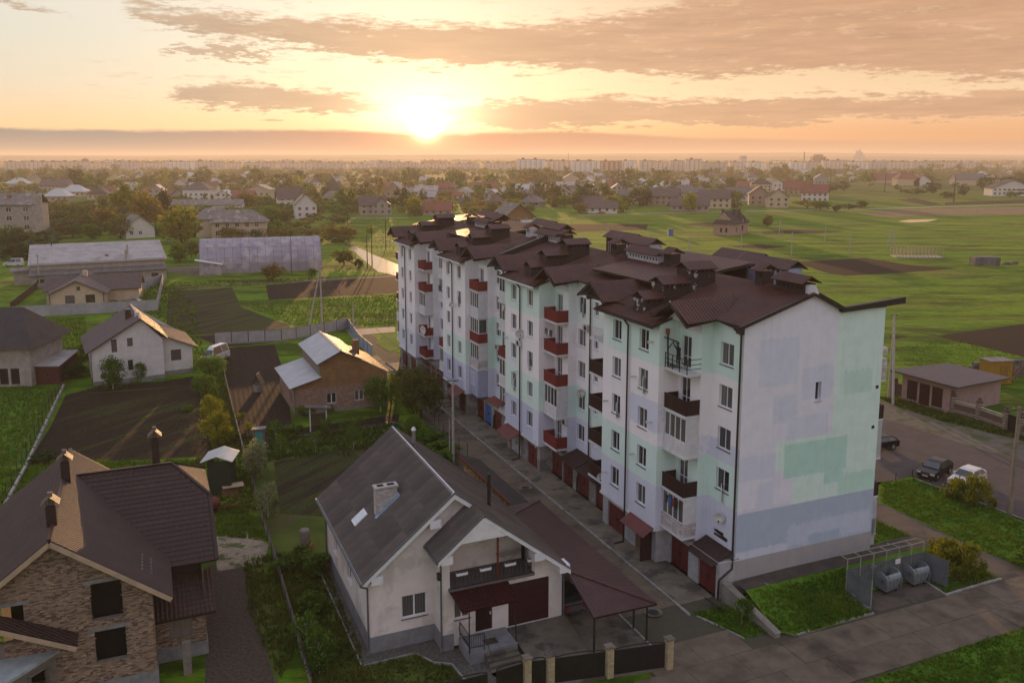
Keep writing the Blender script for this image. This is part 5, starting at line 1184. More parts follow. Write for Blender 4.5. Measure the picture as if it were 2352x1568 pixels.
# manholes
def manhole(s, o, label):
    t = thing('manhole_cover', label, 'manhole cover', SO(s, o, .03)); q = MB(); q.lathe((0, 0, 0), [(.55, .0), (.55, .05), (.36, .05)], 18); q.build('ring', M_apron, t)
    q = MB(); q.lathe((0, 0, 0), [(.36, .052), (.36, .06), (0, .06)], 18); q.build('cover', M_iron, t)
manhole(*(lambda g: (0, 0))(0), 'x') if False else None
def mh2(p, label):
    t = thing('manhole_cover', label, 'manhole cover', (p[0], p[1], .05), 0, 'manhole covers'); q = MB(); q.lathe((0, 0, 0), [(.6, .0), (.6, .05), (.36, .05)], 20); q.build('ring', M_apron, t)
    q = MB(); q.lathe((0, 0, 0), [(.36, .052), (.36, .062), (0, .062)], 20); q.build('cover', M_iron, t)
mh2((9.13, 51.7, 0), 'round manhole cover in a pale ring by the carport corner'); mh2((1.18, 72.81, 0), 'dark manhole cover in the lane by the second section garages')

# ------------------------------------------------------------ the unfinished brick house in the corner
BX, BY = -19.81, 44.23
def BH(x, y, z=0): return (BX+CA*x-SA*y, BY+SA*x+CA*y, z)
M_brk = pm('mixed_brick', (.27, .205, .15), (.21, .15, .11), 2.5, .9, .4, 20, tint=True)
M_tile = pm('metal_tile', (.044, .022, .017), (.028, .015, .012), .8, .46, .05, 8, spec=.3, rndv=.06)
M_timber = pm('new_timber', (.42, .31, .21), (.34, .25, .17), 2, .8, .3, 12, stretch=(1, 1, 1))
M_cmt = pm('cement_band', (.22, .22, .22), (.16, .16, .16), 2, .9, .5, 14)
M_mort2 = pm('mortar_grey', (.19, .165, .14), (.14, .12, .10), 4, .95, .4, 18)
bh = thing('brick_house', 'unfinished house of mottled brick with a dark brown tiled roof and empty windows', 'house', (BX, BY, 0), 23.2)
TL = lambda x: 9.55-.755*abs(x+4.7)
PAL = [(1, 1, 1), (1.25, 1.2, 1.1), (.55, .5, .5), (.4, .36, .38), (1.35, 1.2, 1.0), (.8, .72, .7), (1.15, 1.0, .9), (1.5, 1.45, 1.35)]
BM = []
for t in PAL:
    for L in (.24, .12): q = MB(); q.tt = t; q.box(.005, -.012, .005, L-.005, .05, .068); BM.append(q.mesh('brick', M_brk))
brick_n = 0
def brickwall(parent, x, y, ux, uy, w_, z0, top, holes=(), lim=0, core=True):
    """mortar core with openings, and bricks laid on it one by one; past the limit they stay joined"""
    global brick_n
    if not isinstance(top, (list, tuple)): top = [(0, top), (w_, top)]
    c = MB(); c.wall(x, y, ux, uy, w_, z0, top, holes, .28); co = c.build('wall', M_mort2, parent)
    tp = lambda u: next((a[1]+(b[1]-a[1])*(u-a[0])/(b[0]-a[0]) for a, b in zip(top, top[1:]) if a[0]-1e-6 <= u <= b[0]+1e-6), 0)
    an = math.atan2(uy, ux); rest = MB(); n = 0; zmax = max(t[1] for t in top); r_ = 0; z = z0
    nx_, ny_ = uy, -ux
    while z < zmax-.07:
        u = -(.125 if r_ % 2 else 0)+(rnd.choice((0, .06)) if r_ % 3 == 0 else 0); 
        while u < w_-.03:
            L = .24 if rnd.random() < .75 else .12; a, b = max(u, 0), min(u+L, w_)
            ok = b-a > .06 and z+.07 < min(tp(a), tp(b)) and not any(h[0]-.02 < (a+b)/2 < h[1]+.02 and h[2]-.05 < z+.035 < h[3]+.02 for h in holes)
            if ok:
                k = rnd.choices(range(8), (30, 10, 16, 12, 6, 16, 10, 4))[0]
                if lim and n < lim and brick_n < 300 and b-a > L-.01:
                    obj('brick', BM[k*2+(0 if L > .2 else 1)], co, (x+ux*a, y+uy*a, z), an); n += 1; brick_n += 1
                else:
                    rest.tt = PAL[k]; d = .012+rnd.uniform(-.004, .004)
                    P = lambda u_, z_, d_: (x+ux*u_+nx_*d_, y+uy*u_+ny_*d_, z_)
                    A, B, C, D = P(a+.005, z+.005, d), P(b-.005, z+.005, d), P(b-.005, z+.068, d), P(a+.005, z+.068, d)
                    A2, B2, C2, D2 = P(a+.005, z+.005, 0), P(b-.005, z+.005, 0), P(b-.005, z+.068, 0), P(a+.005, z+.068, 0)
                    rest.poly([A, B, C, D]); rest.poly([D, C, C2, D2]); rest.poly([A, D, D2, A2]); rest.poly([C, B, B2, C2])
            u += L+.008
        z += .077; r_ += 1
    o = rest.build('bricks', M_brk, co); o['kind'] = 'stuff'
    return co
def lintel(parent, x0, x1, y, z, m=M_cmt): q = MB(); q.box(x0-.3, y-.02, z, x1+.3, y+.1, z+.2); q.build('lintel', m, parent)
H = [(4.2, 5.75, 1.98, 3.8), (4.15, 5.7, 4.45, 6.55), (-.4, 1.0, 4.1, 6.1), (1.05, 2.2, 1.5, 3.0)]
W0 = -7.2
tp = [(0, TL(W0)-.1), (2.5, 9.3), (7.2, TL(0)-.1)]
brickwall(bh, W0, 0, 1, 0, 7.2, .85, tp, H, 300)
for a, b, c_, d_ in H[:3]: lintel(bh, W0+a, W0+b, -.005, d_)
q = MB(); q.box(-7.3, -.06, -.2, .06, .25, .85); q.box(.0, .25, -.2, .06, 4.4, .85); q.build('plinth', M_cmt, bh)
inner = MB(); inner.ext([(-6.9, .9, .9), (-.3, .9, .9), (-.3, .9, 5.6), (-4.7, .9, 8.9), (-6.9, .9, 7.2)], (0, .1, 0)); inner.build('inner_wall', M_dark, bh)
# bay on the left with its cement roof
brickwall(bh, -4.9, 0, -.72, -.69, 3.4, .85, 2.95, [(.7, 1.7, 1.1, 2.7)])
brickwall(bh, -7.35, -2.35, -1, 0, 0.01, .85, 2.9, [])
brickwall(bh, -9.6, -2.35, 1, 0, 2.25, .85, 2.9, [(.6, 2.0, .9, 2.5)])
q = MB(); q.ext([(-4.7, -.02, 3.05), (-7.4, -2.6, 2.95), (-10, -2.6, 2.95), (-10, -.02, 3.2)], (0, 0, .16)); q.build('bay_roof', pm('pale_cement', (.32, .36, .36), (.25, .28, .28), 1.5, .7, .3, 10), bh)
# left wing gable bits
q = MB(); q.poly([(W0, 0, 3), (W0, 12, 3), (W0, 12, 7), (W0, 0, 7)]); q.build('side_wall', M_mort2, bh)
# right side of the main body and the wing
brickwall(bh, 0, 0, 0, 1, 2.2, .85, 4.1)
WH = [(.75, 2.0, 1.35, 2.75)]
brickwall(bh, 0, 2.1, 1, 0, 2.75, .85, 3.3, WH)
q = MB(); q.box(.75, 2.2, 1.35, 2.0, 2.26, 2.75); q.build('boarded_window', pm('grey_boards', (.20, .17, .14), (.15, .13, .11), 2, .9, .4, 10, stretch=(6, 1, .4)), bh)
brickwall(bh, 2.75, 2.1, 0, 1, 14.6, .85, [(0, 4.3), (3, 5.4), (8.4, 7.6), (13.8, 5.2), (14.6, 4.6)])
q = MB(); q.box(.06, 2.03, -.2, 2.82, 2.3, .85); q.box(2.7, 2.3, -.2, 2.82, 16.7, .85); q.build('plinth', M_cmt, bh)
q = MB(); q.box(1.35, .2, 0, 1.8, .65, 1.9); q.build('brick_post', M_mort2, bh)
dw = MB(); dw.wall(0.02, 4.2, 1, 0, 2.7, 4.1, 5.0); 
for i in range(14): dw.box(.1+i*.19, 4.14, 4.2, .2+i*.19, 4.2, 4.95)
dw.build('timber_wall', M_brownd, bh)
# roofs of metal tiles; the largest face in view has its tiles as pieces
slab('roof_left', [(-4.7, -.55, 9.55), (-4.7, 14.7, 9.55), (-10.6, 14.7, TL(-10.6)), (-10.6, -.55, TL(-10.6))], M_tile, bh, 'tile', pitch=.22, h=.035, step=.35, m2=M_brownd)
slab('roof_right', [(-4.7, -.55, 9.55), (-4.7, 14.7, 9.55), (.95, 14.7, TL(.95)), (.95, -.55, TL(.95))], M_tile, bh, 'tile', pitch=.22, h=.035, step=.35, m2=M_brownd)
WZ = lambda y: 9.1-.61*abs(y-10.5)
wr = slab('roof_wing', [(-4.3, 10.5, 9.1), (1.54, 10.5, 9.1), (3.67, 7.96, WZ(7.96)), (3.67, 3.75, WZ(3.75)), (.9, 3.75, WZ(3.75))], M_tile, bh, 'flat', m2=M_brownd, thick=.12)
TM = []
for i in range(2):
    q = MB(); n_ = Vector((0, -.61, 1)).normalized(); dn = Vector((0, -1, -.61)).normalized(); pr = [(0, 0), (.09, .01), (.16, .028), (.21, .035), (.26, .026), (.31, 0)]
    for (a, ha), (b, hb) in zip(pr, pr[1:]):
        f = lambda x, d, h_: Vector((x, 0, 0))+dn*d+n_*h_
        q.poly([f(a, 0, ha+.006), f(a, .36, ha+.036), f(b, .36, hb+.036), f(b, 0, hb+.006)]); q.poly([f(a, .36, ha+.036), f(a, .36, ha*.5), f(b, .36, hb*.5), f(b, .36, hb+.036)])
    TM.append(q)
tme = TM[0].mesh('roof_tile', M_tile); rest = MB(); tn = 0; dn = Vector((0, -1, -.61)).normalized()
for r_ in range(22):
    y = 10.5+dn.y*.36*r_; z = 9.1+dn.z*.36*r_
    if y+dn.y*.36 < 3.7: break
    x = -4.2
    while x < 3.64:
        left = -4.3+(10.5-y)*(5.2/6.75); right = min(3.67, 1.54+(10.5-y)*(2.13/2.54))
        if x > left-.05 and x+.3 < right+.05:
            if tn < 300 and (r_ % 2 == 1 or r_ > 12): obj('roof_tile', tme, wr, (x, y, z)); tn += 1
            else:
                k0 = len(rest.v)
                for f, vs in ((f, f) for f in TM[0].f): rest.poly([tuple(Vector(TM[0].v[i])+Vector((x, y, z))) for i in vs])
        x += .31
o = rest.build('roof_tiles', M_tile, wr); o['kind'] = 'stuff'
slab('roof_wing_back', [(-4.3, 10.5, 9.1), (1.54, 10.5, 9.1), (3.67, 13.04, WZ(13.04)), (3.67, 16.5, WZ(16.5)), (.0, 16.5, WZ(16.5))], M_tile, bh, 'tile', pitch=.22, h=.035, step=.35, m2=M_brownd)
slab('roof_half_hip', [(1.54, 10.5, 9.1), (3.67, 13.04, WZ(13.04)), (3.67, 7.96, WZ(7.96))], M_tile, bh, 'tile', pitch=.22, h=.035, step=.35, m2=M_brownd)
slab('porch_roof', [(0.0, 4.1, 4.3), (3.3, 4.1, 4.3), (3.3, 1.15, 3.0), (0.0, 1.15, 3.0)], M_tile, bh, 'tile', pitch=.24, h=.05, step=.35, m2=M_brownd)
slab('small_porch_roof', [(-7.6, -.05, 5.9), (-3.8, -.05, 3.95), (-3.75, -1.1, 3.75), (-7.6, -1.1, 5.7)], M_tile, bh, 'tile', pitch=.22, h=.035, step=.35, m2=M_brownd)
q = MB()
def rk(a, b, w_=.07, h_=.24): q.bar(a, b, w_, h_)
rk((-4.7, -.6, 9.38), (.95, -.6, TL(.95)-.17)); rk((-4.7, -.6, 9.38), (-8.2, -.6, TL(-8.2)-.17)); rk((-7.6, -1.15, 5.58), (-3.8, -1.15, 3.63)); q.build('barge_board', M_timber, bh)
q = MB()
for a, b in (((-4.7, -.55, 9.62), (-4.7, 14.7, 9.62)), ((-4.5, 10.5, 9.17), (1.54, 10.5, 9.17)), ((1.54, 10.5, 9.15), (3.67, 7.96, WZ(7.96)+.06)), ((1.54, 10.5, 9.15), (3.67, 13.04, WZ(13.04)+.06)), ((3.67, 3.75, WZ(3.75)+.03), (3.67, 7.96, WZ(7.96)+.03)), ((.95, -.55, TL(.95)-.05), (.95, 3.7, TL(.95)-.05))):
    q.bar(a, b, .2, .07)
q.build('ridge_cap', M_tile, bh)
def stack(x, y, zb, zt, w_=.5, d_=.5):
    c = MB(); c.box(x-w_/2, y-d_/2, zb, x+w_/2, y+d_/2, zt); c_ = c.build('chimney', M_brownd, bh)
    for sg in (-1, 1): slab('chimney_roof', [(x, y-d_/2-.15, zt+.55), (x, y+d_/2+.15, zt+.55), (x+sg*(w_/2+.2), y+d_/2+.15, zt+.12), (x+sg*(w_/2+.2), y-d_/2-.15, zt+.12)], M_steelr, c_, 'rib', .15, .02, thick=.03)
    l = MB(); l.box(x-w_/2+.03, y-d_/2+.03, zt, x-w_/2+.1, y+d_/2-.03, zt+.3); l.box(x+w_/2-.1, y-d_/2+.03, zt, x+w_/2-.03, y+d_/2-.03, zt+.3); l.box(x-.12, y-.12, zt, x+.12, y+.12, zt+.7); l.build('flue', M_steelr, c_)
M_steelr = pm('chimney_metal', (.16, .12, .09), (.12, .09, .07), 2, .5, spec=.3)
stack(-4.55, 8.9, 9.0, 10.7); stack(-4.75, 1.9, 9.0, 10.6); stack(.6, 11.6, 8.2, 10.7, .45, .5)
q = MB()
for i in range(5):
    for j in range(2):
        x = -.5+j*.45; y = 1.0+i*.45; q.box(x, y, TL(x)+.02, x+.1, y+.06, TL(x)+.12)
q.build('snow_stops', M_cmt, bh)
M_red = pm('rusty_red', (.16, .03, .02), (.10, .025, .018), 2, .7)
t = thing('concrete_mixer', 'rusty red concrete mixer drum behind the brick house wing', 'concrete mixer', (-24.43, 67.66, 0), 20)
q = MB(); q.lathe((-.3, 0, .9), [(.2, -.5), (.45, -.3), (.5, .1), (.3, .5), (.28, .5), (.42, .1)], 14, ax='x'); q.build('drum', M_red, t)
q = MB(); q.bar((.2, .3, .45), (1.6, 0, .45), .06); q.bar((.2, -.3, .45), (1.6, 0, .45), .06); q.bar((.2, .3, .45), (-.5, .3, .9), .06); q.bar((.2, -.3, .45), (-.5, -.3, .9), .06); q.bar((.8, 0, .45), (.8, 0, 0), .05); q.build('frame', M_red, t)
for sg in (-1, 1): q = MB(); q.lathe((-.2, sg*.42, .25), [(.25, 0), (.25, .07), (0, .07)], 12, ax='y'); q.build('wheel', M_iron, t)
# silver roofed green shed
sx, sy, _ = (-26.39, 71.23, 0)
t = thing('garden_shed', 'tall dark green shed with a pale ribbed gable roof behind the brick house', 'shed', (sx, sy, 0), 5)
q = MB(); q.wall(0, 0, 1, 0, 1.9, 0, 3.1); q.wall(1.9, 0, 0, 1, 2.2, 0, 3.1); q.wall(0, 2.2, 0, -1, 2.2, 0, 3.1); q.build('wall', pm('dark_green_metal', (.012, .022, .014), (.018, .03, .018), 1, .6), t)
M_silver = pm('silver_sheet', (.42, .44, .44), (.36, .38, .38), 1, .35, metal=.3, spec=.5)
slab('roof', [(-.55, -.3, 3.1), (.85, -.3, 3.6), (.85, 2.6, 3.6), (-.55, 2.6, 3.1)], M_silver, t, pitch=.25, h=.02, thick=.05); slab('roof', [(2.2, -.3, 3.1), (.85, -.3, 3.6), (.85, 2.6, 3.6), (2.2, 2.6, 3.1)], M_silver, t, pitch=.25, h=.02, thick=.05)
t = thing('work_table', 'weathered wooden table and pallet pile beside the green shed', 'table', (-24.41, 71.65, 0), 25)
q = MB(); q.box(-.9, -.5, .75, .9, .5, .82); q.build('table_top', M_timber, t)
for x, y in ((-.8, -.4), (.8, -.4), (-.8, .4), (.8, .4)): q = MB(); q.bar((x, y, 0), (x, y, .75), .07); q.build('leg', M_wood, t)
q = MB()
for i in range(5): q.box(-1.0, -.7+i*.12, .1+i*.09, .4, -.62+i*.12, .16+i*.09)
q.build('loose_boards', M_wood, t)

# ------------------------------------------------------------ the other houses
M_pbrk = pm('pink_brick', (.33, .21, .16), (.25, .16, .125), 1.2, .9, .5, 18, tint=True)
M_pb2 = pm('pale_pink_brick', (.36, .25, .19), (.28, .19, .15), 1.2, .9, .5, 18)
M_ochre = pm('ochre_gable', (.26, .14, .06), (.19, .105, .05), 1.5, .9, .4, 10)
M_zinc = pm('pale_zinc_sheet', (.40, .42, .43), (.34, .36, .38), .8, .38, spec=.5)
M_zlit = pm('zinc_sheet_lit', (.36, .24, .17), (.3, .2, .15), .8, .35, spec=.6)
M_tbrown = pm('brown_tiles', (.07, .042, .036), (.05, .032, .03), .8, .5, .1, 8, spec=.6)
M_darksl = pm('dark_shingles', (.035, .032, .034), (.05, .044, .044), .8, .7, .2, 8)
M_whw = pm('white_wall', (.60, .575, .54), (.52, .50, .47), 1.2, .92, .25, 20)
M_beige = pm('beige_wall', (.50, .40, .29), (.43, .34, .25), 1.2, .92, .25, 20)
M_gwall = pm('grey_brick_wall', (.34, .31, .27), (.26, .24, .21), 1, .92, .4, 12)
M_yw = pm('yellow_wall', (.50, .42, .25), (.42, .35, .22), 1, .9, .2, 10)
M_asb = pm('weathered_roof_sheet', (.20, .18, .165), (.14, .125, .115), .5, .8, .3, 6, c3=(.3, .28, .26), s3=.4, t3=(.55, .65))
M_asb2 = pm('pale_roof_sheet', (.36, .34, .33), (.28, .265, .26), .35, .7, .2, 5, c3=(.2, .18, .17), s3=.25, t3=(.55, .7))
M_redr = pm('red_roof', (.22, .07, .045), (.16, .055, .04), .8, .6, .1, 8)
M_greyr = pm('grey_roof', (.13, .125, .125), (.09, .09, .09), .8, .55, .1, 8)
M_bframe = pm('brown_frame', (.06, .03, .02), (.045, .022, .016), 2, .5)
M_hole = M_dark

def faces(w, d):
    return {'F': (0, 0, 1, 0, w, 0), 'R': (w, 0, 0, 1, d, 90), 'B': (w, d, -1, 0, w, 180), 'L': (0, d, 0, -1, d, -90)}
def hwalls(parent, w, d, eave, ridge, axis, m, holes={}, rx=None, name='wall', z0=0, x0=0, y0=0, eave2=None):
    """four walls with gables; axis 'y': gable at the front, ridge runs back; 'x': ridge runs along the front; 'h': hipped, level walls"""
    rx = (w/2 if axis == 'y' else d/2) if rx is None else rx; e2 = eave if eave2 is None else eave2
    b = MB()
    for f, (x, y, ux, uy, L, an) in faces(w, d).items():
        if axis == 'h' or (axis == 'y' and f in 'RL') or (axis == 'x' and f in 'FB'): pf = e2 if f in ('R' if axis == 'y' else 'B') and eave2 is not None else eave
        else:
            r = rx if f in 'FR' else (L-rx); a, c = (eave, e2) if f in 'FR' else (e2, eave); pf = [(0, a), (r, ridge), (L, c)]
        b.wall(x0+x, y0+y, ux, uy, L, z0, pf, holes.get(f, ()), .15)
    return b.build(name, m, parent)
def roof2(parent, w, d, eave, ridge, axis, m, ov=.5, style='rib', pitch=.35, h=.03, m2=None, hip=0, x0=0, y0=0, rx=None, thick=.12, name='roof_slope', step=.4):
    S_ = []
    if axis == 'x':
        r = d/2 if rx is None else rx; k = (ridge-eave)/r; k2 = (ridge-eave)/(d-r)
        a, b = -ov, w+ov; S_ = [[(a, -ov, eave-k*ov), (b, -ov, eave-k*ov), (b-hip, r, ridge), (a+hip, r, ridge)], [(a, d+ov, eave-k2*ov), (b, d+ov, eave-k2*ov), (b-hip, r, ridge), (a+hip, r, ridge)]]
        if hip: S_ += [[(a, -ov, eave-k*ov), (a, d+ov, eave-k2*ov), (a+hip, r, ridge)], [(b, -ov, eave-k*ov), (b, d+ov, eave-k2*ov), (b-hip, r, ridge)]]
    else:
        r = w/2 if rx is None else rx; k = (ridge-eave)/r; k2 = (ridge-eave)/(w-r)
        a, b = -ov, d+ov; S_ = [[(-ov, a, eave-k*ov), (-ov, b, eave-k*ov), (r, b-hip, ridge), (r, a+hip, ridge)], [(w+ov, a, eave-k2*ov), (w+ov, b, eave-k2*ov), (r, b-hip, ridge), (r, a+hip, ridge)]]
        if hip: S_ += [[(-ov, a, eave-k*ov), (w+ov, a, eave-k2*ov), (r, a+hip, ridge)], [(-ov, b, eave-k*ov), (w+ov, b, eave-k2*ov), (r, b-hip, ridge)]]
    mm = m if isinstance(m, (list, tuple)) else [m]*4
    for i, s_ in enumerate(S_): slab(name, [(x0+p[0], y0+p[1], p[2]) for p in s_], mm[i % len(mm)], parent, style, pitch, h, step, thick, m2)
def wins(parent, w, d, lst, fm=M_pvc, gm=M_glass, sill=None, x0=0, y0=0):
    for f, u, z, ww, hh, nx in lst:
        x, y, ux, uy, L, an = faces(w, d)[f]
        window(parent, x0+x+ux*u, y0+y+uy*u, z, an, ww, hh, fm, gm, nx, sill, off=.1, t=.07)
def holes_of(lst):
    h = {}
    for f, u, z, ww, hh, nx in lst: h.setdefault(f, []).append((u-ww/2, u+ww/2, z, z+hh))
    return h
def bricklay(parent, x, y, ux, uy, L, z0, top, hol=(), cap=60000):
    """courses of bricks standing proud of the wall, joined"""
    if not isinstance(top, (list, tuple)): top = [(0, top), (L, top)]
    tp = lambda u: next((a[1]+(b[1]-a[1])*(u-a[0])/(b[0]-a[0]) for a, b in zip(top, top[1:]) if a[0]-1e-6 <= u <= b[0]+1e-6), 0)
    r = MB(); z = z0; j = 0; nx_, ny_ = uy, -ux; zm = max(t[1] for t in top)
    while z < zm:
        u = -.13*(j % 2)
        while u < L:
            a, b = max(u, 0)+.008, min(u+.25, L)-.008
            if b-a > .05 and z+.08 < min(tp(a), tp(b)) and not any(h[0]-.02 < (a+b)/2 < h[1]+.02 and h[2]-.06 < z+.04 < h[3]+.02 for h in hol):
                v_ = rnd.uniform(.75, 1.25); r.tt = (v_, v_*rnd.uniform(.9, 1.05), v_*rnd.uniform(.85, 1.05)); d = .015+rnd.uniform(-.005, .006)
                P = lambda u_, z_: (x+ux*u_+nx_*d, y+uy*u_+ny_*d, z_)
                r.poly([P(a, z+.006), P(b, z+.006), P(b, z+.078), P(a, z+.078)])
            u += .26
        z += .087; j += 1
    o = r.build('bricks', M_pbrk, parent); o['kind'] = 'stuff'
# ---- orange brick house with the pale metal roof
g = (-24.66, 94.59, 0)
t = thing('brick_bungalow', 'brick house with an ochre gable and a stepped pale metal roof between garden and lane', 'house', g, 24)
W1 = [('F', 4.15, .95, 1.15, 1.25, 2), ('F', 7.4, .95, 1.1, 1.25, 2), ('L', 8.6, 1.0, .7, 1.1, 1), ('L', 7.4, 1.0, .7, 1.1, 1)]
hh = holes_of(W1)
b = MB(); b.wall(0, 0, 1, 0, 10.8, 0, [(0, 3.45), (2.9, 4.1), (2.95, 5.9), (5.3, 7.05), (7.6, 5.95), (10.8, 4.1)], hh['F'], .15); b.wall(10.8, 0, 0, 1, 11, 0, 4.05); b.wall(0, 10.5, 0, -1, 10.5, 0, 3.45, [(10.5-8.95+0, 10.5-8.25, 1, 2.1)] if False else hh['L'], .15); b.wall(2.9, 11, 0, -1, 11, 3.3, 5.9); b.wall(10.8, 11, -1, 0, 10.8, 0, [(0, 4.1), (5.5, 7.05), (7.9, 5.9), (7.95, 4), (10.8, 3.4)])
w_ = b.build('wall', M_mort2, t); bricklay(w_, 0, 0, 1, 0, 10.8, .3, [(0, 3.0), (10.8, 3.0)], hh['F']); bricklay(w_, 0, 10.5, 0, -1, 10.5, .3, 3.0, hh['L'])
q = MB(); q.box(-.04, -.04, -.1, 10.84, .1, .3); q.build('plinth', M_cmt, t)
q = MB(); q.ext([(0.02, -.03, 3.02), (10.78, -.03, 3.02), (10.78, -.03, 4.0), (7.6, -.03, 5.8), (5.3, -.03, 6.9), (2.95, -.03, 5.75), (2.92, -.03, 4.0), (.02, -.03, 3.35)], (0, .04, 0)); q.build('ochre_gable', M_ochre, t)
wins(t, 10.8, 10.5, W1)
slab('roof_lower', [(-.65, -.5, 3.3), (3.0, -.5, 4.3), (3.0, 10.4, 4.3), (-.65, 10.4, 3.3)], M_zinc, t, pitch=.22, h=.02, m2=M_gtrim)
slab('roof_slope', [(2.5, -.6, 5.85), (5.3, -.6, 7.2), (5.3, 11.4, 7.2), (2.5, 11.4, 5.85)], M_zinc, t, pitch=.22, h=.02, m2=M_gtrim)
slab('roof_slope', [(5.3, -.6, 7.2), (7.75, -.6, 6.02), (7.75, 11.4, 6.02), (5.3, 11.4, 7.2)], M_tbrown, t, pitch=.22, h=.02, m2=M_gtrim)
slab('roof_slope', [(7.6, .1, 5.75), (11.3, .1, 3.85), (11.3, 11.4, 3.85), (7.6, 11.4, 5.75)], M_tbrown, t, pitch=.22, h=.02, m2=M_gtrim)
q = MB(); q.box(8.1, 5.2, 5, 8.8, 5.9, 7.0); q.build('chimney', M_ochre, t)
q = MB(); q.bar((5.3, -.62, 7.24), (5.3, 11.42, 7.24), .3, .05); q.build('ridge_cap', M_zlit, t)
q = MB(); q.tube((-.2, -.1, 3.2), (-.05, -.1, 2.8), .05, n=6); q.tube((-.05, -.1, 2.8), (-.05, -.1, .1), .05, n=6); q.build('downpipe', M_gtrim, t)
# ---- white house with brown tiles
g = (-53.89, 107.53, 0)
t = thing('white_gabled_house', 'white plastered house with a brown tiled gable roof and dark frames behind the vegetable plot', 'house', g, 29)
W2 = [('F', 2.7, 4.1, .65, 1.7, 1), ('F', 4.6, 4.7, .65, 1.1, 1), ('F', 4.5, 1.5, .6, 1.4, 1)]
b = MB(); b.wall(0, 0, 1, 0, 8.6, 0, [(0, 4.6), (6.0, 8.2), (8.6, 5.3)], holes_of(W2)['F'], .15); b.wall(0, 11.5, 0, -1, 11.5, 0, 4.6); b.wall(8.6, 0, 0, 1, 1.2, 0, 5.2); W3 = [('F', 1.7, 1.9, 1.3, 1.5, 2)]
b.wall(8.6, 1.2, 1, 0, 3.8, 0, [(0, 5.4), (3.8, 3.9)], holes_of(W3)['F'], .15); b.wall(12.4, 1.2, 0, 1, 10.3, 0, 3.8); b.wall(12.4, 11.5, -1, 0, 12.4, 0, [(0, 3.8), (6.4, 8.2), (12.4, 4.6)]); b.build('wall', M_whw, t)
wins(t, 8.6, 11.5, W2, M_bframe); window(t, 10.3, 1.2, 1.9, 0, 1.3, 1.5, M_bframe, M_glass, 2, None, off=.1)
slab('roof_slope', [(6.0, -.5, 8.3), (6.0, 12, 8.3), (-.7, 12, 4.3), (-.7, -.5, 4.3)], M_tbrown, t, 'tile', .3, .04, .4, m2=M_brownd)
slab('roof_slope', [(6.0, -.5, 8.3), (6.0, 12, 8.3), (9.2, 12, 5.45), (9.2, -.5, 5.45)], M_tbrown, t, 'rib', .3, .045, m2=M_brownd)
slab('roof_slope', [(8.7, .7, 5.6), (8.7, 12, 5.6), (13.1, 12, 3.55), (13.1, .7, 3.55)], M_tbrown, t, 'rib', .3, .045, m2=M_brownd)
slab('roof_slope', [(-4.2, 4.6, 3.9), (-.6, 4.6, 4.5), (-.6, 11, 6.6), (-4.2, 11, 6.2)], M_tbrown, t, 'tile', .3, .04, .4, m2=M_brownd) if False else None
q = MB(); q.box(-.02, -.08, -.1, 8.62, .1, .5); q.box(8.62, 1.1, -.1, 12.4, 1.3, .6); q.build('plinth', M_cmt, t)
q = MB(); q.box(4.6, 4, 7, 5.3, 5.2, 8.9); q.build('chimney', M_brownd, t); q = MB(); q.box(5.6, 2.4, 7.6, 6.2, 2.9, 8.7); q.build('chimney', M_acw, t)
q = MB(); q.bar((6, -.52, 8.36), (6, 12, 8.36), .25, .06); q.build('ridge_cap', M_zlit, t)
q = MB(); q.tube((-.1, -.1, 4.2), (-.1, -.1, .2), .05, n=6); q.build('downpipe', M_brownd, t)
q = MB(); q.box(1.2, -1.0, .0, 4.2, -.1, .35); q.box(5.6, -.8, 0, 7.0, -.1, .5); q.build('step', M_cmt, t)
# ---- unplastered house at the west edge, its red shed
g = (-61.59, 107.24, 0)
t = thing('half_built_brick_house', 'half built brick house with a black hipped roof at the edge behind the red shed', 'house', (g[0]-9, g[1]-.6, 0), 3)
WB = [('F', 1.8, 1.2, 1.2, 1.0, 1), ('F', 2.1, 3.7, 1.6, 1.4, 1), ('F', 5.6, .3, 1.1, 2.1, 1), ('F', 7.0, .3, 1.1, 2.1, 1)]
hwalls(t, 9, 9, 6.0, 6, 'h', M_gwall, holes_of(WB)); wins(t, 9, 9, WB, M_bframe, M_dark)
roof2(t, 9, 9, 6.0, 9.6, 'x', M_darksl, 1.0, 'rib', .3, .03, hip=3.6, m2=M_zlit)
q = MB(); q.ext([(8.95, -.5, 6.3), (5.2, -.4, 6.3), (7.2, -.3, 8.6)], (0, .1, 0)); 
g = (-61.49, 108.11, 0)
t = thing('red_shed', 'dark red metal shed with a pale lean-to roof beside the half built house', 'shed', g, 8)
q = MB(); q.wall(0, 0, 1, 0, 2.7, 0, 2.5, [(1.0, 1.6, .9, 1.4)]); q.wall(2.7, 0, 0, 1, 7, 0, 2.4); q.wall(0, 7, 0, -1, 7, 0, 2.5); q.wall(2.7, 7, -1, 0, 2.7, 0, 2.4)
for i in range(10): q.box(.05+i*.27, -.03, .05, .12+i*.27, 0, 2.4)
q.build('wall', pm('dark_red_boards', (.10, .028, .02), (.07, .02, .016), 2, .8, .3, 8, stretch=(4, 1, .5)), t)
window(t, 1.3, 0, .9, 0, .6, .5, M_blued, M_glass, 1, None, off=.05, t=.05)
slab('roof', [(-.15, -.3, 2.55), (2.9, -.3, 2.45), (2.9, 7.2, 2.9), (-.15, 7.2, 3.0)], M_asb2, t, pitch=.2, h=.02)
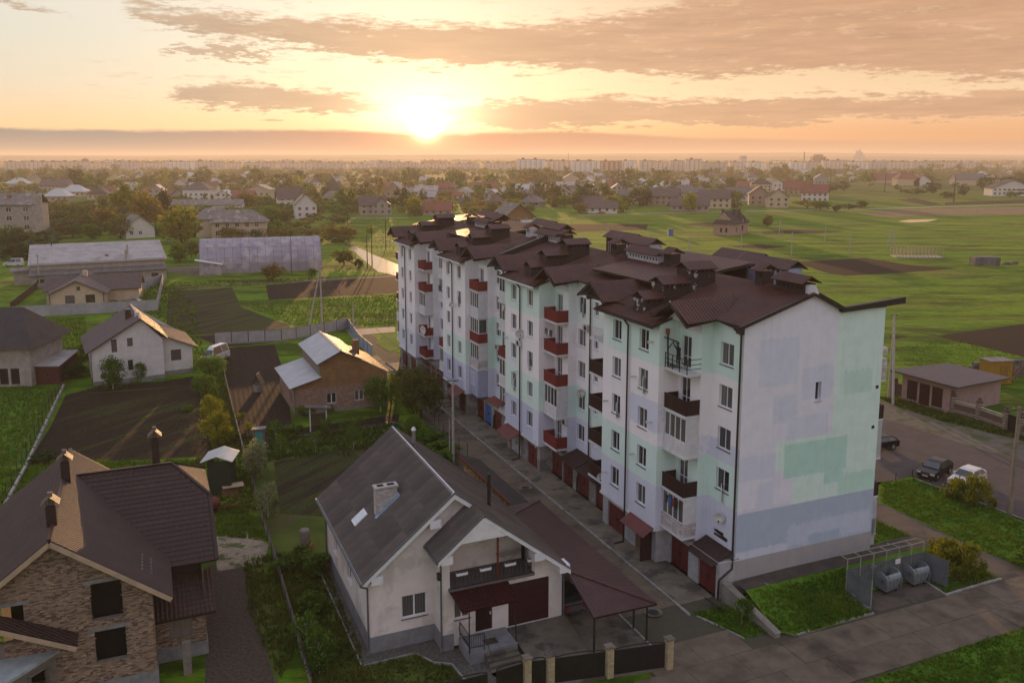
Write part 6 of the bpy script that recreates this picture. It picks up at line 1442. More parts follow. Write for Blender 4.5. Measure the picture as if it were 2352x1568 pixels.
# ---- beige bungalow behind the grey fence
g = (-89.71, 164.31, 0)
t = thing('beige_bungalow', 'beige bungalow with a brown cross gabled roof inside the grey concrete fence', 'house', g, 18.4)
WL = [('F', 3.6, .8, 1.7, 1.6, 2), ('F', 7.2, .8, 1.7, 1.6, 2), ('F', 5.2, 3.3, .7, .8, 1)]
hwalls(t, 9.7, 12, 2.9, 5.3, 'y', M_beige, holes_of(WL)); wins(t, 9.7, 12, WL, M_bframe)
roof2(t, 9.7, 14, 2.9, 5.3, 'y', M_tbrown, .7, 'tile', .4, .04, m2=M_brownd)
hwalls(t, 17, 8, 2.9, 5.0, 'x', M_beige, {}, x0=-1.5, y0=5.5); roof2(t, 17, 8, 2.9, 5.2, 'x', M_tbrown, .6, 'tile', .4, .04, m2=M_brownd, x0=-1.5, y0=5.5)
q = MB(); q.box(5.0, 8, 4.5, 5.8, 8.8, 6.2); q.build('chimney', M_beige, t)
q = MB()
for x in (.1, 9.6): q.tube((x, -.1, 2.7), (x, -.1, .1), .06, n=6)
q.build('downpipe', M_brownd, t)
# ---- warehouse
g = (-108.85, 192.59, 0); n_ = 28.3
t = thing('warehouse', 'long low brick warehouse with a pale sheet roof and lower front lean-to', 'warehouse', g, 27)
WW = [('F', 2+i*3.4, 1.0, 1.6, .9, 1) for i in range(8)]
hwalls(t, n_, 17, 5.2, 7.6, 'x', M_gwall, {}, rx=16, eave2=5.5, y0=0)
roof2(t, n_, 17.5, 5.0, 8.0, 'x', M_asb2, .5, 'wave', .6, .05, rx=17, thick=.15)
q = MB(); q.wall(0, -2.2, 1, 0, n_, 0, 2.7, [(2+i*3.4-.8, 2+i*3.4+.8, 1.0, 1.9) for i in range(8)]); q.wall(n_, -2.2, 0, 1, 2.2, 0, 3.0); q.build('lean_to_wall', M_gwall, t)
for i in range(8): window(t, 2+i*3.4, -2.2, 1.0, 0, 1.6, .9, M_bframe, M_glass, 2, None, off=.1)
slab('lean_to_roof', [(-.3, -2.9, 2.75), (n_+.2, -2.9, 2.75), (n_+.2, .02, 3.6), (-.3, .02, 3.6)], M_greyr, t, 'wave', .6, .05)
q = MB(); q.box(19.7, 1.0, 4.8, 20.2, 1.5, 7.4); q.box(20.3, 5, 5, 20.7, 5.4, 8.2); q.build('chimney', M_gwall, t)
q = MB(); q.box(15.5, 4, 6.0, 16.3, 4.8, 6.1); q.build('roof_hatch', M_dark, t)
t = thing('annex_shed', 'small brick shed with a mossy flat roof at the near end of the warehouse', 'shed', (-114.08, 194.81, 0), 27); hwalls(t, 4.6, 4, 3.2, 3.2, 'h', M_gwall); slab('roof', [(-.8, -.6, 3.2), (5, -.6, 3.3), (5, 4.6, 3.6), (-.8, 4.6, 3.4)], M_asb, t, 'wave', .5, .04)
# ---- curved hangar
g = (-78.13, 213.26, 0)
t = thing('hangar', 'arched grey metal hangar with a small lean-to at its front corner', 'hangar', g, 17)
def arch(L, W_, H_):
    P = [(W_/2-W_/2*math.cos(math.pi*i/16)*1.0, H_*math.sin(math.pi*i/16)**.75) for i in range(17)]
    return P
P = arch(30, 14, 8.3); M_han = pm('hangar_metal', (.27, .25, .30), (.21, .195, .24), .35, .5, .2, 4, c3=(.36, .33, .36), s3=.3, metal=.3, spec=.5)
for j in range(15):
    q = MB()
    for a, b in zip(P, P[1:]): q.poly([(j*2+.03, a[0], a[1]), (j*2+1.97, a[0], a[1]), (j*2+1.97, b[0], b[1]), (j*2+.03, b[0], b[1])])
    q.build('arch_panel', M_han, t, smooth=True)
q = MB()
for j in range(16):
    for a, b in zip(P, P[1:]): q.bar((min(j*2, 29.95)+.0, a[0], a[1]+.01), (min(j*2, 29.95), b[0], b[1]+.01), .1, .05)
q.build('seam', M_gtrim, t)
q = MB(); q.poly([(0, *p) for p in P]); q.poly([(30, *p) for p in P][::-1]); q.build('end_wall', M_han, t)
for j in range(9):
    for r_, (i0) in enumerate((5,)): q = MB(); a = P[4]; b = P[5]; q.ext([(1.5+j*3.1, a[0], a[1]+.03), (3.2+j*3.1, a[0], a[1]+.03), (3.2+j*3.1, b[0], b[1]+.03), (1.5+j*3.1, b[0], b[1]+.03)], (0, -.03, .05)); q.build('roof_light', M_asb2, t)
q = MB(); q.wall(0, -2.6, 1, 0, 5.2, 0, [(0, 3.6), (5.2, 2.6)]); q.wall(0, 0, 0, -1, 2.6, 0, 3.6); q.wall(5.2, -2.6, 0, 1, 2.6, 0, 2.6); q.build('lean_to_wall', M_han, t)
slab('lean_to_roof', [(-1, -3, 3.9), (5.5, -3, 2.6), (5.5, .3, 2.6), (-1, .3, 3.9)], M_acw, t, 'rib', .5, .03)
# ---- four storey block at the west edge
g = (-162.34, 299.53, 0); 
t = thing('panel_flats', 'plain four storey grey block of flats with a patched ridged roof at the west edge', 'block of flats', (g[0]-26.5, g[1]-7, 0), 8)
WF = [('F', u, z, 1.7, 1.6, 2) for u in (3, 7.5, 12.5, 16.5, 22.0) for z in (1.4, 4.4, 7.4, 10.4)]
hwalls(t, 25, 12, 13.2, 13.2, 'h', M_gwall, holes_of(WF)); wins(t, 25, 12, WF)
roof2(t, 25, 12, 13.2, 16.5, 'x', M_asb, .6, 'wave', .8, .07, thick=.2)
q = MB(); q.box(24.2, -.4, 0, 27.5, .4, 16.0); q.box(24.5, -.3, 16, 25.3, .3, 17.3); q.build('end_rib', M_gwall, t)
q = MB(); q.box(16, 1.0, 15, 17.4, 1.6, 16.2); q.build('chimney', M_ochre, t)
# ---- two storey house with stepped hipped roofs
g = (-107.71, 307.6, 0)
t = thing('hipped_house', 'two storey house with two overlapping hipped grey roofs behind the hangar', 'house', (g[0], g[1], 0), 14)
WH_ = [('F', 2+i*3.4, z, 1.4, 1.7, 2) for i in range(5) for z in (1.0, 4.0)]
hwalls(t, 19, 10, 6.4, 6.4, 'h', M_beige, holes_of(WH_)); wins(t, 19, 10, WH_)
roof2(t, 19, 10, 6.4, 10, 'x', M_asb, .9, 'wave', .8, .06, hip=6)
hwalls(t, 12, 9, 7.0, 7, 'h', M_beige, x0=-6, y0=7); roof2(t, 14, 10, 7.0, 10.5, 'x', M_asb, .8, 'wave', .8, .06, hip=5, x0=-7, y0=7)
q = MB(); q.box(5, -.9, 2.9, 7.5, -.02, 3.9); q.build('balcony', M_whw, t)
# ---- lone house in the eastern field
g = (76, 323.86, 0)
t = thing('lone_brick_house', 'lone unplastered house with a black half-hipped roof in the green field', 'house', g, -34)
WQ = [('F', u, z, .9, 1.6, 1) for u in (3.0, 5.0) for z in (1.1, 4.3)]+[('R', 2.6, 1.2, 1.2, 1.6, 1), ('R', 9.4, 1.2, 1.8, 2.2, 1)]
hwalls(t, 8, 16, 4.7, 8.6, 'y', M_pb2, holes_of(WQ)); wins(t, 8, 16, WQ, M_bframe, M_dark)
roof2(t, 8, 16, 4.7, 9.1, 'y', M_darksl, .5, 'rib', .4, .04, hip=1.6, m2=M_brownd)
for x, y in ((2.4, 1.5), (5.4, 5), (6.6, 7.5)): q = MB(); q.box(x, y, 5.5, x+.8, y+.8, 9.6); q.build('chimney', M_darksl, t)
q = MB(); q.ext([(8.1, 7, 4.5), (8.1, 11, 4.5), (8.1, 9, 6.9)], (-1.5, 0, 0)); q.build('dormer_gable', M_pb2, t)
slab('dormer_roof', [(8.5, 9, 7.1), (5.4, 9, 7.1), (8, 11.3, 4.4), (8.5, 11.3, 4.4)], M_darksl, t, 'flat'); slab('dormer_roof', [(8.5, 9, 7.1), (5.4, 9, 7.1), (8, 6.7, 4.4), (8.5, 6.7, 4.4)], M_darksl, t, 'flat')
# ---- yellow house seen behind the far roofs
g = (-4.78, 313.21, 0)
t = thing('ochre_house', 'ochre gabled house with balcony just behind the far end of the long block', 'house', (g[0]+2, g[1]+12, 0), 24)
WQ = [('F', u, z, 1.3, 1.5, 2) for u in (3, 6, 9) for z in (1.4, 4.6)]
hwalls(t, 12, 12, 7.0, 11.6, 'y', M_ochre, holes_of(WQ)); wins(t, 12, 12, WQ); roof2(t, 12, 12, 7.0, 11.6, 'y', M_asb, 1.0, 'rib', .5, .04)
q = MB(); q.box(6.5, -1.2, 4.3, 11.5, -.02, 5.3); q.build('balcony', M_white, t)
# ---- low house with long grey roof, house by the bushes
for (g, w_, d_, e_, r_, ax, wm, rm, an, lab) in (
  ((-171.98, 436.19, 0), 34, 9, 5.2, 7.6, 'x', M_whw, M_asb, 6, 'long two storey house with a low weathered roof behind the dark fir'),
  ((-138.48, 307.6, 0), 10, 10, 4.2, 8.2, 'y', M_whw, M_greyr, 40, 'small grey gabled house half hidden by orange trees')):
    t = thing('village_house', lab, 'house', g, an); WV = [('F', 2+i*3, 1.2, 1.2, 1.4, 2) for i in range(int((w_-2)/3))]
    hwalls(t, w_, d_, e_, r_, ax, wm, holes_of(WV)); wins(t, w_, d_, WV); roof2(t, w_, d_, e_, r_, ax, rm, .7, 'wave', .8, .05)
# ---- pink garage building with the fence on the east side
g0, g1, g2 = Vector((47.29, 101.17, 0)), Vector((50.19, 95.38, 0)), Vector((56.01, 98.32, 0))
an = math.degrees(math.atan2(g1.y-g0.y, g1.x-g0.x)); wd = (g1-g0).length; dp_ = 9.0
t = thing('pink_garage', 'low pink building with three dark shutters beyond the car park', 'garage', tuple(g0), an)
WG = [(.7+i*(wd-1.4)/3, .7+(i+1)*(wd-1.4)/3-.25, .35 if i != 1 else .1, 2.7) for i in range(3)]
M_pink = pm('pink_plaster', (.33, .23, .21), (.27, .19, .175), 1, .9, .3, 12)
q = MB(); q.wall(0, 0, 1, 0, wd, 0, 3.4, WG, .2); q.wall(wd, 0, 0, 1, dp_, 0, 3.3); q.wall(wd, dp_, -1, 0, wd, 0, 3.2); q.wall(0, dp_, 0, -1, dp_, 0, 3.3); q.build('wall', M_pink, t)
for a, b, c, d in WG: 
    q = MB(); q.box(a, .12, c, b, .16, d)
    for i in range(12): q.box(a, .1, c+i*(d-c)/12, b, .12, c+(i+.8)*(d-c)/12)
    q.build('roller_shutter', M_garage, t)
slab('roof', [(-1.2, -.8, 3.5), (wd+1.4, -.8, 3.5), (wd+.8, dp_+.5, 3.3), (-1, dp_+.5, 3.3)], M_tbrown, t, 'wave', .4, .05, thick=.15)
fe = thing('striped_fence', 'striped brick fence with ball topped pillars and dark gate beyond the car park', 'fence', (0, 0, 0), 0)
M_strip = pm('cream_stripe', (.40, .36, .28), None, 2, .8); M_fbr = pm('fence_brick', (.13, .085, .07), (.1, .07, .06), 3, .9, .3, 10)
fp = [(50.54, 95.38, 0), (52.15, 92.73, 0), (53.21, 89.25, 0), (53.63, 87.2, 0), (54.44, 83.8, 0)]
for i, p in enumerate(fp[:4]):
    q = MB(); q.box(p[0]-.25, p[1]-.25, 0, p[0]+.25, p[1]+.25, 2.2); po = q.build('pillar', M_fbr, fe)
    for k in range(7): q = MB(); q.box(p[0]-.27, p[1]-.27, .25+k*.27, p[0]+.27, p[1]+.27, .35+k*.27); q.build('stripe', M_strip, po)
    q = MB(); q.lathe((p[0], p[1], 2.2), [(.33, 0), (.33, .1), (.1, .14), (.2, .3), (.2, .42), (0, .55)], 10); q.build('ball_finial', M_fbr, po)
for i, (a, b) in enumerate(zip(fp, fp[1:])):
    a, b = Vector(a), Vector(b); u_ = Vector((0, 0, 1))
    if i == 2: q = MB(); q.bar(a+u_*1.0, b+u_*1.0, .06, 1.9); q.build('gate', M_fence, fe); continue
    q = MB(); q.bar(a+u_*.7, b+u_*.7, .2, 1.35); q.build('wall_panel', M_fbr, fe)
    for z in (.35, .55, 1.35, 1.6): q = MB(); q.bar(a+u_*z, b+u_*z, .25, .07); q.build('cream_board', M_strip, fe)
f0 = [(47.11, 102.8, 0), (47.73, 101.98, 0)]
q = MB(); q.bar(Vector(f0[0])+Vector((0, 0, .9)), Vector(f0[1])+Vector((0, 0, .9)), .15, 1.5); q.build('wall_panel', M_fbr, fe); p = f0[0]; q = MB(); q.box(p[0]-.3, p[1]-.3, 0, p[0]+.3, p[1]+.3, 2.3); q.build('pillar', M_fbr, fe)
t = thing('stone_wall', 'rough grey stone wall behind the pink building', 'wall', (61.02, 111.09, 0), 12)
M_stone = pm('rough_stone', (.14, .135, .135), (.09, .09, .092), 1.5, .95, .8, 5, rndv=.25)
for r_ in range(4):
    for i in range(26): q = MB(); q.box(i*.95+.04+(.4 if r_ % 2 else 0), rnd.uniform(-.06, .06), r_*.55, i*.95+.9+(.4 if r_ % 2 else 0), .6, r_*.55+.5); q.build('stone', M_stone, t)
t = thing('yellow_shed', 'yellow painted box shed in front of the stone wall', 'shed', (61.51, 107.69, 0), 8); q = MB(); q.box(0, 0, .1, 3.2, 2, 3.1); q.build('body', pm('yellow_paint', (.30, .17, .02), (.25, .14, .018), 2, .7), t); q = MB(); q.box(-.1, -.15, 3.1, 3.3, 2.1, 3.2); q.build('roof', M_asb, t)
q = MB(); q.box(1.5, -.05, .3, 2.6, 0, 2.6); q.build('door', pm('yellow_door', (.24, .13, .02), None, 2, .7), t)
t = thing('timber_rack', 'stack of scrap timber frames beside the yellow shed', 'timber stack', (64.67, 109.21, 0), 12)
for i in range(9): q = MB(); q.bar((rnd.uniform(0, 2), rnd.uniform(0, 1.5), 0), (rnd.uniform(0, 3), rnd.uniform(0, 1.5), rnd.uniform(1.5, 2.6)), .12); q.build('beam', M_wood, t)
# ---- timber frame and concrete ruins in the field
t = thing('hut_frame', 'bare timber frame of a hut on a low slab in the eastern field', 'timber frame', (111.95, 249.26, 0), -6)
q = MB(); q.box(0, 0, 0, 13.4, 5, .3); q.build('slab', M_strip, t)
for i in range(14):
    for y in (0.1, 2.5, 4.9): q = MB(); q.bar((.1+i*1.01, y, .3), (.1+i*1.01, y, 2.9+rnd.uniform(-.4, .2)), .12); q.build('stud', M_timber, t)
q = MB(); [q.bar((.1, y, 2.6), (13.3, y, 2.6), .1) for y in (.1, 4.9)]; q.build('top_plate', M_timber, t)
t = thing('concrete_cabin', 'grey concrete block cabin standing alone in the eastern field', 'cabin', (125.25, 230.66, 0), -4); 
for i in range(6): q = MB(); q.box(i*1.1, 0, 0, i*1.1+1.07, 3.4, 2.3+rnd.uniform(-.1, .08)); q.build('concrete_block', M_stone, t)
t = thing('rubble_heap', 'heap of broken slabs and planks beside the concrete cabin', 'rubble', (134.12, 232.24, 0), 0)
for i in range(12): q = MB(); x, y = rnd.uniform(0, 4), rnd.uniform(0, 2); q.box(x, y, 0, x+rnd.uniform(.3, 1.1), y+rnd.uniform(.3, .8), rnd.uniform(.2, .9)); q.build('rubble_piece', M_stone, t)
t = thing('field_hut', 'blue hut standing in the far field behind the long block', 'hut', (58.44, 320.23, 0), 0); q = MB(); q.box(0, 0, 0, 1.8, 1.8, 2.2); q.build('wall', M_blued, t); q = MB(); q.box(-.2, -.2, 2.2, 2.0, 2.0, 2.4); q.build('roof', M_greyr, t)
# ---- outhouse, kennel well, gate shelter
t = thing('outhouse', 'weathered outhouse with a turquoise door beside the long garden fence', 'outhouse', (-25.84, 82.38, 0), 12)
q = MB(); q.wall(0, 0, 1, 0, 1.15, 0, 2.3, [(.25, .95, .05, 2.1)], .08); q.wall(1.15, 0, 0, 1, 1.2, 0, 2.2); q.wall(0, 1.2, 0, -1, 1.2, 0, 2.3); q.build('wall', pm('grey_boards2', (.13, .12, .11), (.09, .085, .08), 2, .9, .4, 10, stretch=(6, 1, .4)), t)
M_turq = pm('turquoise_paint', (.04, .25, .24), (.035, .2, .19), 2, .6)
for i in range(4): q = MB(); q.box(.26+i*.172, .03, .06, .42+i*.172, .07, 2.08); q.build('door_board', M_turq, t)
slab('roof', [(-.1, -.15, 2.4), (1.25, -.15, 2.4), (1.25, 1.4, 2.2), (-.1, 1.4, 2.2)], M_asb, t, 'flat')
t = thing('well', 'small round well with a steep brown roof on the dark plot', 'well', (-31.96, 105.01, 0), 0)
q = MB(); q.lathe((0, 0, 0), [(.6, 0), (.6, .8), (.5, .8), (.5, .3), (0, .3)], 14); q.build('ring', M_cmt, t)
for sg in (-1, 1): slab('well_roof', [(0, -.7, 2.3), (0, .7, 2.3), (sg*.7, .7, .9), (sg*.7, -.7, .9)], M_tbrown, t, 'flat', thick=.05)
t = thing('gate_shelter', 'little shelter roof on white posts over the inner garden gate', 'shelter', (-21.45, 88.09, 0), 16)
for x in (0, 1.7): q = MB(); q.bar((x, 0, 0), (x, 0, 2.9), .12); q.build('post', M_white, t)
slab('roof', [(-.5, -.6, 3.1), (2.2, -.6, 2.8), (2.2, .6, 2.8), (-.5, .6, 3.1)], M_tbrown, t, 'wave', .2, .03, thick=.06)
for i in range(8): q = MB(); q.box(.1+i*.19, -.02, .1, .26+i*.19, .02, 2.2); q.build('board', M_bframe, t)
t = thing('garden_boiler', 'rusty drum boiler on a brick stand in the back garden of the white house', 'boiler', (-15.48, 60.66, 0), 0); q = MB(); q.lathe((0, 0, .5), [(.0, 0), (.38, 0), (.38, 1.1), (.3, 1.2), (0, 1.25)], 12); q.build('drum', M_asb, t); q = MB(); q.box(-.5, -.4, 0, .5, .4, .5); q.build('stand', M_ochre, t)

# ------------------------------------------------------------ fences, poles, cars and other things outdoors
M_pole = pm('pole_concrete', (.34, .33, .30), (.27, .26, .24), 3, .9, .3, 12)
M_wire = pm('wire', (.10, .08, .06), None, 3, .6)
M_fgrey = pm('fence_grey', (.30, .31, .33), (.25, .255, .27), 1, .8, .2, 8, rndv=.08)
def span(a, b): return (Vector(b)-Vector(a)).length
def panelfence(name, label, pts, h, L, m, pm_=None, th=.06, base=.0, rails=True, part='fence_panel'):
    t = thing(name, label, 'fence', pts[0], 0); o = Vector(pts[0])
    for a, b in zip(pts, pts[1:]):
        a, b = Vector(a)-o, Vector(b)-o; n = max(1, round((b-a).length/L)); u = Vector((0, 0, 1))
        for i in range(n):
            p, q_ = a.lerp(b, i/n), a.lerp(b, (i+1)/n); d = (q_-p).normalized()*.05
            k = MB(); k.bar(p+d+u*(base+h/2), q_-d+u*(base+h/2), th, h); k.build(part, m, t)
            k = MB(); k.bar(p, p+u*(h+base+.08), .11); k.build('post', pm_ or M_pole, t)
        if rails: k = MB(); k.bar(a+u*(base+h+.02), b+u*(base+h+.02), th+.05, .05); k.build('top_rail', pm_ or M_pole, t)
        if base: k = MB(); k.bar(a+u*base/2, b+u*base/2, .2, base); k.build('base', M_cmt, t)
    return t
M_cf = pm('old_concrete', (.22, .19, .15), (.15, .13, .105), 1, .9, .5, 10)
panelfence('garden_fence', 'long low concrete panel fence with thin posts between the soil plots', [(-39.93, 115.52, 0), (-34.26, 101.04, 0), (-27.52, 83.97, 0), (-11.14, 43.78, 0)], .75, 2.6, M_cf, M_iron)
panelfence('plot_fence', 'low pale concrete edge fence with wire along the western vegetable plot', [(-57.45, 106.96, 0), (-45.94, 77.65, 0), (-42.28, 67.63, 0)], .4, 2.6, M_kerb, M_iron, .22, rails=False)
panelfence('grey_sheet_fence', 'grey sheet metal fence with dark posts across the end of the gardens', [(-46.56, 131.74, 0), (-36.8, 134.42, 0), (-31.15, 139.8, 0), (-28.07, 144.55, 0)], 1.7, 2.6, M_fgrey, M_iron, base=.25)
panelfence('blue_fence', 'bluish panel fence running beside the lane to the far road', [(-28.07, 144.55, 0), (-23.8, 131.16, 0), (-20.57, 123.61, 0)], 1.6, 2.5, pm('blue_panel', (.22, .28, .36), (.18, .23, .3), 1, .7), M_iron, base=.15)
panelfence('concrete_panel_fence', 'pale grey concrete panel fence around the beige bungalow', [(-91.48, 154.87, 0), (-68.05, 162.4, 0), (-81.79, 199.42, 0), (-81.83, 188.28, 0)], 2.0, 3.0, M_fgrey, M_pole)
panelfence('dark_board_fence', 'dark plank fence beside the beige bungalow lawn', [(-96.4, 162.72, 0), (-105.93, 189.34, 0), (-110.92, 199.42, 0)], 1.5, 2.2, M_bframe, M_bframe)
panelfence('mesh_fence', 'thin wire mesh fence on a low concrete edge behind the fruit saplings', [(-25.53, 85.61, 0), (-22.05, 87.31, 0), (-17.28, 89.68, 0), (-12.08, 91.75, 0)], .25, 2.5, M_cf, M_iron, .12)
def wirefence(label, pts, L=2.6, h=1.6):
    t = thing('wire_fence', label, 'fence', pts[0]); o = Vector(pts[0]); u = Vector((0, 0, 1))
    for a, b in zip(pts, pts[1:]):
        a, b = Vector(a)-o, Vector(b)-o; n = max(1, round((b-a).length/L))
        for i in range(n+1): k = MB(); p = a.lerp(b, i/n); k.bar(p, p+u*h, .05); k.build('post', M_iron, t)
        k = MB()
        for z in (h*.15, h*.5, h*.98): k.bar(a+u*z, b+u*z, .015)
        k.build('wire', M_iron, t)
wirefence('rusty post and wire fence above the concrete edge of the western plot', [(-58.65, 109.28, 0), (-47.44, 80.53, 0), (-43.03, 69.58, 0)], 2.8, 1.7)
wirefence('post and wire fence between the garden and the lane', [(-8.35, 89.28, 0), (-7.01, 85.05, 0), (-5.21, 81.19, 0), (-4.31, 79.55, 0)], 2.6, 2.0)
wirefence('wire fence in front of the dark strip by the brick bungalow', [(-27.17, 85.42, 0), (-23.04, 87.31, 0), (-15.38, 90.5, 0), (-12.92, 92.18, 0)], 2.8, 1.5)
wirefence('low purple rail fence between the car park and the lawn', [(34.97, 74.77, 0), (36.9, 75.68, 0), (38.55, 72.02, 0), (40.3, 68.17, 0), (41.36, 65.73, 0)], 2.5, .7)
def pole(x, y, h, label, grp='poles along the lanes and fields', arms=1, r=.16, m=None, brace=None):
    t = thing('utility_pole', label, 'pole', (x, y, 0), 0, grp)
    k = MB(); k.tube((0, 0, 0), (0, 0, h), r, r*.6, 6); k.build('pole', m or M_pole, t)
    if arms:
        k = MB(); k.bar((-.5, 0, h-.25), (.5, 0, h-.25), .08); k.build('crossarm', M_iron, t)
        k = MB(); [k.lathe((xx, 0, h-.2), [(.05, 0), (.06, .1), (0, .16)], 6) for xx in (-.45, .45)]; k.build('insulator', M_pole, t)
    if brace:
        k = MB(); k.tube((brace[0], brace[1], 0), (0, 0, h*.96), r*.8, r*.55, 6); k.build('brace', m or M_pole, t)
    return t
pole(*(-5.58, 78.49, 0)[:2], 8.6, 'pale concrete pole standing beside the woodshed', brace=None)
pole(*(-5.97, 78.91, 0)[:2], 4.5, 'thin pole with a green box beside the concrete pole', arms=0, r=.06)
pole(*(-32.14, 142.69, 0)[:2], 11.0, 'braced pole with cables at the grey fence', brace=(-2.2, -1.0), r=.2)
pole(*(-26.18, 139.1, 0)[:2], 5.5, 'short pole at the corner of the blue fence')
pole(*(41.01, 67.17, 0)[:2], 9.2, 'dark concrete pole beside the willow bush at the car park', m=M_cf, r=.22)
pole(*(46.15, 101.98, 0)[:2], 10.5, 'braced pole behind the rear balconies', brace=(-.8, -3), r=.2)
pole(*(-106.45, 191.49, 0)[:2], 7.5, 'pale leaning pole in front of the warehouse'); pole(*(-111.98, 208.01, 0)[:2], 9.5, 'dark pole against the warehouse wall', m=M_iron)
pole(*(-55.48, 214.61, 0)[:2], 11, 'thin dark pole in front of the hangar', m=M_iron, r=.1)
for i, (n_, x, y, h, br) in enumerate((('a', 212, 880, 10, 0), ('b', 180, 900, 8, 0), ('c', 307, 770, 9, 0), ('d', 45, 660, 8, 0))):
    g = ((-38.1, 232.24, 0), (-38.34, 226.06, 0), (-40.29, 273.22, 0), (-63.43, 331.35, 0))[i]; pole(g[0], g[1], h*1.1, ['pole with a lamp arm beside the glistening road', 'braced pole leaning by the glistening road', 'dark pole in the meadow left of the long block', 'pole in the hazy meadow by the far track'][i], m=M_iron)
FP = [((98.95, 317.27, 0), 6.3, (1.6, 0)), ((108.19, 295.91, 0), 6.6, 0), ((102.91, 260.7, 0), 7.2, 0), ((83.35, 254.85, 0), 7, 0), ((69.89, 260.7, 0), 6, 0), ((119.12, 268.92, 0), 7, (-1.8, -.6)), ((118.34, 264.74, 0), 6.8, 0), ((52.62, 252.96, 0), 6.5, (-.7, 0)), ((22.06, 319.04, 0), 5.5, 0), ((35.52, 319.04, 0), 4, 0), ((46.42, 286.98, 0), 5, 0)]
FL_ = ['two legged pale pole right of the lone house', 'pale pole in the middle of the eastern field', 'tall pale pole left of the timber frame', 'pale pole above the blue rooftop box', 'pale pole above the rear rooftop box', 'braced pale pole beside the timber frame', 'pale pole closest to the timber frame', 'braced pole behind the rooftop chimneys', 'pale pole above the striped chimney cap', 'short pale pole near the line of washing', 'pale pole above the middle rooftop boxes']
for (g, h, br), l in zip(FP, FL_): pole(g[0], g[1], h, l, 'pale poles in the eastern field', 0, .17, brace=br or None)
MPY = [((330.96, 1020.47, 0), 12), ((328.27, 891.1, 0), 16.5), ((311.92, 722.8, 0), 16.5), ((286.46, 559.13, 0), 17), ((238.65, 441.14, 0), 3.6), ((216.34, 517.65, 0), 3.6), ((238.12, 520.23, 0), 3.8), ((266.27, 530.78, 0), 3.6), ((314.83, 566.69, 0), 3.6)]
for i, (g, h) in enumerate(MPY):
    t = thing('pylon', ['thin pylon in front of the distant slab blocks', 'dark pylon beyond the grey arched house', 'tall dark pylon behind the pale farm wall', 'tall dark pylon right of the green meadow', 'leaning post by the field road', 'pale post in the bright meadow', 'slim post near the ploughed strip', 'braced post by the ploughed strip', 'braced post near the grey farmhouse'][i], 'pylon', g, 0, 'pylons across the fields')
    k = MB(); k.tube((0, 0, 0), (0, 0, h*.8), .42 if h > 9 else .14, .25 if h > 9 else .12, 5); k.tube((0, 0, h*.8), (0, 0, h), .22 if h > 9 else .11, .1, 5); k.build('mast', M_iron if h > 9 else M_pole, t)
    if h > 9:
        for z in (.78, .9): k = MB(); k.bar((-1.5, 0, h*z), (1.5, 0, h*z), .16); k.build('crossarm', M_iron, t)
def wire(label, a, b, sag, r=.03, grp='overhead cables'):
    k = MB(); P = []
    for i in range(13): u = i/12; p = Vector(a).lerp(Vector(b), u); p.z -= sag*4*u*(1-u); P.append(p)
    for p, q_ in zip(P, P[1:]): k.tube(p, q_, r, n=4)
    tag(k.build('cable', M_wire), label, 'cable', grp)
up = lambda g, z: (g[0], g[1], z)
wire('cable from the woodshed pole to the short pole by the blue fence', up((-5.58, 78.49, 0), 8.4), up((-26.18, 139.1, 0), 5.4), 1.2); wire('upper cable from the braced pole to the short pole by the blue fence', up((-32.14, 142.69, 0), 10.8), up((-26.18, 139.1, 0), 5.4), .8); wire('lower cable from the braced pole to the short pole', up((-32.14, 142.69, 0), 9.6), up((-26.18, 139.1, 0), 5.0), 1.0)
wire('cable over the meadow left of the long block', up((-38.1, 232.24, 0), 10.5), up((-40.29, 273.22, 0), 9.6), 1.0)
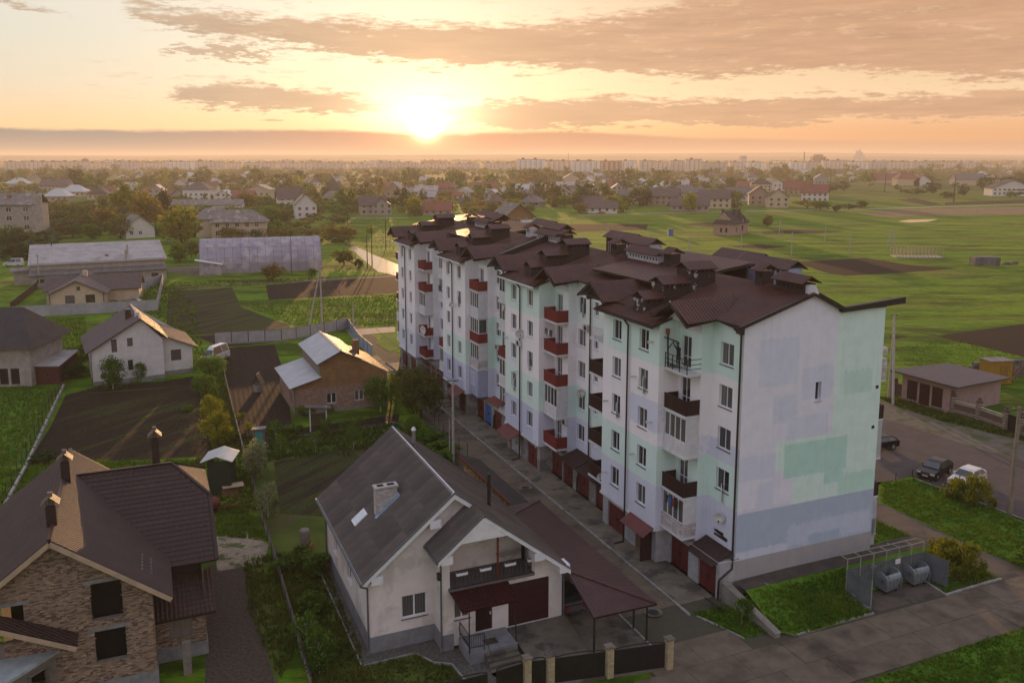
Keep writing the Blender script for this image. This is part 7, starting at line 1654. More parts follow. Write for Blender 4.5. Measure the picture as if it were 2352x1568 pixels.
# ---- vehicles
M_black = pm('car_black', (.006, .006, .008), None, 3, .3, spec=.35); M_cwhite = pm('car_white', (.58, .58, .57), None, 3, .25, spec=.6, coat=1); M_cgrey = pm('car_grey', (.05, .055, .065), None, 3, .2, spec=.8, coat=1); M_cred = pm('car_red', (.25, .03, .02), None, 3, .25, coat=1)
M_tyre = pm('tyre', (.012, .012, .012), None, 3, .8); M_rim = pm('rim', (.4, .4, .42), None, 3, .3, metal=.8); M_cglass = glass('car_glass', (.012, .016, .02), .04); M_lamp = pm('lamp_clear', (.5, .5, .48), None, 3, .1, spec=.9); M_tail = pm('lamp_red', (.3, .01, .01), None, 3, .2)
def car(label, cat, g, deg, paint, L=4.1, Wd=1.7, prof=None, roofp=None, grp=None, name='parked_car', hz=.78):
    t = thing(name, label, cat, (g[0], g[1], g[2]+.02), deg, grp); h = Wd/2
    # lower body and greenhouse from side profiles, narrowing upward
    low = prof or [(0, .32), (.02, .62), (.12, .74), (.95, .86), (1.25, .93), (3.75, .98), (4.02, .9), (4.1, .55), (4.06, .3)]
    s = L/4.1; low = [(x*s, z) for x, z in low]
    gh = roofp or [(1.05, .9), (1.75, 1.38), (2.1, 1.46), (3.2, 1.44), (3.75, 1.2), (3.98, .95)]; gh = [(x*s, z) for x, z in gh]
    b = MB(); n = len(low)
    def loft(P, wz):
        k = len(b.v)
        for sg in (-1, 1):
            for x, z in P: b.v.append((x, sg*wz(x, z), z))
        m_ = len(P)
        for i in range(m_): j = (i+1) % m_; b.f.append((k+i, k+j, k+m_+j, k+m_+i)); b.m.append(0); b.t.append(None)
        b.f.append(tuple(range(k+m_-1, k-1, -1))); b.f.append(tuple(range(k+m_, k+2*m_))); b.m += [0, 0]; b.t += [None, None]
    loft(low, lambda x, z: h*(1-.10*max(0, (abs(x/L-.5)-.38)/.12)) if z > .5 else h*(1-.08*max(0, (abs(x/L-.5)-.38)/.12)))
    gw = lambda z: h*.97-(z-.9)*.36
    loft(gh, lambda x, z: gw(z))
    bo = b.build('body', paint, t)
    m = bo.modifiers.new('bevel', 'BEVEL'); m.width = .05; m.segments = 2; m.limit_method = 'ANGLE'; m.angle_limit = R(30)
    def pane(name, P, off=.012):
        k = MB(); k.poly(P); k.build(name, M_cglass, t)
    (a, b_), (c, d), (e, f), (g1, h1), (i_, j_), (k_, l_) = gh
    lerp = lambda p, q, u: (p[0]+(q[0]-p[0])*u, p[1]+(q[1]-p[1])*u)
    p0, p1 = lerp(gh[0], gh[1], .12), lerp(gh[0], gh[1], .93); pane('windscreen', [(p0[0]-.015, -gw(p0[1])+.08, p0[1]+.015), (p0[0]-.015, gw(p0[1])-.08, p0[1]+.015), (p1[0]-.015, gw(p1[1])-.07, p1[1]+.015), (p1[0]-.015, -gw(p1[1])+.07, p1[1]+.015)])
    p0, p1 = lerp(gh[3], gh[4], .1), lerp(gh[4], gh[5], .4); pane('rear_window', [(p1[0]+.02, -gw(p1[1])+.1, p1[1]+.02), (p1[0]+.02, gw(p1[1])-.1, p1[1]+.02), (p0[0]+.02, gw(p0[1])-.1, p0[1]+.02), (p0[0]+.02, -gw(p0[1])+.1, p0[1]+.02)])
    for sg in (-1, 1):
        mid = (gh[2][0]+gh[3][0])/2
        def sp(x, z): return (x, sg*(gw(z)+.008), z)
        x0 = gh[1][0]; zt = min(gh[2][1], gh[3][1])-.07; zb = gh[0][1]+.07
        xa = gh[0][0]+(gh[1][0]-gh[0][0])*.3
        pane('side_window', [sp(xa, zb), sp(mid-.04, zb), sp(mid-.04, zt), sp(x0+.1, zt-.04)]); pane('side_window', [sp(mid+.04, zb), sp(gh[4][0]-.05, zb), sp(gh[3][0]+.05, zt-.03), sp(mid+.04, zt)])
        k = MB(); k.box(xa+.1, sg*(h+.02)-.09, .95, xa+.25, sg*(h+.02)+.09, 1.08); k.build('mirror', paint, t)
        k = MB(); k.box(low[1][0]+.0, sg*h*.72-.18, .58, low[2][0]+.1, sg*h*.72+.18, .72); k.build('headlight', M_lamp, t)
        k = MB(); k.box(L-.1, sg*h*.78-.12, .7, L+.005, sg*h*.78+.12, .92); k.build('tail_light', M_tail, t)
        for wx in (L*.19, L*.8):
            k = MB(); k.lathe((wx, sg*(h-.1)-.1, .31), [(0, 0), (.31, 0), (.31, .2), (.2, .21), (0, .2)], 16, ax='y'); w_ = k.build('wheel', M_tyre, t)
            k = MB(); k.lathe((wx, sg*(h-.1)+(.1 if sg > 0 else -.1), .31), [(.2, 0), (.18, .015*sg), (.05, .02*sg), (0, .02*sg)], 10, ax='y'); k.build('rim', M_rim, w_)
    k = MB(); k.box(-.01, -.26, .4, .015, .26, .52); k.build('number_plate', M_acw, t)
    k = MB(); k.box(-.005, -.45, .52, .03, .45, .62); k.build('grille', M_iron, t)
    return t
gz = lambda g, z: (g[0], g[1], z)
car('black hatchback facing the willow at the edge of the car park', 'car', (37.6, 74.77, 0), 40, M_black); car('white car mostly hidden behind the drooping willow bush', 'car', (39.34, 72.73, 0), 35, M_cwhite)
car('black car with only its rear showing past the end of the long block', 'car', (34.97, 82.69, 0), 18, M_black)
car('dark grey estate car parked under the red carport roof', 'car', HH(13.0, 3.0, .03), -66.8, M_cgrey, 4.4)
VP = [(0, .35), (0, .75), (.15, 1.0), (.9, 1.15), (1.2, 1.2), (3.9, 1.25), (4.05, 1.2), (4.1, .7), (4.08, .3)]
def van(label, g, deg, s=1.3, hz=2.3):
    return car(label, 'van', g, deg, M_cwhite, 4.1*s, 1.95, VP, [(.75, 1.1), (1.35, hz-.35), (1.7, hz), (3.8, hz), (4.0, hz-.05), (4.06, 1.1)], name='van')
van('white delivery van parked beside the white gabled house', (-43.51, 118.08, 0), 75); van('small white van by the dark bushes left of the warehouse', (-136.44, 229.11, 0), 5, 1.2, 2.2)
car('silver car passing on the far track behind the meadow', 'car', (-97.46, 410.5, 0), 0, M_cwhite); car('red car parked beside the low white house at the village edge', 'car', (43.23, 440.43, 0), 10, M_cred, 4.6)
car('dark blue car in the yard of the beige bungalow', 'car', (-77.13, 166.77, 0), 5, pm('car_blue', (.01, .02, .05), None, 3, .2, coat=1))
# ---- dumpster enclosure with its two containers
en = thing('bin_enclosure', 'three sided grey ribbed metal screen around the waste containers with a frame above', 'screen')
M_scr = pm('screen_metal', (.12, .135, .14), (.085, .10, .10), 1.2, .55, .2, 8, c3=(.2, .21, .19), s3=1.2, t3=(.6, .7), spec=.4)
C0, C1, C2, C3 = [Vector(v) for v in ((23.31, 52.06, 0), (22.33, 53.75, 0), (28.66, 56.38, 0), (29.73, 54.85, 0))]
U = Vector((0, 0, 1))
for a, b in ((C0, C1), (C1, C2), (C2, C3)):
    n = int((b-a).length/.95)
    for i in range(n):
        p, q_ = a.lerp(b, i/n), a.lerp(b, (i+.98)/n); k = MB(); d = (q_-p); nn = Vector((d.y, -d.x, 0)).normalized()*.03
        for j in range(5): k.ext([p+d*(j/5), p+d*((j+.5)/5), p+d*((j+.5)/5)+nn, p+d*(j/5)+nn], U*2.0)
        k.bar(p+U*1, q_+U*1, .015, 2.0); k.build('screen_panel', M_scr, en)
k = MB()
for i in range(7): p = C1.lerp(C2, i/6); p2 = p+Vector((SA*-.6, CA*.6, 0)); k.bar(p, p+U*2.75, .06); k.bar(p+U*2.7, p2+U*2.7, .05)
k.bar(C1+U*2.72, C2+U*2.72, .05); o2 = Vector((SA*-.6, CA*.6, 2.72)); k.bar(C1+o2, C2+o2, .05); k.bar(C0, C0+U*2.1, .06); k.build('top_frame', pm('frame_tube', (.26, .27, .2), None, 3, .6), en)
k = MB(); m_ = C1.lerp(C2, .66); nn = Vector((C2-C1)); nn.normalize(); k.bar(m_-nn*.3+U*1.75+Vector((SA*.06, -CA*.06, 0)), m_+nn*.15+U*1.75+Vector((SA*.06, -CA*.06, 0)), .02, .35); k.build('notice', M_white, en)
M_bin = pm('galvanised_bin', (.24, .27, .29), (.16, .185, .20), 1.5, .5, .3, 6, c3=(.10, .08, .07), s3=1.5, t3=(.58, .66), metal=.3)
def dumpster(g, deg, label):
    t = thing('waste_container', label, 'waste container', (g[0], g[1], .06), deg, 'waste containers in the screen')
    k = MB(); lo = [(-.58, -.42), (.58, -.42), (.58, .42), (-.58, .42)]; hi = [(-.72, -.55), (.72, -.55), (.72, .55), (-.72, .55)]
    for i in range(4): j = (i+1) % 4; k.poly([(*lo[i], .2), (*lo[j], .2), (*hi[j], 1.05), (*hi[i], 1.05)]); k.poly([(lo[i][0]*.96, lo[i][1]*.96, .22), (hi[i][0]*.94, hi[i][1]*.94, 1.05), (hi[j][0]*.94, hi[j][1]*.94, 1.05), (lo[j][0]*.96, lo[j][1]*.96, .22)])
    k.poly([(*p, .2) for p in lo][::-1]); k.poly([(*p, .24) for p in lo]); k.build('tub', M_bin, t)
    for sg in (-1, 1):       # rounded cheeks that carry the lid
        k = MB(); A_ = [(sg*.72, math.cos(math.pi*i/8)*.55, 1.05+math.sin(math.pi*i/8)*.42) for i in range(9)]; k.ext(A_, (-sg*.05, 0, 0)); k.build('cheek', M_bin, t)
    k = MB()
    for i in range(6, 8):
        a, b = math.pi*i/8, math.pi*(i+1)/8; k.ext([(-.68, math.cos(a)*.55, 1.05+math.sin(a)*.42), (.68, math.cos(a)*.55, 1.05+math.sin(a)*.42), (.68, math.cos(b)*.55, 1.05+math.sin(b)*.42), (-.68, math.cos(b)*.55, 1.05+math.sin(b)*.42)], (0, 0, -.02))
    k.build('lid', M_bin, t)
    for x, y in ((-.5, -.35), (.5, -.35), (-.5, .35), (.5, .35)): k = MB(); k.lathe((x, y-.03, .1), [(0, 0), (.1, 0), (.1, .06), (0, .06)], 8, ax='y'); k.build('wheel', M_tyre, t)
    k = MB(); [k.bar((-.65+i*.325, -.56, .3), (-.72+i*.36, -.6, 1.0), .05, .04) for i in range(5)]; k.build('rib', M_bin, t)
dumpster((25.45, 54.61, 0), 28, 'grey galvanised waste container nearer the ramp side of the screen'); dumpster((27.8, 55.57, 0), 22, 'grey galvanised waste container nearer the yellow bush')
t = thing('tyre', 'old tyre lying on the lawn edge beside the willow bush', 'tyre', gz((40.57, 68.93, 0), .0), 0); k = MB(); k.lathe((0, 0, .32), [(.18, -.1), (.3, -.11), (.34, 0), (.3, .11), (.18, .1), (.18, -.1)], 16, ax='y'); k.build('tyre_ring', M_tyre, t)
t = thing('grate_pile', 'stack of dark grates leaning at the corner downpipe', 'grate', SO(-1.0, 2.0, .05), 113)
for i in range(5): k = MB(); k.bar((-.7, i*.12, .15+i*.09), (.7, i*.12+.1, .15+i*.09), .06, .05); k.build('grate_bar', M_iron, t)
# ---- person on the top balcony
def person():
    P = SO(5.1, 1.5, 14.67); t = thing('person', 'person in dark clothes reaching up to a hoist on the top balcony', 'person', P, 113.2+10)
    me = bpy.data.meshes.new('body')
    V = [(0, 0, .95), (0, 0, 1.15), (0, .03, 1.35), (0, .05, 1.48), (0, .06, 1.56), (0, .08, 1.68),
         (.10, 0, .88), (.11, .04, .48), (.11, -.02, .06), (.11, .14, .04), (-.10, 0, .88), (-.13, .08, .5), (-.14, .02, .06), (-.14, .17, .04),
         (.19, .05, 1.42), (.27, .18, 1.58), (.2, .28, 1.80), (.18, .30, 1.88), (-.19, .05, 1.42), (-.24, .22, 1.52), (-.12, .32, 1.74), (-.09, .34, 1.82)]
    E_ = [(0, 1), (1, 2), (2, 3), (3, 4), (4, 5), (0, 6), (6, 7), (7, 8), (8, 9), (0, 10), (10, 11), (11, 12), (12, 13), (2, 14), (14, 15), (15, 16), (16, 17), (2, 18), (18, 19), (19, 20), (20, 21)]
    rad = [.15, .13, .16, .07, .055, .1, .1, .065, .045, .04, .1, .065, .045, .04, .07, .05, .035, .035, .07, .05, .035, .035]
    me.from_pydata(V, E_, []); o = obj('body', me, t); sk = o.modifiers.new('skin', 'SKIN')
    for i, r_ in enumerate(rad): me.skin_vertices[0].data[i].radius = (r_, r_*.85)
    me.skin_vertices[0].data[0].use_root = True
    ss = o.modifiers.new('sub', 'SUBSURF'); ss.levels = 2; ss.render_levels = 2; me.materials.append(pm('dark_clothes', (.014, .015, .02), (.02, .02, .026), 5, .9))
    k = MB(); k.lathe((0, .085, 1.60), [(0, .0), (.07, .02), (.095, .09), (.09, .16), (.05, .215), (0, .23)], 12); k.build('head', pm('skin', (.32, .18, .12), None, 5, .6), t, smooth=True)
    k = MB(); k.lathe((0, .07, 1.66), [(.1, .04), (.102, .1), (.06, .175), (0, .19)], 12); k.build('hair', pm('dark_hair', (.015, .011, .009), None, 5, .8), t, smooth=True)
    for sx, hx, hy, hz in ((1, .175, .305, 1.9), (-1, -.085, .345, 1.84)):
        k = MB(); k.box(hx-.035, hy-.015, hz-.03, hx+.035, hy+.02, hz+.05)
        for f in range(4): k.bar((hx-.027+f*.018, hy, hz+.04), (hx-.027+f*.018, hy+.035, hz+.09-.006*abs(f-1.5)), .015); k.bar((hx-.027+f*.018, hy+.035, hz+.09), (hx-.027+f*.018, hy+.05, hz+.06), .014)
        k.bar((hx+sx*.03, hy, hz-.01), (hx+sx*.015, hy+.05, hz+.03), .018); k.build('hand', MATS['skin'], t)
    t2 = thing('hoist', 'dark steel hoist bracket fixed above the top balcony', 'hoist', SO(5.6, 2.0, 14.7), 113.2)
    k = MB(); k.bar((0, 0, 0), (0, .1, 2.6), .09); k.bar((.7, .15, 2.05), (-1.3, .15, 2.05), .07); k.bar((0, .1, 1.2), (-.9, .15, 2.05), .05); k.build('bracket', M_iron, t2); k = MB(); k.box(-.12, 0, 2.3, .12, .2, 2.7); k.build('winch', M_wood, t2)
person()
t = thing('box_planter', 'green planter standing on the top balcony floor', 'planter', SO(5.5, 1.7, 14.67), 113); k = MB(); k.box(-.2, -.12, 0, .2, .12, .2); k.build('trough', M_gtrim, t)

# ------------------------------------------------------------ trees, bushes, crops, grass
LF = lambda n, a, b, tr=.35: pm(n, a, b, .6, .75, trans=tr, tint=True, rndv=.18, spec=.2)
M_l1 = LF('leaf_green', (.055, .12, .012), (.08, .15, .016)); M_l2 = LF('leaf_yellow', (.16, .19, .014), (.2, .2, .018)); M_l3 = LF('leaf_dark', (.028, .055, .016), (.042, .07, .02))
M_l4 = LF('leaf_orange', (.17, .13, .025), (.13, .12, .025)); M_l5 = LF('leaf_olive', (.08, .10, .02), (.11, .11, .026)); M_l6 = LF('leaf_bright', (.07, .14, .015), (.09, .16, .02))
M_wil = LF('leaf_willow', (.10, .13, .012), (.14, .15, .016)); M_blos = LF('leaf_blossom', (.10, .13, .05), (.26, .28, .2)); M_bark = pm('bark', (.06, .045, .035), (.04, .03, .025), 4, .95, .6, 14); M_limed = pm('limewashed_trunk', (.5, .48, .44), (.36, .34, .3), 3, .9)
CR = {}
def crown(shape, m, det, seed=0):
    k = (shape, m.name, det, seed)
    if k not in CR:
        base = (shape, det, seed)
        if base not in CR: n, ls = {0: (260, .085), 1: (1200, .045), 2: (3800, .026), 3: (1500, .034)}[det]; CR[base] = leafmesh(seed+11, n, ls, shape, m, 14 if det == 0 else 30)
        me = CR[base].copy(); me.materials.clear(); me.materials.append(m); CR[k] = me
    return CR[k]
TR = [trunkmesh(i, M_bark) for i in range(3)]; TRW = [trunkmesh(i+5, M_limed, r=.022) for i in range(2)]
CNT = {}
def tree(g, h, w, shape, m, label, det=1, name='tree', cat='tree', grp=None, white=False, trunk=True):
    t = thing(name, label, cat, (g[0], g[1], g[2]), rnd.uniform(0, 360), grp); t.scale = (w, w, h)
    obj('crown', crown(shape, m, det, rnd.randrange(3)), t)
    if trunk and det: obj('trunk', (TRW if white else TR)[rnd.randrange(2)], t)
    return t
# the trees near the brick bungalow
tree((-15.24, 96.18, 0), 5.0, 4.2, 'round', M_l1, 'young tree with yellowing top in front of the brick bungalow', 3, white=True)
tree((-10.31, 93.48, 0), 5.8, 6.2, 'wide', M_l5, 'large spreading tree at the lane behind the white house', 2)
tree((-10.2, 86.54, 0), 2.4, 2.8, 'round', M_l6, 'bright green young tree just behind the white house roof', 2)
tree((-14.39, 99.04, 0), 3.4, 3.4, 'wide', M_l2, 'olive tree squeezed between the bungalow corner and the big spreading tree', 1)
tree((-12.49, 103.12, 0), 3.6, 4, 'wide', M_l5, 'low olive tree by the lane beyond the big spreading tree', 1)
for p, h, w, m, l in (((-50.75, 106.11, 0), 4.2, 3.8, M_l1, 'round headed tree with a white painted trunk before the white gabled house'), ((-40.6, 112.32, 0), 3.0, 4.6, M_l6, 'bushy green tree in front of the white van'), ((-37.84, 103.12, 0), 2.6, 2.9, M_l1, 'green shrub tree just below the van by the fence'), ((-33.92, 93.48, 0), 2.8, 2.8, M_l2, 'yellow green shrub tree halfway along the garden fence'),
                    ((-30.15, 84.51, 0), 3.6, 3.6, M_l2, 'golden shrub tree nearest the green shed along the fence'), ((-60.18, 116.86, 0), 3.4, 4.5, M_l1, 'dark bush between the red shed and the white house'), ((-58.41, 111.08, 0), 2.2, 3.6, M_l3, 'low dark bush beside the wire fence by the red shed'), ((-37.57, 96.18, 0), .8, 1.5, M_l1, 'small weed clump at the plot edge')):
    tree(p, h, w, 'wide' if w > h else 'round', m, l, 2 if w > 2.5 else 1, white=('white painted' in l))
for p, h, l in (((-23.45, 75.7, 0), 3.6, 'white trunked fruit tree in blossom beside the outhouse'), ((-24.23, 84.87, 0), 2.6, 'white trunked sapling nearest the outhouse'), ((-22.64, 80.69, 0), 2.4, 'white trunked sapling at the plot corner'), ((-19.52, 81.87, 0), 2.4, 'white trunked sapling in the middle of the strip'), ((-15.98, 83.26, 0), 2.6, 'white trunked sapling third along the strip'),
                ((-16.48, 87.5, 0), 2.4, 'white trunked sapling against the wire fence'), ((-19.76, 87.5, 0), 2.2, 'white trunked sapling beside the gate shelter'), ((-10.17, 85.79, 0), 2.2, 'white trunked sapling by the bright young tree'), ((-9.11, 83.97, 0), 1.8, 'smallest white trunked sapling by the house roof'), ((-19.97, 66.69, 0), 3.0, 'blossoming fruit tree at the garden path'),
                ((-12.14, 47.17, 0), 2.8, 'white trunked sapling by the long fence near the corner'), ((-11.01, 45.18, 0), 2.8, 'young white trunked fruit tree at the front corner of the garden'), ((14.45, 50.25, 0), 2.0, 'staked sapling on the little lawn by the ramp wall'), ((-23.49, 75.7, 0), 3.0, 'blossoming sapling beside the long fence'), ((-49.01, 109.87, 0), 2.6, 'bare sapling at the wall of the white gabled house')):
    tree(p, h, h*.75, 'round', M_blos if 'bloss' in l else M_l1, l, 3, white=True, name='fruit_sapling')
for i, (p, h, w, m) in enumerate((((-17.61, 88.09, 0), 1.5, 1.8, M_l1), ((-23.93, 86.92, 0), 1.3, 3.0, M_l6), ((-23.23, 88.09, 0), 1.2, 2.4, M_l1), ((-23.69, 95.26, 0), 1.4, 3.4, M_l6), ((-25.46, 88.48, 0), 1.6, 1.8, M_l1), ((-7.06, 81.19, 0), 1.8, 3.4, M_l6), ((-8.05, 83.26, 0), 2.0, 3.4, M_l1), ((-6.3, 78.91, 0), 1.6, 2.6, M_l6), ((-8.74, 85.42, 0), 1.8, 3.0, M_l6), ((-27.3, 103.12, 0), 1.6, 3.0, M_l6),
                                  ((-12.93, 51.67, 0), 1.6, 2.4, M_l6), ((-14.82, 57.28, 0), 2.0, 4.0, M_l1), ((-45.19, 79.55, 0), 1.2, 3.2, M_l3), ((-29.55, 85.42, 0), 1.6, 2.6, M_l1), ((-25.89, 75.26, 0), 1.4, 2.6, M_l6), ((-30.61, 93.04, 0), 1.0, 1.8, M_l2), ((-28.29, 89.28, 0), 1.0, 1.4, M_l2), ((23.34, 59.73, 0), 1.0, .9, M_l6), ((-21.19, 96.18, 0), .9, 1.8, M_l1))):
    tree(p, h, w, 'bush', m, ['round clipped bush by the inner gate', 'leafy clump by the mesh fence', 'small clump beside the leafy clump', 'weeds at the bungalow wall', 'bush beside the outhouse', 'raspberry thicket near the woodshed', 'raspberry thicket behind the steel flue', 'raspberry clump nearest the woodshed', 'raspberry clump nearest the bright tree', 'weeds at the bungalow corner', 'bright bush by the long fence', 'dense bush at the left edge of the garden', 'dark bush behind the tiled roof', 'dark bush under the golden shrub', 'bright weeds by the green shed', 'yellow weeds beside the fence', 'yellow weeds near the turquoise door', 'small weed against the end wall', 'weeds below the bungalow window'][i], 1, 'bush', 'bush', trunk=False)
tree((39.2, 69.98, 0), 2.7, 4.6, 'willow', M_wil, 'drooping golden willow bush in front of the white car', 2, 'willow_bush', 'bush', trunk=False); tree((31.8, 57.06, 0), 2.5, 3.8, 'willow', M_wil, 'drooping golden willow bush beside the waste containers', 2, 'willow_bush', 'bush', trunk=False)
tree((31.56, 59.31, 0), 1.9, 2.6, 'willow', M_wil, 'smaller golden willow bush behind the bigger one by the screen', 1, 'willow_bush', 'bush', trunk=False); tree((37.23, 57.97, 0), 1.6, 2.6, 'bush', M_l1, 'green bush cut by the picture edge on the east lawn', 1, 'bush', 'bush', trunk=False)
# trees round the warehouse and hangar, middle distance
MT = [((-199.45, 382.97, 0), 15, 7, 'tall', M_l1), ((-195.25, 382.97, 0), 15, 7, 'tall', M_l1), ((-187.25, 374.65, 0), 13, 7, 'tall', M_l5), ((-194.46, 410.29, 0), 16, 8, 'tall', M_l1), ((-221.95, 478.4, 0), 17, 7, 'tall', M_l1), ((-181.98, 410.29, 0), 30, 26, 'round', M_l2), ((-140.61, 331.35, 0), 24, 22, 'round', M_l4), ((-154.45, 382.97, 0), 24, 18, 'cone', M_l3), ((-112.69, 291.87, 0), 21, 24, 'round', M_l2),
      ((-163.09, 344.64, 0), 15, 18, 'round', M_l4), ((-150.48, 307.6, 0), 9, 12, 'round', M_l1), ((-160.62, 313.21, 0), 8, 14, 'wide', M_l1), ((-140.57, 307.6, 0), 13, 14, 'round', M_l5), ((-163, 307.6, 0), 8, 12, 'wide', M_l5), ((-151.8, 260.7, 0), 14, 20, 'round', M_l3), ((-160.61, 268.92, 0), 14, 18, 'round', M_l1), ((-147.81, 260.7, 0), 10, 12, 'wide', M_l3), ((-93.3, 238.77, 0), 9, 9, 'round', M_l1), ((-93.51, 249.26, 0), 8, 8, 'round', M_l5),
      ((-150.37, 453.34, 0), 13, 16, 'round', M_l1), ((-139.65, 453.34, 0), 17, 22, 'round', M_l5), ((-104.24, 374.65, 0), 13, 16, 'round', M_l1), ((-101.35, 382.97, 0), 10, 12, 'round', M_l5), ((-88.94, 313.21, 0), 6, 14, 'wide', M_l4), ((-83.01, 319.04, 0), 6, 14, 'wide', M_l1), ((-74.61, 313.21, 0), 5, 12, 'wide', M_l5), ((-62.22, 296.94, 0), 9, 12, 'round', M_l4), ((-92.07, 307.6, 0), 6, 8, 'round', M_l1), ((-56.72, 201.8, 0), 7.5, 8, 'round', M_l4), ((-49.31, 209.3, 0), 3.5, 4, 'round', M_l1),
      ((-100.93, 307.6, 0), 7, 12, 'wide', M_l4), ((-332.28, 714.51, 0), 16, 12, 'tall', M_l1), ((-373.95, 745.05, 0), 30, 34, 'round', M_l3), ((-346.7, 714.51, 0), 26, 24, 'round', M_l1), ((-476.16, 898.47, 0), 14, 14, 'round', M_l3), ((-378.06, 898.47, 0), 20, 22, 'round', M_l5), ((-307.97, 854.51, 0), 20, 16, 'round', M_l5), ((-266.39, 898.47, 0), 28, 30, 'wide', M_l5), ((-190.48, 714.51, 0), 26, 30, 'wide', M_l5), ((-422.4, 714.51, 0), 15, 18, 'round', M_l2),
      ((-197.76, 554.94, 0), 11, 5, 'tall', M_l1), ((-192.9, 554.94, 0), 10, 5, 'tall', M_l1), ((-183.27, 554.94, 0), 12, 6, 'tall', M_l1), ((-208.94, 546.21, 0), 10, 7, 'tall', M_l1), ((-214.98, 521.59, 0), 11, 7, 'tall', M_l1), ((-59.72, 307.6, 0), 8, 13, 'wide', M_l4), ((-45.7, 232.24, 0), 7, 10, 'wide', M_l5), ((-40.65, 226.06, 0), 4.5, 6, 'cone', M_l3), ((-54.21, 328.19, 0), 4, 5, 'round', M_l2),
      ((-49.1, 430.75, 0), 15, 17, 'round', M_l2), ((-111.16, 714.51, 0), 20, 18, 'round', M_l4), ((-0.38, 447.48, 0), 14, 17, 'round', M_l2), ((8.68, 447.48, 0), 8, 10, 'round', M_l1), ((53.8, 465.53, 0), 14, 17, 'round', M_l2), ((58.53, 453.34, 0), 11, 11, 'round', M_l2), ((35.87, 447.48, 0), 9, 13, 'round', M_l4), ((-10.07, 441.76, 0), 10, 14, 'round', M_l5), ((54.4, 592.81, 0), 12, 16, 'round', M_l4),
      ((94.58, 459.36, 0), 17, 13, 'round', M_l2), ((148.22, 573.26, 0), 12, 18, 'round', M_l2), ((237.7, 898.47, 0), 13, 24, 'round', M_l1), ((209.02, 898.47, 0), 12, 14, 'round', M_l6), ((170.87, 761.31, 0), 12, 15, 'round', M_l3), ((272.94, 729.46, 0), 11, 18, 'round', M_l3), ((252.62, 700.15, 0), 8, 10, 'round', M_l3), ((171.5, 478.4, 0), 9, 18, 'wide', M_l1), ((173.26, 459.36, 0), 7, 7, 'round', M_l3), ((186.83, 478.4, 0), 6, 12, 'wide', M_l3), ((168.86, 491.98, 0), 9, 18, 'wide', M_l4), ((199.56, 491.98, 0), 7, 10, 'round', M_l5),
      ((108.04, 362.81, 0), 8, 8, 'round', M_l5), ((305, 660.33, 0), 9, 22, 'wide', M_l1), ((315, 660.33, 0), 11, 18, 'wide', M_l3), ((340.94, 700.15, 0), 14, 24, 'round', M_l3), ((309.46, 613.74, 0), 8, 14, 'wide', M_l3), ((344.45, 660.33, 0), 12, 16, 'round', M_l3), ((409.01, 745.05, 0), 20, 24, 'wide', M_l3), ((466.16, 814.64, 0), 20, 30, 'wide', M_l3), ((479.85, 814.64, 0), 18, 26, 'wide', M_l3), ((339.82, 761.31, 0), 8, 9, 'round', M_l3), ((356.99, 613.74, 0), 9, 14, 'wide', M_l1), ((408.36, 1298.57, 0), 30, 26, 'round', M_l5), ((591.29, 1298.57, 0), 16, 30, 'wide', M_l3)]
DESC = {'tall': 'slim poplar', 'round': 'round headed tree', 'wide': 'broad low tree', 'cone': 'pointed fir'}
COLN = {'leaf_green': 'green', 'leaf_yellow': 'yellow green', 'leaf_dark': 'dark', 'leaf_orange': 'orange brown', 'leaf_olive': 'olive', 'leaf_bright': 'bright green'}
def zone(g):
    az = math.degrees(math.atan2(g[0], g[1])); d = math.hypot(g[0], g[1])
    a = 'behind the panel flats' if az < -22 else 'beyond the warehouse' if az < -15 else 'beyond the hangar' if az < -9 else 'under the sun' if az < -2 else 'beyond the long block' if az < 6 else 'beyond the vent stacks' if az < 13 else 'beyond the lone house' if az < 20 else 'beyond the eastern meadow'
    return a, d
for g, h, w, s_, m in MT:
    a, d = zone(g); lab = '%s %s %s, %s' % (COLN[m.name], DESC[s_], a, 'nearer rows' if d < 330 else 'mid distance' if d < 520 else 'far haze')
    tree(g, h*.62, w*.72, s_, m, lab, 1 if d < 700 else 0, grp='trees of the middle distance')
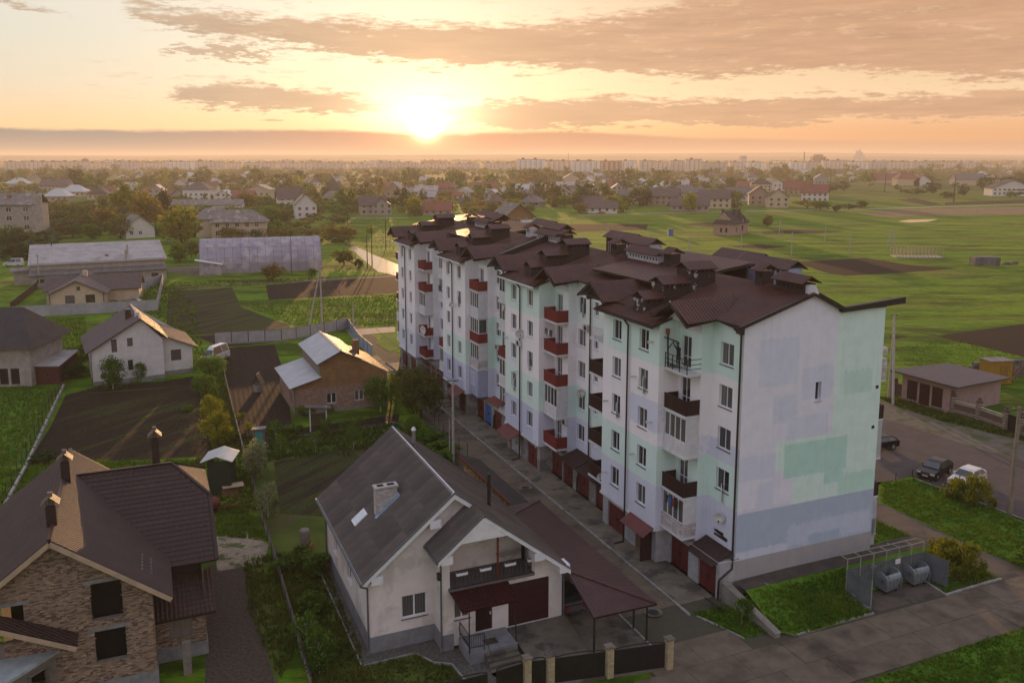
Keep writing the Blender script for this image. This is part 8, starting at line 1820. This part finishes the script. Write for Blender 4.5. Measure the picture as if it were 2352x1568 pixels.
# ---- tufts of grass, weeds and crops: uncountable
def zramp(X, Y): return np.full(len(X), 0.0)
LW = [([(-65.98, 107.53, 0), (-57.54, 106.39, 0), (-54.84, 99.04, 0), (-46.87, 78.91, 0), (-48.2, 77.35, 0), (-49.26, 75.08, 0), (-71.47, 110.95, 0)], 9, .3, M_blade), ([(-40.65, 108.11, 0), (-39.18, 112.32, 0), (-34.93, 103.12, 0), (-27.97, 85.42, 0), (-21.07, 67.63, 0), (-23.93, 67.44, 0), (-31.48, 79.87, 0), (-29.43, 81.19, 0)], 14, .32, M_weedb),
      ([(-48.2, 77.35, 0), (-43.32, 79.87, 0), (-38.16, 79.55, 0), (-31.48, 79.87, 0), (-26.24, 74.39, 0), (-30.5, 74.39, 0), (-38.37, 69.09, 0), (-42.36, 67.44, 0)], 14, .35, M_blade), ([(-29.3, 87.7, 0), (-12.54, 91.33, 0), (-6.23, 77.96, 0), (-8.78, 75.84, 0), (-16.47, 83.97, 0), (-23.11, 79.87, 0), (-25.02, 77.35, 0)], 12, .3, M_crop),
      ([(-10.93, 89.68, 0), (-8.85, 86.54, 0), (-5.1, 77.65, 0), (-5.86, 75.84, 0), (-8.89, 82.21, 0)], 30, .8, M_crop), ([(-17.69, 60.22, 0), (-13.67, 58.83, 0), (-7.71, 44.26, 0), (-11.13, 44.26, 0)], 22, .3, M_weedb), ([(-19.53, 58.83, 0), (-17.63, 60.22, 0), (-12.8, 48.09, 0), (-13.17, 44.59, 0), (-17.18, 52.13, 0)], 22, .3, M_weedb), ([(-25.82, 69.58, 0), (-22.71, 69.11, 0), (-18.8, 62.42, 0), (-23.25, 63.19, 0)], 25, .3, M_blade),
      ([HH(-.9, 13), HH(-.9, -1.2), HH(2.4, -1.2), HH(4, -3.2), HH(4.1, -6), HH(-3, -7), HH(-4, 13)], 30, .2, M_weedb), ([(33.46, 74.21, 0), (36.78, 74.96, 0), (38.64, 71.78, 0), (41.72, 64.35, 0), (37.23, 56.94, 0), (34.52, 62.33, 0), (31.54, 69.87, 0)], 24, .2, M_blade), ([(32.57, 50.15, 0), (28.47, 48.4, 0), (19.56, 44.26, 0), (20.34, 43.13, 0), (28.86, 43.13, 0)], 34, .2, M_blade),
      ([(11.71, 51.7, 0), (14.19, 52.72, 0), (16.15, 49.55, 0), (14.26, 48.74, 0), (11.81, 51.38, 0)], 45, .2, M_blade), ([(44.77, 102.25, 0), (47.25, 101.07, 0), (50.07, 95.14, 0), (53.94, 87.08, 0), (53.12, 85.7, 0), (47.99, 92.37, 0), (45.61, 98.07, 0)], 14, .4, M_weedb), ([(28.75, 55.81, 0), (29.24, 54.14, 0), (34.13, 56.31, 0), (32.09, 61.44, 0)], 36, .2, M_blade), ([(29.37, 66.25, 0), (31.02, 63.34, 0), (28.56, 62.39, 0), (27.3, 61.73, 0)], 40, .18, M_blade),
      ([(-11.92, 58.83, 0), (-8.12, 74.68, 0), (-4.48, 76.44, 0), (-14.29, 79.55, 0), (-16.21, 82.56, 0)], .01, .3, M_crop), ([(-85.03, 152.32, 0), (-78.3, 155.15, 0), (-63.18, 124.76, 0), (-70.69, 126.68, 0)], 5, .4, M_blade), ([(-38.56, 110.47, 0), (-42.02, 112.32, 0), (-55.11, 103.12, 0), (-52.99, 107.53, 0)], 3, .3, M_weedb)]
for p, dn_, h, m in LW: grass('grass', p, dn_*1.6, h, m, tri=4, wid=.045)
def mz(X, Y):
    s = -(X-NX)*SA+(Y-NY)*CA; return np.clip(1.05+s*.165, .12, 1.1)
grass('grass', [(15.35, 52.92, 0.9), (23.35, 56.38, 0.8), (22.19, 53.43, 0.2), (23.2, 51.54, 0.15), (17.52, 49, 0.15), (16.46, 49.37, 0.2)], 60, .18, M_blade, mz)
grass('weeds', [(-52.2, 101.04, 0), (-39.43, 103.12, 0), (-30.13, 81.87, 0), (-47, 81.19, 0)], 3.0, .13, M_crop, tri=4, wid=.04)
grass('grass', [(-44.3, 120.77, 0), (-84.65, 168.66, 0), (-83.83, 205.75, 0), (-62.97, 168.66, 0)], 1.2, .5, M_blade, tri=5, wid=.12); grass('grass', [(-54.46, 169.3, 0), (-24.8, 182.17, 0), (-20.29, 148.25, 0), (-37.33, 146.94, 0)], 5, .22, M_blade, wid=.06); grass('grass', [(-80.25, 199.42, 0), (-43.77, 209.3, 0), (-29.11, 217.36, 0), (-56.11, 195.95, 0), (-75.78, 187.24, 0)], 4, .25, M_weedb, wid=.06)
for p, dn_, hg in (([(58.58, 129.31, 0), (71.34, 137.37, 0), (75.39, 123.5, 0), (70.77, 115.66, 0), (55.54, 118.16, 0)], 5, .16), ([(-104.48, 415.97, 0), (-57.08, 415.97, 0), (-34.75, 251.45, 0), (-87.73, 363.42, 0)], .3, .4)): grass('meadow_tufts', p, dn_, hg, M_blade, tri=3, wid=.06, cap=45000)
# furrow crop rows on the strip behind the saplings
k = MB()
for r_ in range(7):
    a, b = Vector((-24.49, 83.61, 0)).lerp(Vector((-23.19, 80.2, 0)), r_/7), Vector((-15.29, 85.42, 0)).lerp(Vector((-13.54, 80.53, 0)), r_/7)
    grass('crop_row', [tuple(a), tuple(b), tuple(b+Vector((-.1, .35, 0))), tuple(a+Vector((-.1, .35, 0)))], 30, .3, M_crop, clump=1.5)

# ------------------------------------------------------------ far village, city, hills, haze
wallsM = [M_whw, M_beige, M_gwall, M_yw, M_pb2]; roofsM = [M_asb2, M_tbrown, M_greyr, M_redr, M_zinc, M_darksl, M_asb]
wn = ['white', 'beige', 'grey', 'yellow', 'brick']; rn = ['pale', 'brown', 'grey', 'red', 'zinc', 'black', 'weathered']
HC = {}
def farhouse(g, deg, wi, ri, w, d, e, r, ax, hip, label=None, win=True):
    key = (wi, ri, w, d, e, r, ax, hip)
    a, dist = zone(g)
    lab = label or '%s %shouse, %s %s roof, %s, %s' % (wn[wi], 'tall ' if e > 4.5 else 'small ' if w < 9 else '', rn[ri], 'hipped' if hip else 'gabled', a, 'near row' if dist < 430 else 'middle rows' if dist < 700 else 'farther rows' if dist < 1100 else 'lost in haze')
    if key in HC: return copytree(HC[key], g, R(deg), lab)
    t = thing('village_house', lab, 'house', g, deg, 'houses of the far village')
    WV = [('F', w*(i+.6)/n_, z, 1.3, 1.4, 2) for n_ in [max(2, int(w/3.2))] for i in range(n_) for z in ([1.2] if e < 4.5 else [1.2, 4.0])]
    hwalls(t, w, d, e, r, 'h' if hip else ax, wallsM[wi], {})
    if dist < 900:
        for f, u, z, ww, hh, nx in WV: k = MB(); k.box(u-ww/2, -.05, z, u+ww/2, .02, z+hh); k.build('window', M_glass, t)
    roof2(t, w, d, e, r, ax, roofsM[ri], .7, 'flat', hip=min(w, d)*.5 if hip else 0, thick=.2)
    if rnd.random() < .5: k = MB(); k.box(w*.4, d*.35, e, w*.4+.8, d*.35+.8, r+1.0); k.build('chimney', M_ochre, t)
    HC[key] = t
    return t
# ones that can be told apart in the photograph
for a in (((106.63, 491.98, 0), -20, 1, 1, 17, 10, 6.2, 10.5, 'x', 0), ((143.32, 521.59, 0), -12, 4, 5, 12, 12, 7.2, 11.5, 'y', 0), ((147.7, 499.07, 0), -10, 1, 5, 12, 11, 6.4, 11, 'y', 0), ((189.06, 563.95, 0), -25, 0, 3, 16, 10, 6.5, 11.5, 'x', 0), ((197.68, 714.51, 0), -10, 3, 5, 16, 12, 7.5, 11, 'x', 1), ((221.11, 745.05, 0), -12, 0, 5, 14, 10, 6, 10.5, 'y', 0), ((211.21, 673.09, 0), -20, 4, 3, 15, 12, 5, 11, 'x', 0),
          ((291.53, 834.1, 0), -14, 2, 4, 13, 12, 9, 13, 'y', 0), ((193.55, 745.05, 0), -15, 1, 3, 12, 9, 4, 8, 'x', 0), ((142.43, 573.26, 0), -15, 0, 2, 16, 10, 4.6, 9, 'x', 0), ((201.88, 973.55, 0), -15, 0, 0, 15, 12, 4.5, 9, 'y', 0), ((117.3, 592.81, 0), -15, 1, 2, 18, 12, 4.2, 8.5, 'x', 1), ((271.52, 1001.42, 0), -15, 0, 2, 12, 10, 6, 10, 'x', 1), ((360.44, 648.04, 0), -5, 0, 5, 30, 14, 6, 12, 'y', 0), ((368.07, 648.04, 0), -8, 0, 5, 26, 12, 5, 10, 'x', 0), ((591.06, 1095.49, 0), 0, 0, 0, 16, 12, 6, 11, 'y', 0),
          ((395.54, 957.55, 0), 0, 1, 3, 34, 12, 5, 11, 'x', 0), ((390.69, 875.94, 0), 0, 3, 3, 22, 14, 8, 13, 'x', 1), ((406.87, 875.94, 0), 0, 0, 3, 18, 12, 5, 11, 'y', 0), ((461.05, 898.47, 0), 0, 1, 2, 30, 14, 6, 12, 'x', 0), ((-84.49, 573.26, 0), -5, 4, 0, 12, 13, 7, 12.5, 'y', 0), ((-76.02, 430.75, 0), 14, 2, 1, 13, 9, 5.5, 9.5, 'x', 0), ((-70.2, 430.75, 0), 10, 2, 5, 10, 9, 5, 9, 'y', 0), ((-44.74, 430.75, 0), 0, 2, 3, 14, 9, 3, 7, 'x', 0), ((-60.62, 686.36, 0), 0, 4, 3, 14, 9, 3.4, 7.6, 'x', 0),
          ((-7.24, 613.74, 0), -10, 2, 0, 14, 10, 3.6, 7.5, 'x', 0), ((9.01, 714.51, 0), -15, 0, 5, 13, 11, 4.5, 9.5, 'y', 0), ((21.46, 729.46, 0), -15, 0, 0, 14, 10, 5, 9, 'y', 0), ((38.2, 745.05, 0), -12, 2, 0, 15, 9, 4.4, 8, 'x', 0), ((51.06, 714.51, 0), -10, 1, 2, 14, 12, 3.6, 7.5, 'x', 1), ((82.54, 761.31, 0), -12, 0, 3, 15, 10, 4.2, 9, 'x', 0), ((25.58, 573.26, 0), -10, 1, 1, 14, 10, 4.6, 9.5, 'y', 0), ((67.06, 537.75, 0), -18, 3, 2, 18, 10, 4.5, 9, 'x', 0), ((82.2, 521.59, 0), -16, 4, 1, 18, 10, 6, 10.5, 'x', 0),
          ((108.31, 592.81, 0), -14, 2, 2, 20, 12, 5, 9.5, 'x', 1), ((85.62, 465.53, 0), -14, 2, 1, 20, 9, 3.4, 7, 'x', 0), ((39.65, 447.48, 0), 0, 0, 1, 15, 8, 3.2, 6.4, 'x', 0), ((38.58, 491.98, 0), -10, 2, 1, 16, 9, 3, 7, 'x', 0), ((125.68, 1062.24, 0), 0, 0, 4, 20, 14, 7, 11, 'x', 1), ((59.67, 1001.42, 0), 0, 1, 0, 18, 12, 5, 10, 'y', 0), ((-51.19, 436.19, 0), 4, 2, 4, 8, 6, 2, 6.5, 'y', 0),
          ((-215.2, 563.95, 0), 0, 0, 1, 17, 14, 8.5, 12.5, 'x', 1), ((-190.75, 554.94, 0), -4, 0, 4, 10, 9, 5, 8, 'y', 0), ((-181.4, 554.94, 0), 0, 4, 3, 14, 10, 3.5, 7.5, 'x', 0), ((-181.7, 592.81, 0), -8, 0, 0, 13, 11, 5.5, 8.5, 'y', 0), ((-259.36, 613.74, 0), 12, 2, 0, 12, 14, 4.5, 9.5, 'y', 0), ((-227.89, 573.26, 0), 0, 2, 5, 12, 10, 3, 8, 'y', 0), ((-292.01, 592.81, 0), 6, 1, 5, 14, 12, 4, 8.5, 'y', 1), ((-298.11, 613.74, 0), 0, 2, 3, 18, 12, 4.5, 8.5, 'x', 1), ((-333.03, 636.19, 0), 4, 1, 4, 17, 13, 4, 8.5, 'x', 1),
          ((-306.4, 563.95, 0), 4, 2, 4, 15, 12, 4, 8.5, 'x', 1), ((-399.3, 729.46, 0), 0, 1, 1, 24, 14, 5, 10.5, 'x', 0), ((-476.44, 814.64, 0), 4, 2, 4, 18, 13, 4.5, 9.5, 'x', 1), ((-409.19, 1062.24, 0), 0, 0, 4, 20, 14, 6, 10, 'x', 1), ((-136.52, 503.36, 0), 22, 0, 1, 15, 9, 5.5, 11.5, 'x', 0), ((-102.86, 408.78, 0), 20, 0, 1, 10, 10, 7, 12, 'y', 0), ((-143.49, 654.08, 0), 0, 0, 5, 14, 14, 4.5, 13, 'y', 1), ((-174.91, 568.98, 0), 0, 1, 0, 15, 12, 8, 11, 'y', 0), ((-81.62, 665.12, 0), 0, 0, 0, 24, 10, 4, 7, 'x', 0), ((-28.14, 713.25, 0), 0, 0, 3, 16, 12, 4, 8.5, 'x', 0), ((-60.89, 676.54, 0), 0, 4, 3, 16, 12, 5, 10, 'x', 1)):
    farhouse(*a)
# scattered rest of the village: random spots over the village ground, kept off the meadows
def px2g(px, py, z=0):
    u = (px-1176)/1973; v = (662-py)/1973; s_, c_ = math.sin(R(8.7)), math.cos(R(8.7)); dz = -s_+v*c_; t_ = (z-29.15)/dz
    return (u*t_, (c_+v*s_)*t_, z)
spots = []
for zx0, zx1, zy0, zy1, n_ in ((0, 700, 394, 430, 26), (700, 1200, 402, 478, 34), (1180, 1560, 402, 462, 44), (1560, 1900, 398, 432, 26), (1900, 2352, 392, 420, 22), (0, 500, 425, 460, 8)):
    for i in range(n_):
        px, py = rnd.uniform(zx0, zx1), rnd.uniform(zy0, zy1)
        if any(abs(px-a)+abs(py-b)*4 < 26 for a, b in spots): continue
        spots.append((px, py)); g = px2g(px, py)
        w_, d_, e_, r_ = rnd.choice(((9, 8, 2.8, 6), (11, 9, 3.0, 6.6), (10, 10, 5.0, 8.6), (12, 9, 3.2, 6.6), (7, 6, 2.4, 4.8))); farhouse((round(g[0], 1), round(g[1], 1), 0), rnd.uniform(-35, 25), rnd.choices(range(5), (34, 24, 18, 10, 14))[0], rnd.choices(range(7), (26, 18, 14, 12, 14, 4, 12))[0], w_, d_, e_, r_, rnd.choice('xy'), rnd.random() < .3)
nt_ = 0
for zx0, zx1, zy0, zy1, n_ in ((0, 700, 392, 440, 62), (700, 1200, 402, 486, 60), (1180, 1560, 402, 478, 56), (1560, 1950, 396, 440, 34), (1850, 2352, 390, 425, 34)):
    for i in range(n_):
        px, py = rnd.uniform(zx0, zx1), zy0+(zy1-zy0)*rnd.random()**1.2
        g = px2g(px, py); m = rnd.choices((M_l1, M_l2, M_l3, M_l4, M_l5), (26, 10, 18, 14, 32))[0]; a, d = zone(g); s_ = rnd.choice(('round', 'round', 'wide'))
        if d < 420 and zx0 > 1100: continue
        h = rnd.uniform(6, 13) if d < 900 else rnd.uniform(9, 16)
        tree((g[0], g[1], 0), h, h*rnd.uniform(.9, 1.5), s_, m, '%s %s %s, %s' % (COLN[m.name], DESC[s_], a, 'near gardens' if d < 430 else 'middle gardens' if d < 700 else 'farther gardens' if d < 1100 else 'lost in haze'), 0, grp='trees of the far village'); nt_ += 1
# the wooded mass between village and city, and hedges: uncountable crowns in one mesh each
def woods(name, n, zx, zy, hh, m, seed):
    r = np.random.RandomState(seed); cm = crown('round', m, 0, 1); V0 = np.array([v.co[:] for v in cm.vertices]); nf = len(V0)//4; sel = r.choice(nf, 70, replace=False)
    Vq = V0.reshape(-1, 4, 3)[sel]; ctr = Vq.mean(1, keepdims=True); Vq = ctr+(Vq-ctr)*1.7; out = []; tn = []
    for i in range(n):
        px, py = r.uniform(*zx), zy[0]+(zy[1]-zy[0])*r.rand()**1.5; g = px2g(px, py); h = r.uniform(*hh); w = h*r.uniform(1, 1.9); out.append(Vq*np.array([w, w, h])+np.array([g[0], g[1], -h*.12])); tn.append(np.full((len(sel), 3), r.uniform(.7, 1.2)))
    V = np.concatenate(out).reshape(-1, 3); F = np.arange(len(V)).reshape(-1, 4)
    o = obj(name, npmesh(name, V, F, m, np.concatenate(tn), 4)); o['kind'] = 'stuff'
woods('far_woods', 1300, (-100, 2450), (388, 402), (4, 7), M_l5, 3); woods('far_woods', 1000, (-100, 2450), (392, 418), (4, 7), M_l1, 4); woods('distant_woods', 1500, (-200, 2550), (368, 380), (10, 22), M_l3, 6)
woods('garden_thicket', 420, (-50, 720), (400, 455), (3, 7), M_l5, 8); woods('garden_thicket', 420, (700, 1190), (410, 492), (2, 6), M_l4, 9); woods('garden_thicket', 380, (1180, 1700), (410, 478), (2, 6), M_l5, 10); woods('garden_thicket', 150, (1700, 2352), (395, 430), (3, 6), M_l1, 12)
woods('hedge', 90, (350, 640), (490, 545), (3, 7), M_l1, 15); woods('hedge', 120, (110, 450), (470, 538), (4, 9), M_l5, 21); woods('hedge', 60, (560, 800), (470, 500), (4, 8), M_l1, 22); woods('hedge', 26, (0, 130), (560, 600), (4, 7), M_l3, 16); woods('hedge', 40, (620, 800), (500, 560), (2, 5), M_l5, 17); woods('hedge', 45, (120, 330), (480, 545), (3, 7), M_l1, 18)
# city of slab blocks
M_c = [pm('city_pale', (.80, .76, .72), (.7, .67, .63), .1, .9), pm('city_beige', (.62, .52, .42), (.52, .44, .36), .1, .9), pm('city_grey', (.5, .47, .45), (.42, .4, .38), .1, .9), pm('city_brick', (.30, .17, .12), (.25, .15, .11), .1, .9)]
cn = ['pale', 'beige', 'grey', 'brick']
BC = {}
def cityblock(g, w, h, mi, lab, deg=0):
    key = (w, h, mi)
    if key in BC: return copytree(BC[key], g, R(deg), lab)
    t = thing('city_block', lab, 'apartment block', g, deg, 'slab blocks of the distant city'); k = MB(); k.box(0, 0, 0, w, 14, h); k.build('body', M_c[mi], t)
    nb = int(w/9); k = MB()
    for i in range(nb):
        x = 2+i*(w-4)/nb
        for z in range(int(h/3)-1): k.box(x, -1.3, 2+z*3, x+3.2, 0, 3.1+z*3)
    k.build('balcony_bands', M_c[(mi+1) % 2 if mi != 0 else 2], t); k = MB()
    for i in range(nb):
        x = 5.8+i*(w-4)/nb
        for z in range(int(h/3)-1): k.box(x, -.12, 2.6+z*3, x+1.6, 0, 4.1+z*3)
    k.build('windows', M_glass, t)['kind'] = 'stuff'
    k = MB(); k.box(-.4, -.5, h, w+.4, 14.4, h+.7); [k.box(8+i*22, 4, h+.7, 13+i*22, 9, h+3.2) for i in range(max(1, int(w/22)))]; k.build('roof', M_darksl if mi != 3 else M_redr, t)
    BC[key] = t; return t
def cb(px, base, wpx, toppx, mi, nm=None):
    g = px2g(px, base); d = g[1]; s_ = d/1973/.99; w = round(wpx*s_/10)*10 or 10; h = round((base-toppx)*s_/3)*3; a, _ = zone(g)
    cityblock((round(g[0]), round(g[1]), 0), w, h, mi, nm or '%s slab block %s, %s' % (cn[mi], a, 'front row' if base > 392 else 'second row' if base > 386 else 'deep in haze'), 0)
for a in ((1188, 398, 62, 369, 0), (1252, 397, 60, 370, 1), (1314, 398, 60, 370, 0), (1378, 397, 44, 371, 3), (1424, 396, 40, 372, 0), (1468, 396, 32, 372, 1), (1504, 394, 34, 372, 1), (1540, 395, 34, 371, 2), (1576, 396, 30, 366, 1), (1612, 395, 60, 373, 2), (1676, 394, 40, 374, 1), (1718, 395, 36, 375, 0), (1760, 393, 50, 376, 1), (1815, 394, 30, 374, 0), (1850, 393, 34, 372, 2),
          (1890, 392, 50, 371, 1), (1950, 392, 44, 373, 0), (1996, 392, 40, 372, 2), (2040, 391, 50, 371, 1), (2094, 390, 60, 371, 2), (2158, 390, 40, 373, 1), (2200, 388, 50, 375, 2), (2260, 386, 60, 377, 1), (10, 392, 40, 372, 2), (60, 392, 70, 374, 1), (135, 391, 60, 373, 2), (200, 390, 50, 374, 1), (262, 391, 54, 373, 2), (330, 389, 40, 375, 1), (380, 391, 60, 373, 0),
          (450, 390, 60, 372, 2), (520, 389, 30, 374, 1), (560, 389, 70, 374, 2), (640, 389, 80, 375, 1), (724, 389, 70, 376, 2), (800, 388, 60, 376, 1), (866, 388, 90, 375, 2), (960, 388, 80, 376, 1), (1045, 388, 60, 376, 2), (1110, 390, 66, 375, 1)): cb(*a)
for i in range(46): cb(rnd.uniform(-20, 2330), rnd.uniform(378, 386), rnd.uniform(20, 60), 0 or rnd.uniform(369, 373), rnd.randrange(4))
def tower(px, base, w, top, lab, kind):
    g = px2g(px, base); s_ = g[1]/1973/.99; h = (base-top)*s_; W_ = w*s_; t = thing(kind, lab, kind.replace('_', ' '), g, 0); return t, W_, h
t, w_, h_ = tower(1846, 386, 3, 352, 'tall thin brick smokestack on the city skyline', 'smokestack'); k = MB(); k.tube((0, 0, 0), (0, 0, h_), w_*.6, w_*.4, 8); k.build('shaft', M_c[3], t); k = MB(); k.tube((0, 0, h_), (0, 0, h_+1.5), w_*.5, w_*.5, 8); k.build('rim', M_darksl, t)
t, w_, h_ = tower(1305, 388, 1.5, 353, 'thin mast rising above the pale slab blocks', 'mast'); k = MB(); k.tube((0, 0, 0), (0, 0, h_), w_*.7, w_*.3, 6); k.build('shaft', M_iron, t)
t, w_, h_ = tower(1700, 388, 14, 359, 'square tower block standing alone on the skyline', 'tower_block'); k = MB(); k.box(0, 0, 0, w_, w_, h_); k.build('body', M_c[2], t); k = MB(); [k.box(-.2, -.4, 4+i*6, w_+.2, 0, 5+i*6) for i in range(int(h_/6)-1)]; k.build('floor_band', M_c[0], t)
t, w_, h_ = tower(1866, 386, 30, 356, 'bulky red brick tower beside the smokestack', 'tower_block'); k = MB(); k.box(0, 0, 0, w_, w_*.6, h_*.85); k.box(w_*.2, 0, h_*.85, w_*.75, w_*.5, h_); k.build('body', M_c[3], t); k = MB(); [k.box(w_*.1*i+1, -.4, h_*.3, w_*.1*i+3, 0, h_*.8) for i in range(9)]; k.build('window_strip', M_darksl, t)
t, w_, h_ = tower(1962, 376, 26, 345, 'cluster of pale factory silos and towers in the haze', 'silo_cluster')
for i, (x, a, b) in enumerate(((0, .12, .6), (.2, .14, .9), (.42, .1, 1.0), (.6, .16, .8), (.82, .12, .55))): k = MB(); k.tube((x*w_, 0, 0), (x*w_, 0, h_*b), w_*a, w_*a*.8, 8); k.tube((x*w_, 0, h_*b), (x*w_, 0, h_*b+3), w_*.03, w_*.02, 5); k.build('silo', M_c[2], t)
t, w_, h_ = tower(180, 388, 16, 364, 'dark domed building with a spire in the western city', 'church'); k = MB(); k.box(0, 0, 0, w_*1.6, w_, h_*.6); k.build('nave', M_c[3], t); k = MB(); k.lathe((w_*.8, w_/2, h_*.6), [(w_*.6, 0), (w_*.6, h_*.1), (w_*.4, h_*.3), (.3, h_*.38), (.2, h_*.6), (0, h_*.6)], 10); k.build('dome', M_darksl, t)
t, w_, h_ = tower(446, 389, 16, 366, 'broad domed hall in the middle of the western city', 'domed_hall'); k = MB(); k.box(0, 0, 0, w_*1.5, w_, h_*.7); k.build('hall', M_c[2], t); k = MB(); k.lathe((w_*.75, w_/2, h_*.7), [(w_*.5, 0), (w_*.4, h_*.15), (0, h_*.3)], 10); k.build('dome', M_darksl, t)
# hills at the horizon
def hills():
    r = np.random.RandomState(2); M_h = pm('hill_forest', (.04, .045, .025), (.05, .05, .03), .002, .95)
    for j, (D, h0, h1) in enumerate(((5400, 22, 33), (7400, 38, 48))):
        n = 160; V = []; F = []
        for i in range(n):
            x = (-.9+1.8*i/(n-1))*D; a = x/D; h = h0+(h1-h0)*(.5+.3*math.sin(a*7+j*2)+.2*math.sin(a*19+j)+.08*math.sin(a*61))+(22 if j else 0)*max(0, math.sin((a-.02)*5.5))*(a > .02)
            V += [(x, D-600, -1), (x, D, h), (x, D+3500, h*1.05-1)]
        for i in range(n-1): F += [(3*i, 3*i+3, 3*i+4, 3*i+1), (3*i+1, 3*i+4, 3*i+5, 3*i+2)]
        me = bpy.data.meshes.new('hills'); me.from_pydata(V, [], F); me.materials.append(M_h); obj('hills', me)['kind'] = 'structure'
hills()
# far tracks and the wet road by the block
sheet('road', [(-104.69, 408.78, 0), (-103.4, 403.72, 0), (-50.28, 413.1, 0), (-50.71, 416.63, 0)], M_pale, 2)
sheet('road', [(-63.89, 307.6, 0), (-53.87, 284.59, 0), (-38.42, 238.77, 0), (-28.03, 211.92, 0), (-30.66, 232.24, 0), (-41, 260.7, 0), (-53.87, 284.59, 0)][:1]+[(-55.78, 286.98, 0), (-34.51, 218.76, 0), (-27.76, 209.82, 0), (-30.66, 232.24, 0), (-41.14, 256, 0), (-52.16, 283.18, 0)], M_wet, 3)
sheet('road', [(127.27, 468.89, 0), (125.6, 462.66, 0), (186.16, 475.29, 0), (227.6, 493.24, 0), (313.78, 528.1, 0), (318.56, 536.22, 0), (231.38, 501.52, 0), (188.71, 481.87, 0)], M_pale, 3)
sheet('road', [(33.09, 435.43, 0), (32.73, 430.55, 0), (73.35, 445.53, 0), (111.32, 457.92, 0), (112.42, 462.51, 0), (74.2, 450.76, 0)], M_pale, 3)
sheet('track', [(-78.45, 191.49, 0), (-77.58, 189.34, 0), (-28.05, 209.3, 0), (-28.39, 211.92, 0)], M_dirt, 4)
sheet('road', [(-28.37, 143.76, 0), (-20.28, 146.29, 0), (-19.7, 141.91, 0), (-24.67, 139.52, 0), (-25.29, 134.97, 0)], M_pale, 3)
sheet('yard', [(-92.11, 227.57, 0), (-84.69, 230.66, 0), (-76.82, 209.3, 0), (-87.69, 217.36, 0)], M_dirt, 3)
sheet('lawn', [(-21.47, 140.71, 0), (-19.61, 141.31, 0), (-17.36, 128.66, 0), (-18.52, 126.68, 0), (-21.45, 132.8, 0)], M_grass, 6)
# steam plumes over the city
def plume(px, py, s_, lab):
    g = px2g(px, 380); z = 29.15+g[1]*(360-py)/1973; m = bpy.data.materials.get('steam') or bpy.data.materials.new('steam'); m.use_nodes = True; n_ = m.node_tree; n_.nodes.clear(); v = n_.nodes.new('ShaderNodeVolumePrincipled'); v.inputs['Density'].default_value = .02; v.inputs['Color'].default_value = (.95, .9, .85, 1); o_ = n_.nodes.new('ShaderNodeOutputMaterial'); n_.links.new(v.outputs[0], o_.inputs['Volume'])
    k = MB(); 
    for i in range(5): k.tube((i*s_*.4, 0, i*s_*.3), ((i+1)*s_*.4, 0, (i+1)*s_*.3), s_*(.25+.1*i), s_*(.35+.1*i), 8)
    tag(k.build('steam_plume', m, None, (g[0], g[1], z)), lab, 'steam plume')
# haze: one closed box round everything
hz = MB(); hz.box(-17000, -350, -1.5, 17000, 12500, 76)
M_hz = bpy.data.materials.new('haze'); M_hz.use_nodes = True; n_ = M_hz.node_tree; n_.nodes.clear()
v = n_.nodes.new('ShaderNodeVolumePrincipled'); v.inputs['Color'].default_value = (.76, .70, .63, 1); v.inputs['Density'].default_value = .00020; v.inputs['Anisotropy'].default_value = .3
o_ = n_.nodes.new('ShaderNodeOutputMaterial'); n_.links.new(v.outputs[0], o_.inputs['Volume'])
ho = hz.build('haze', M_hz); ho['kind'] = 'stuff'


# labels: things that still read alike are told apart by their order across the view
sc.view_layers[0].update() if False else None
byl = {}
for o in COL.objects:
    if o.parent is None and o.get('label'): byl.setdefault(o['label'], []).append(o)
ORD = ['first', 'second', 'third', 'fourth', 'fifth', 'sixth', 'seventh', 'eighth', 'ninth', 'tenth', 'eleventh', 'twelfth', 'thirteenth', 'fourteenth', 'fifteenth', 'sixteenth', 'seventeenth', 'eighteenth', 'nineteenth', 'twentieth']
for l, os_ in byl.items():
    if len(os_) < 2: continue
    os_.sort(key=lambda o: o.location.x/max(1, o.location.y))
    for i, o in enumerate(os_):
        o['label'] = l+', '+('%s from the left' % ORD[i] if i < len(os_)-1 and i < 20 else 'rightmost')
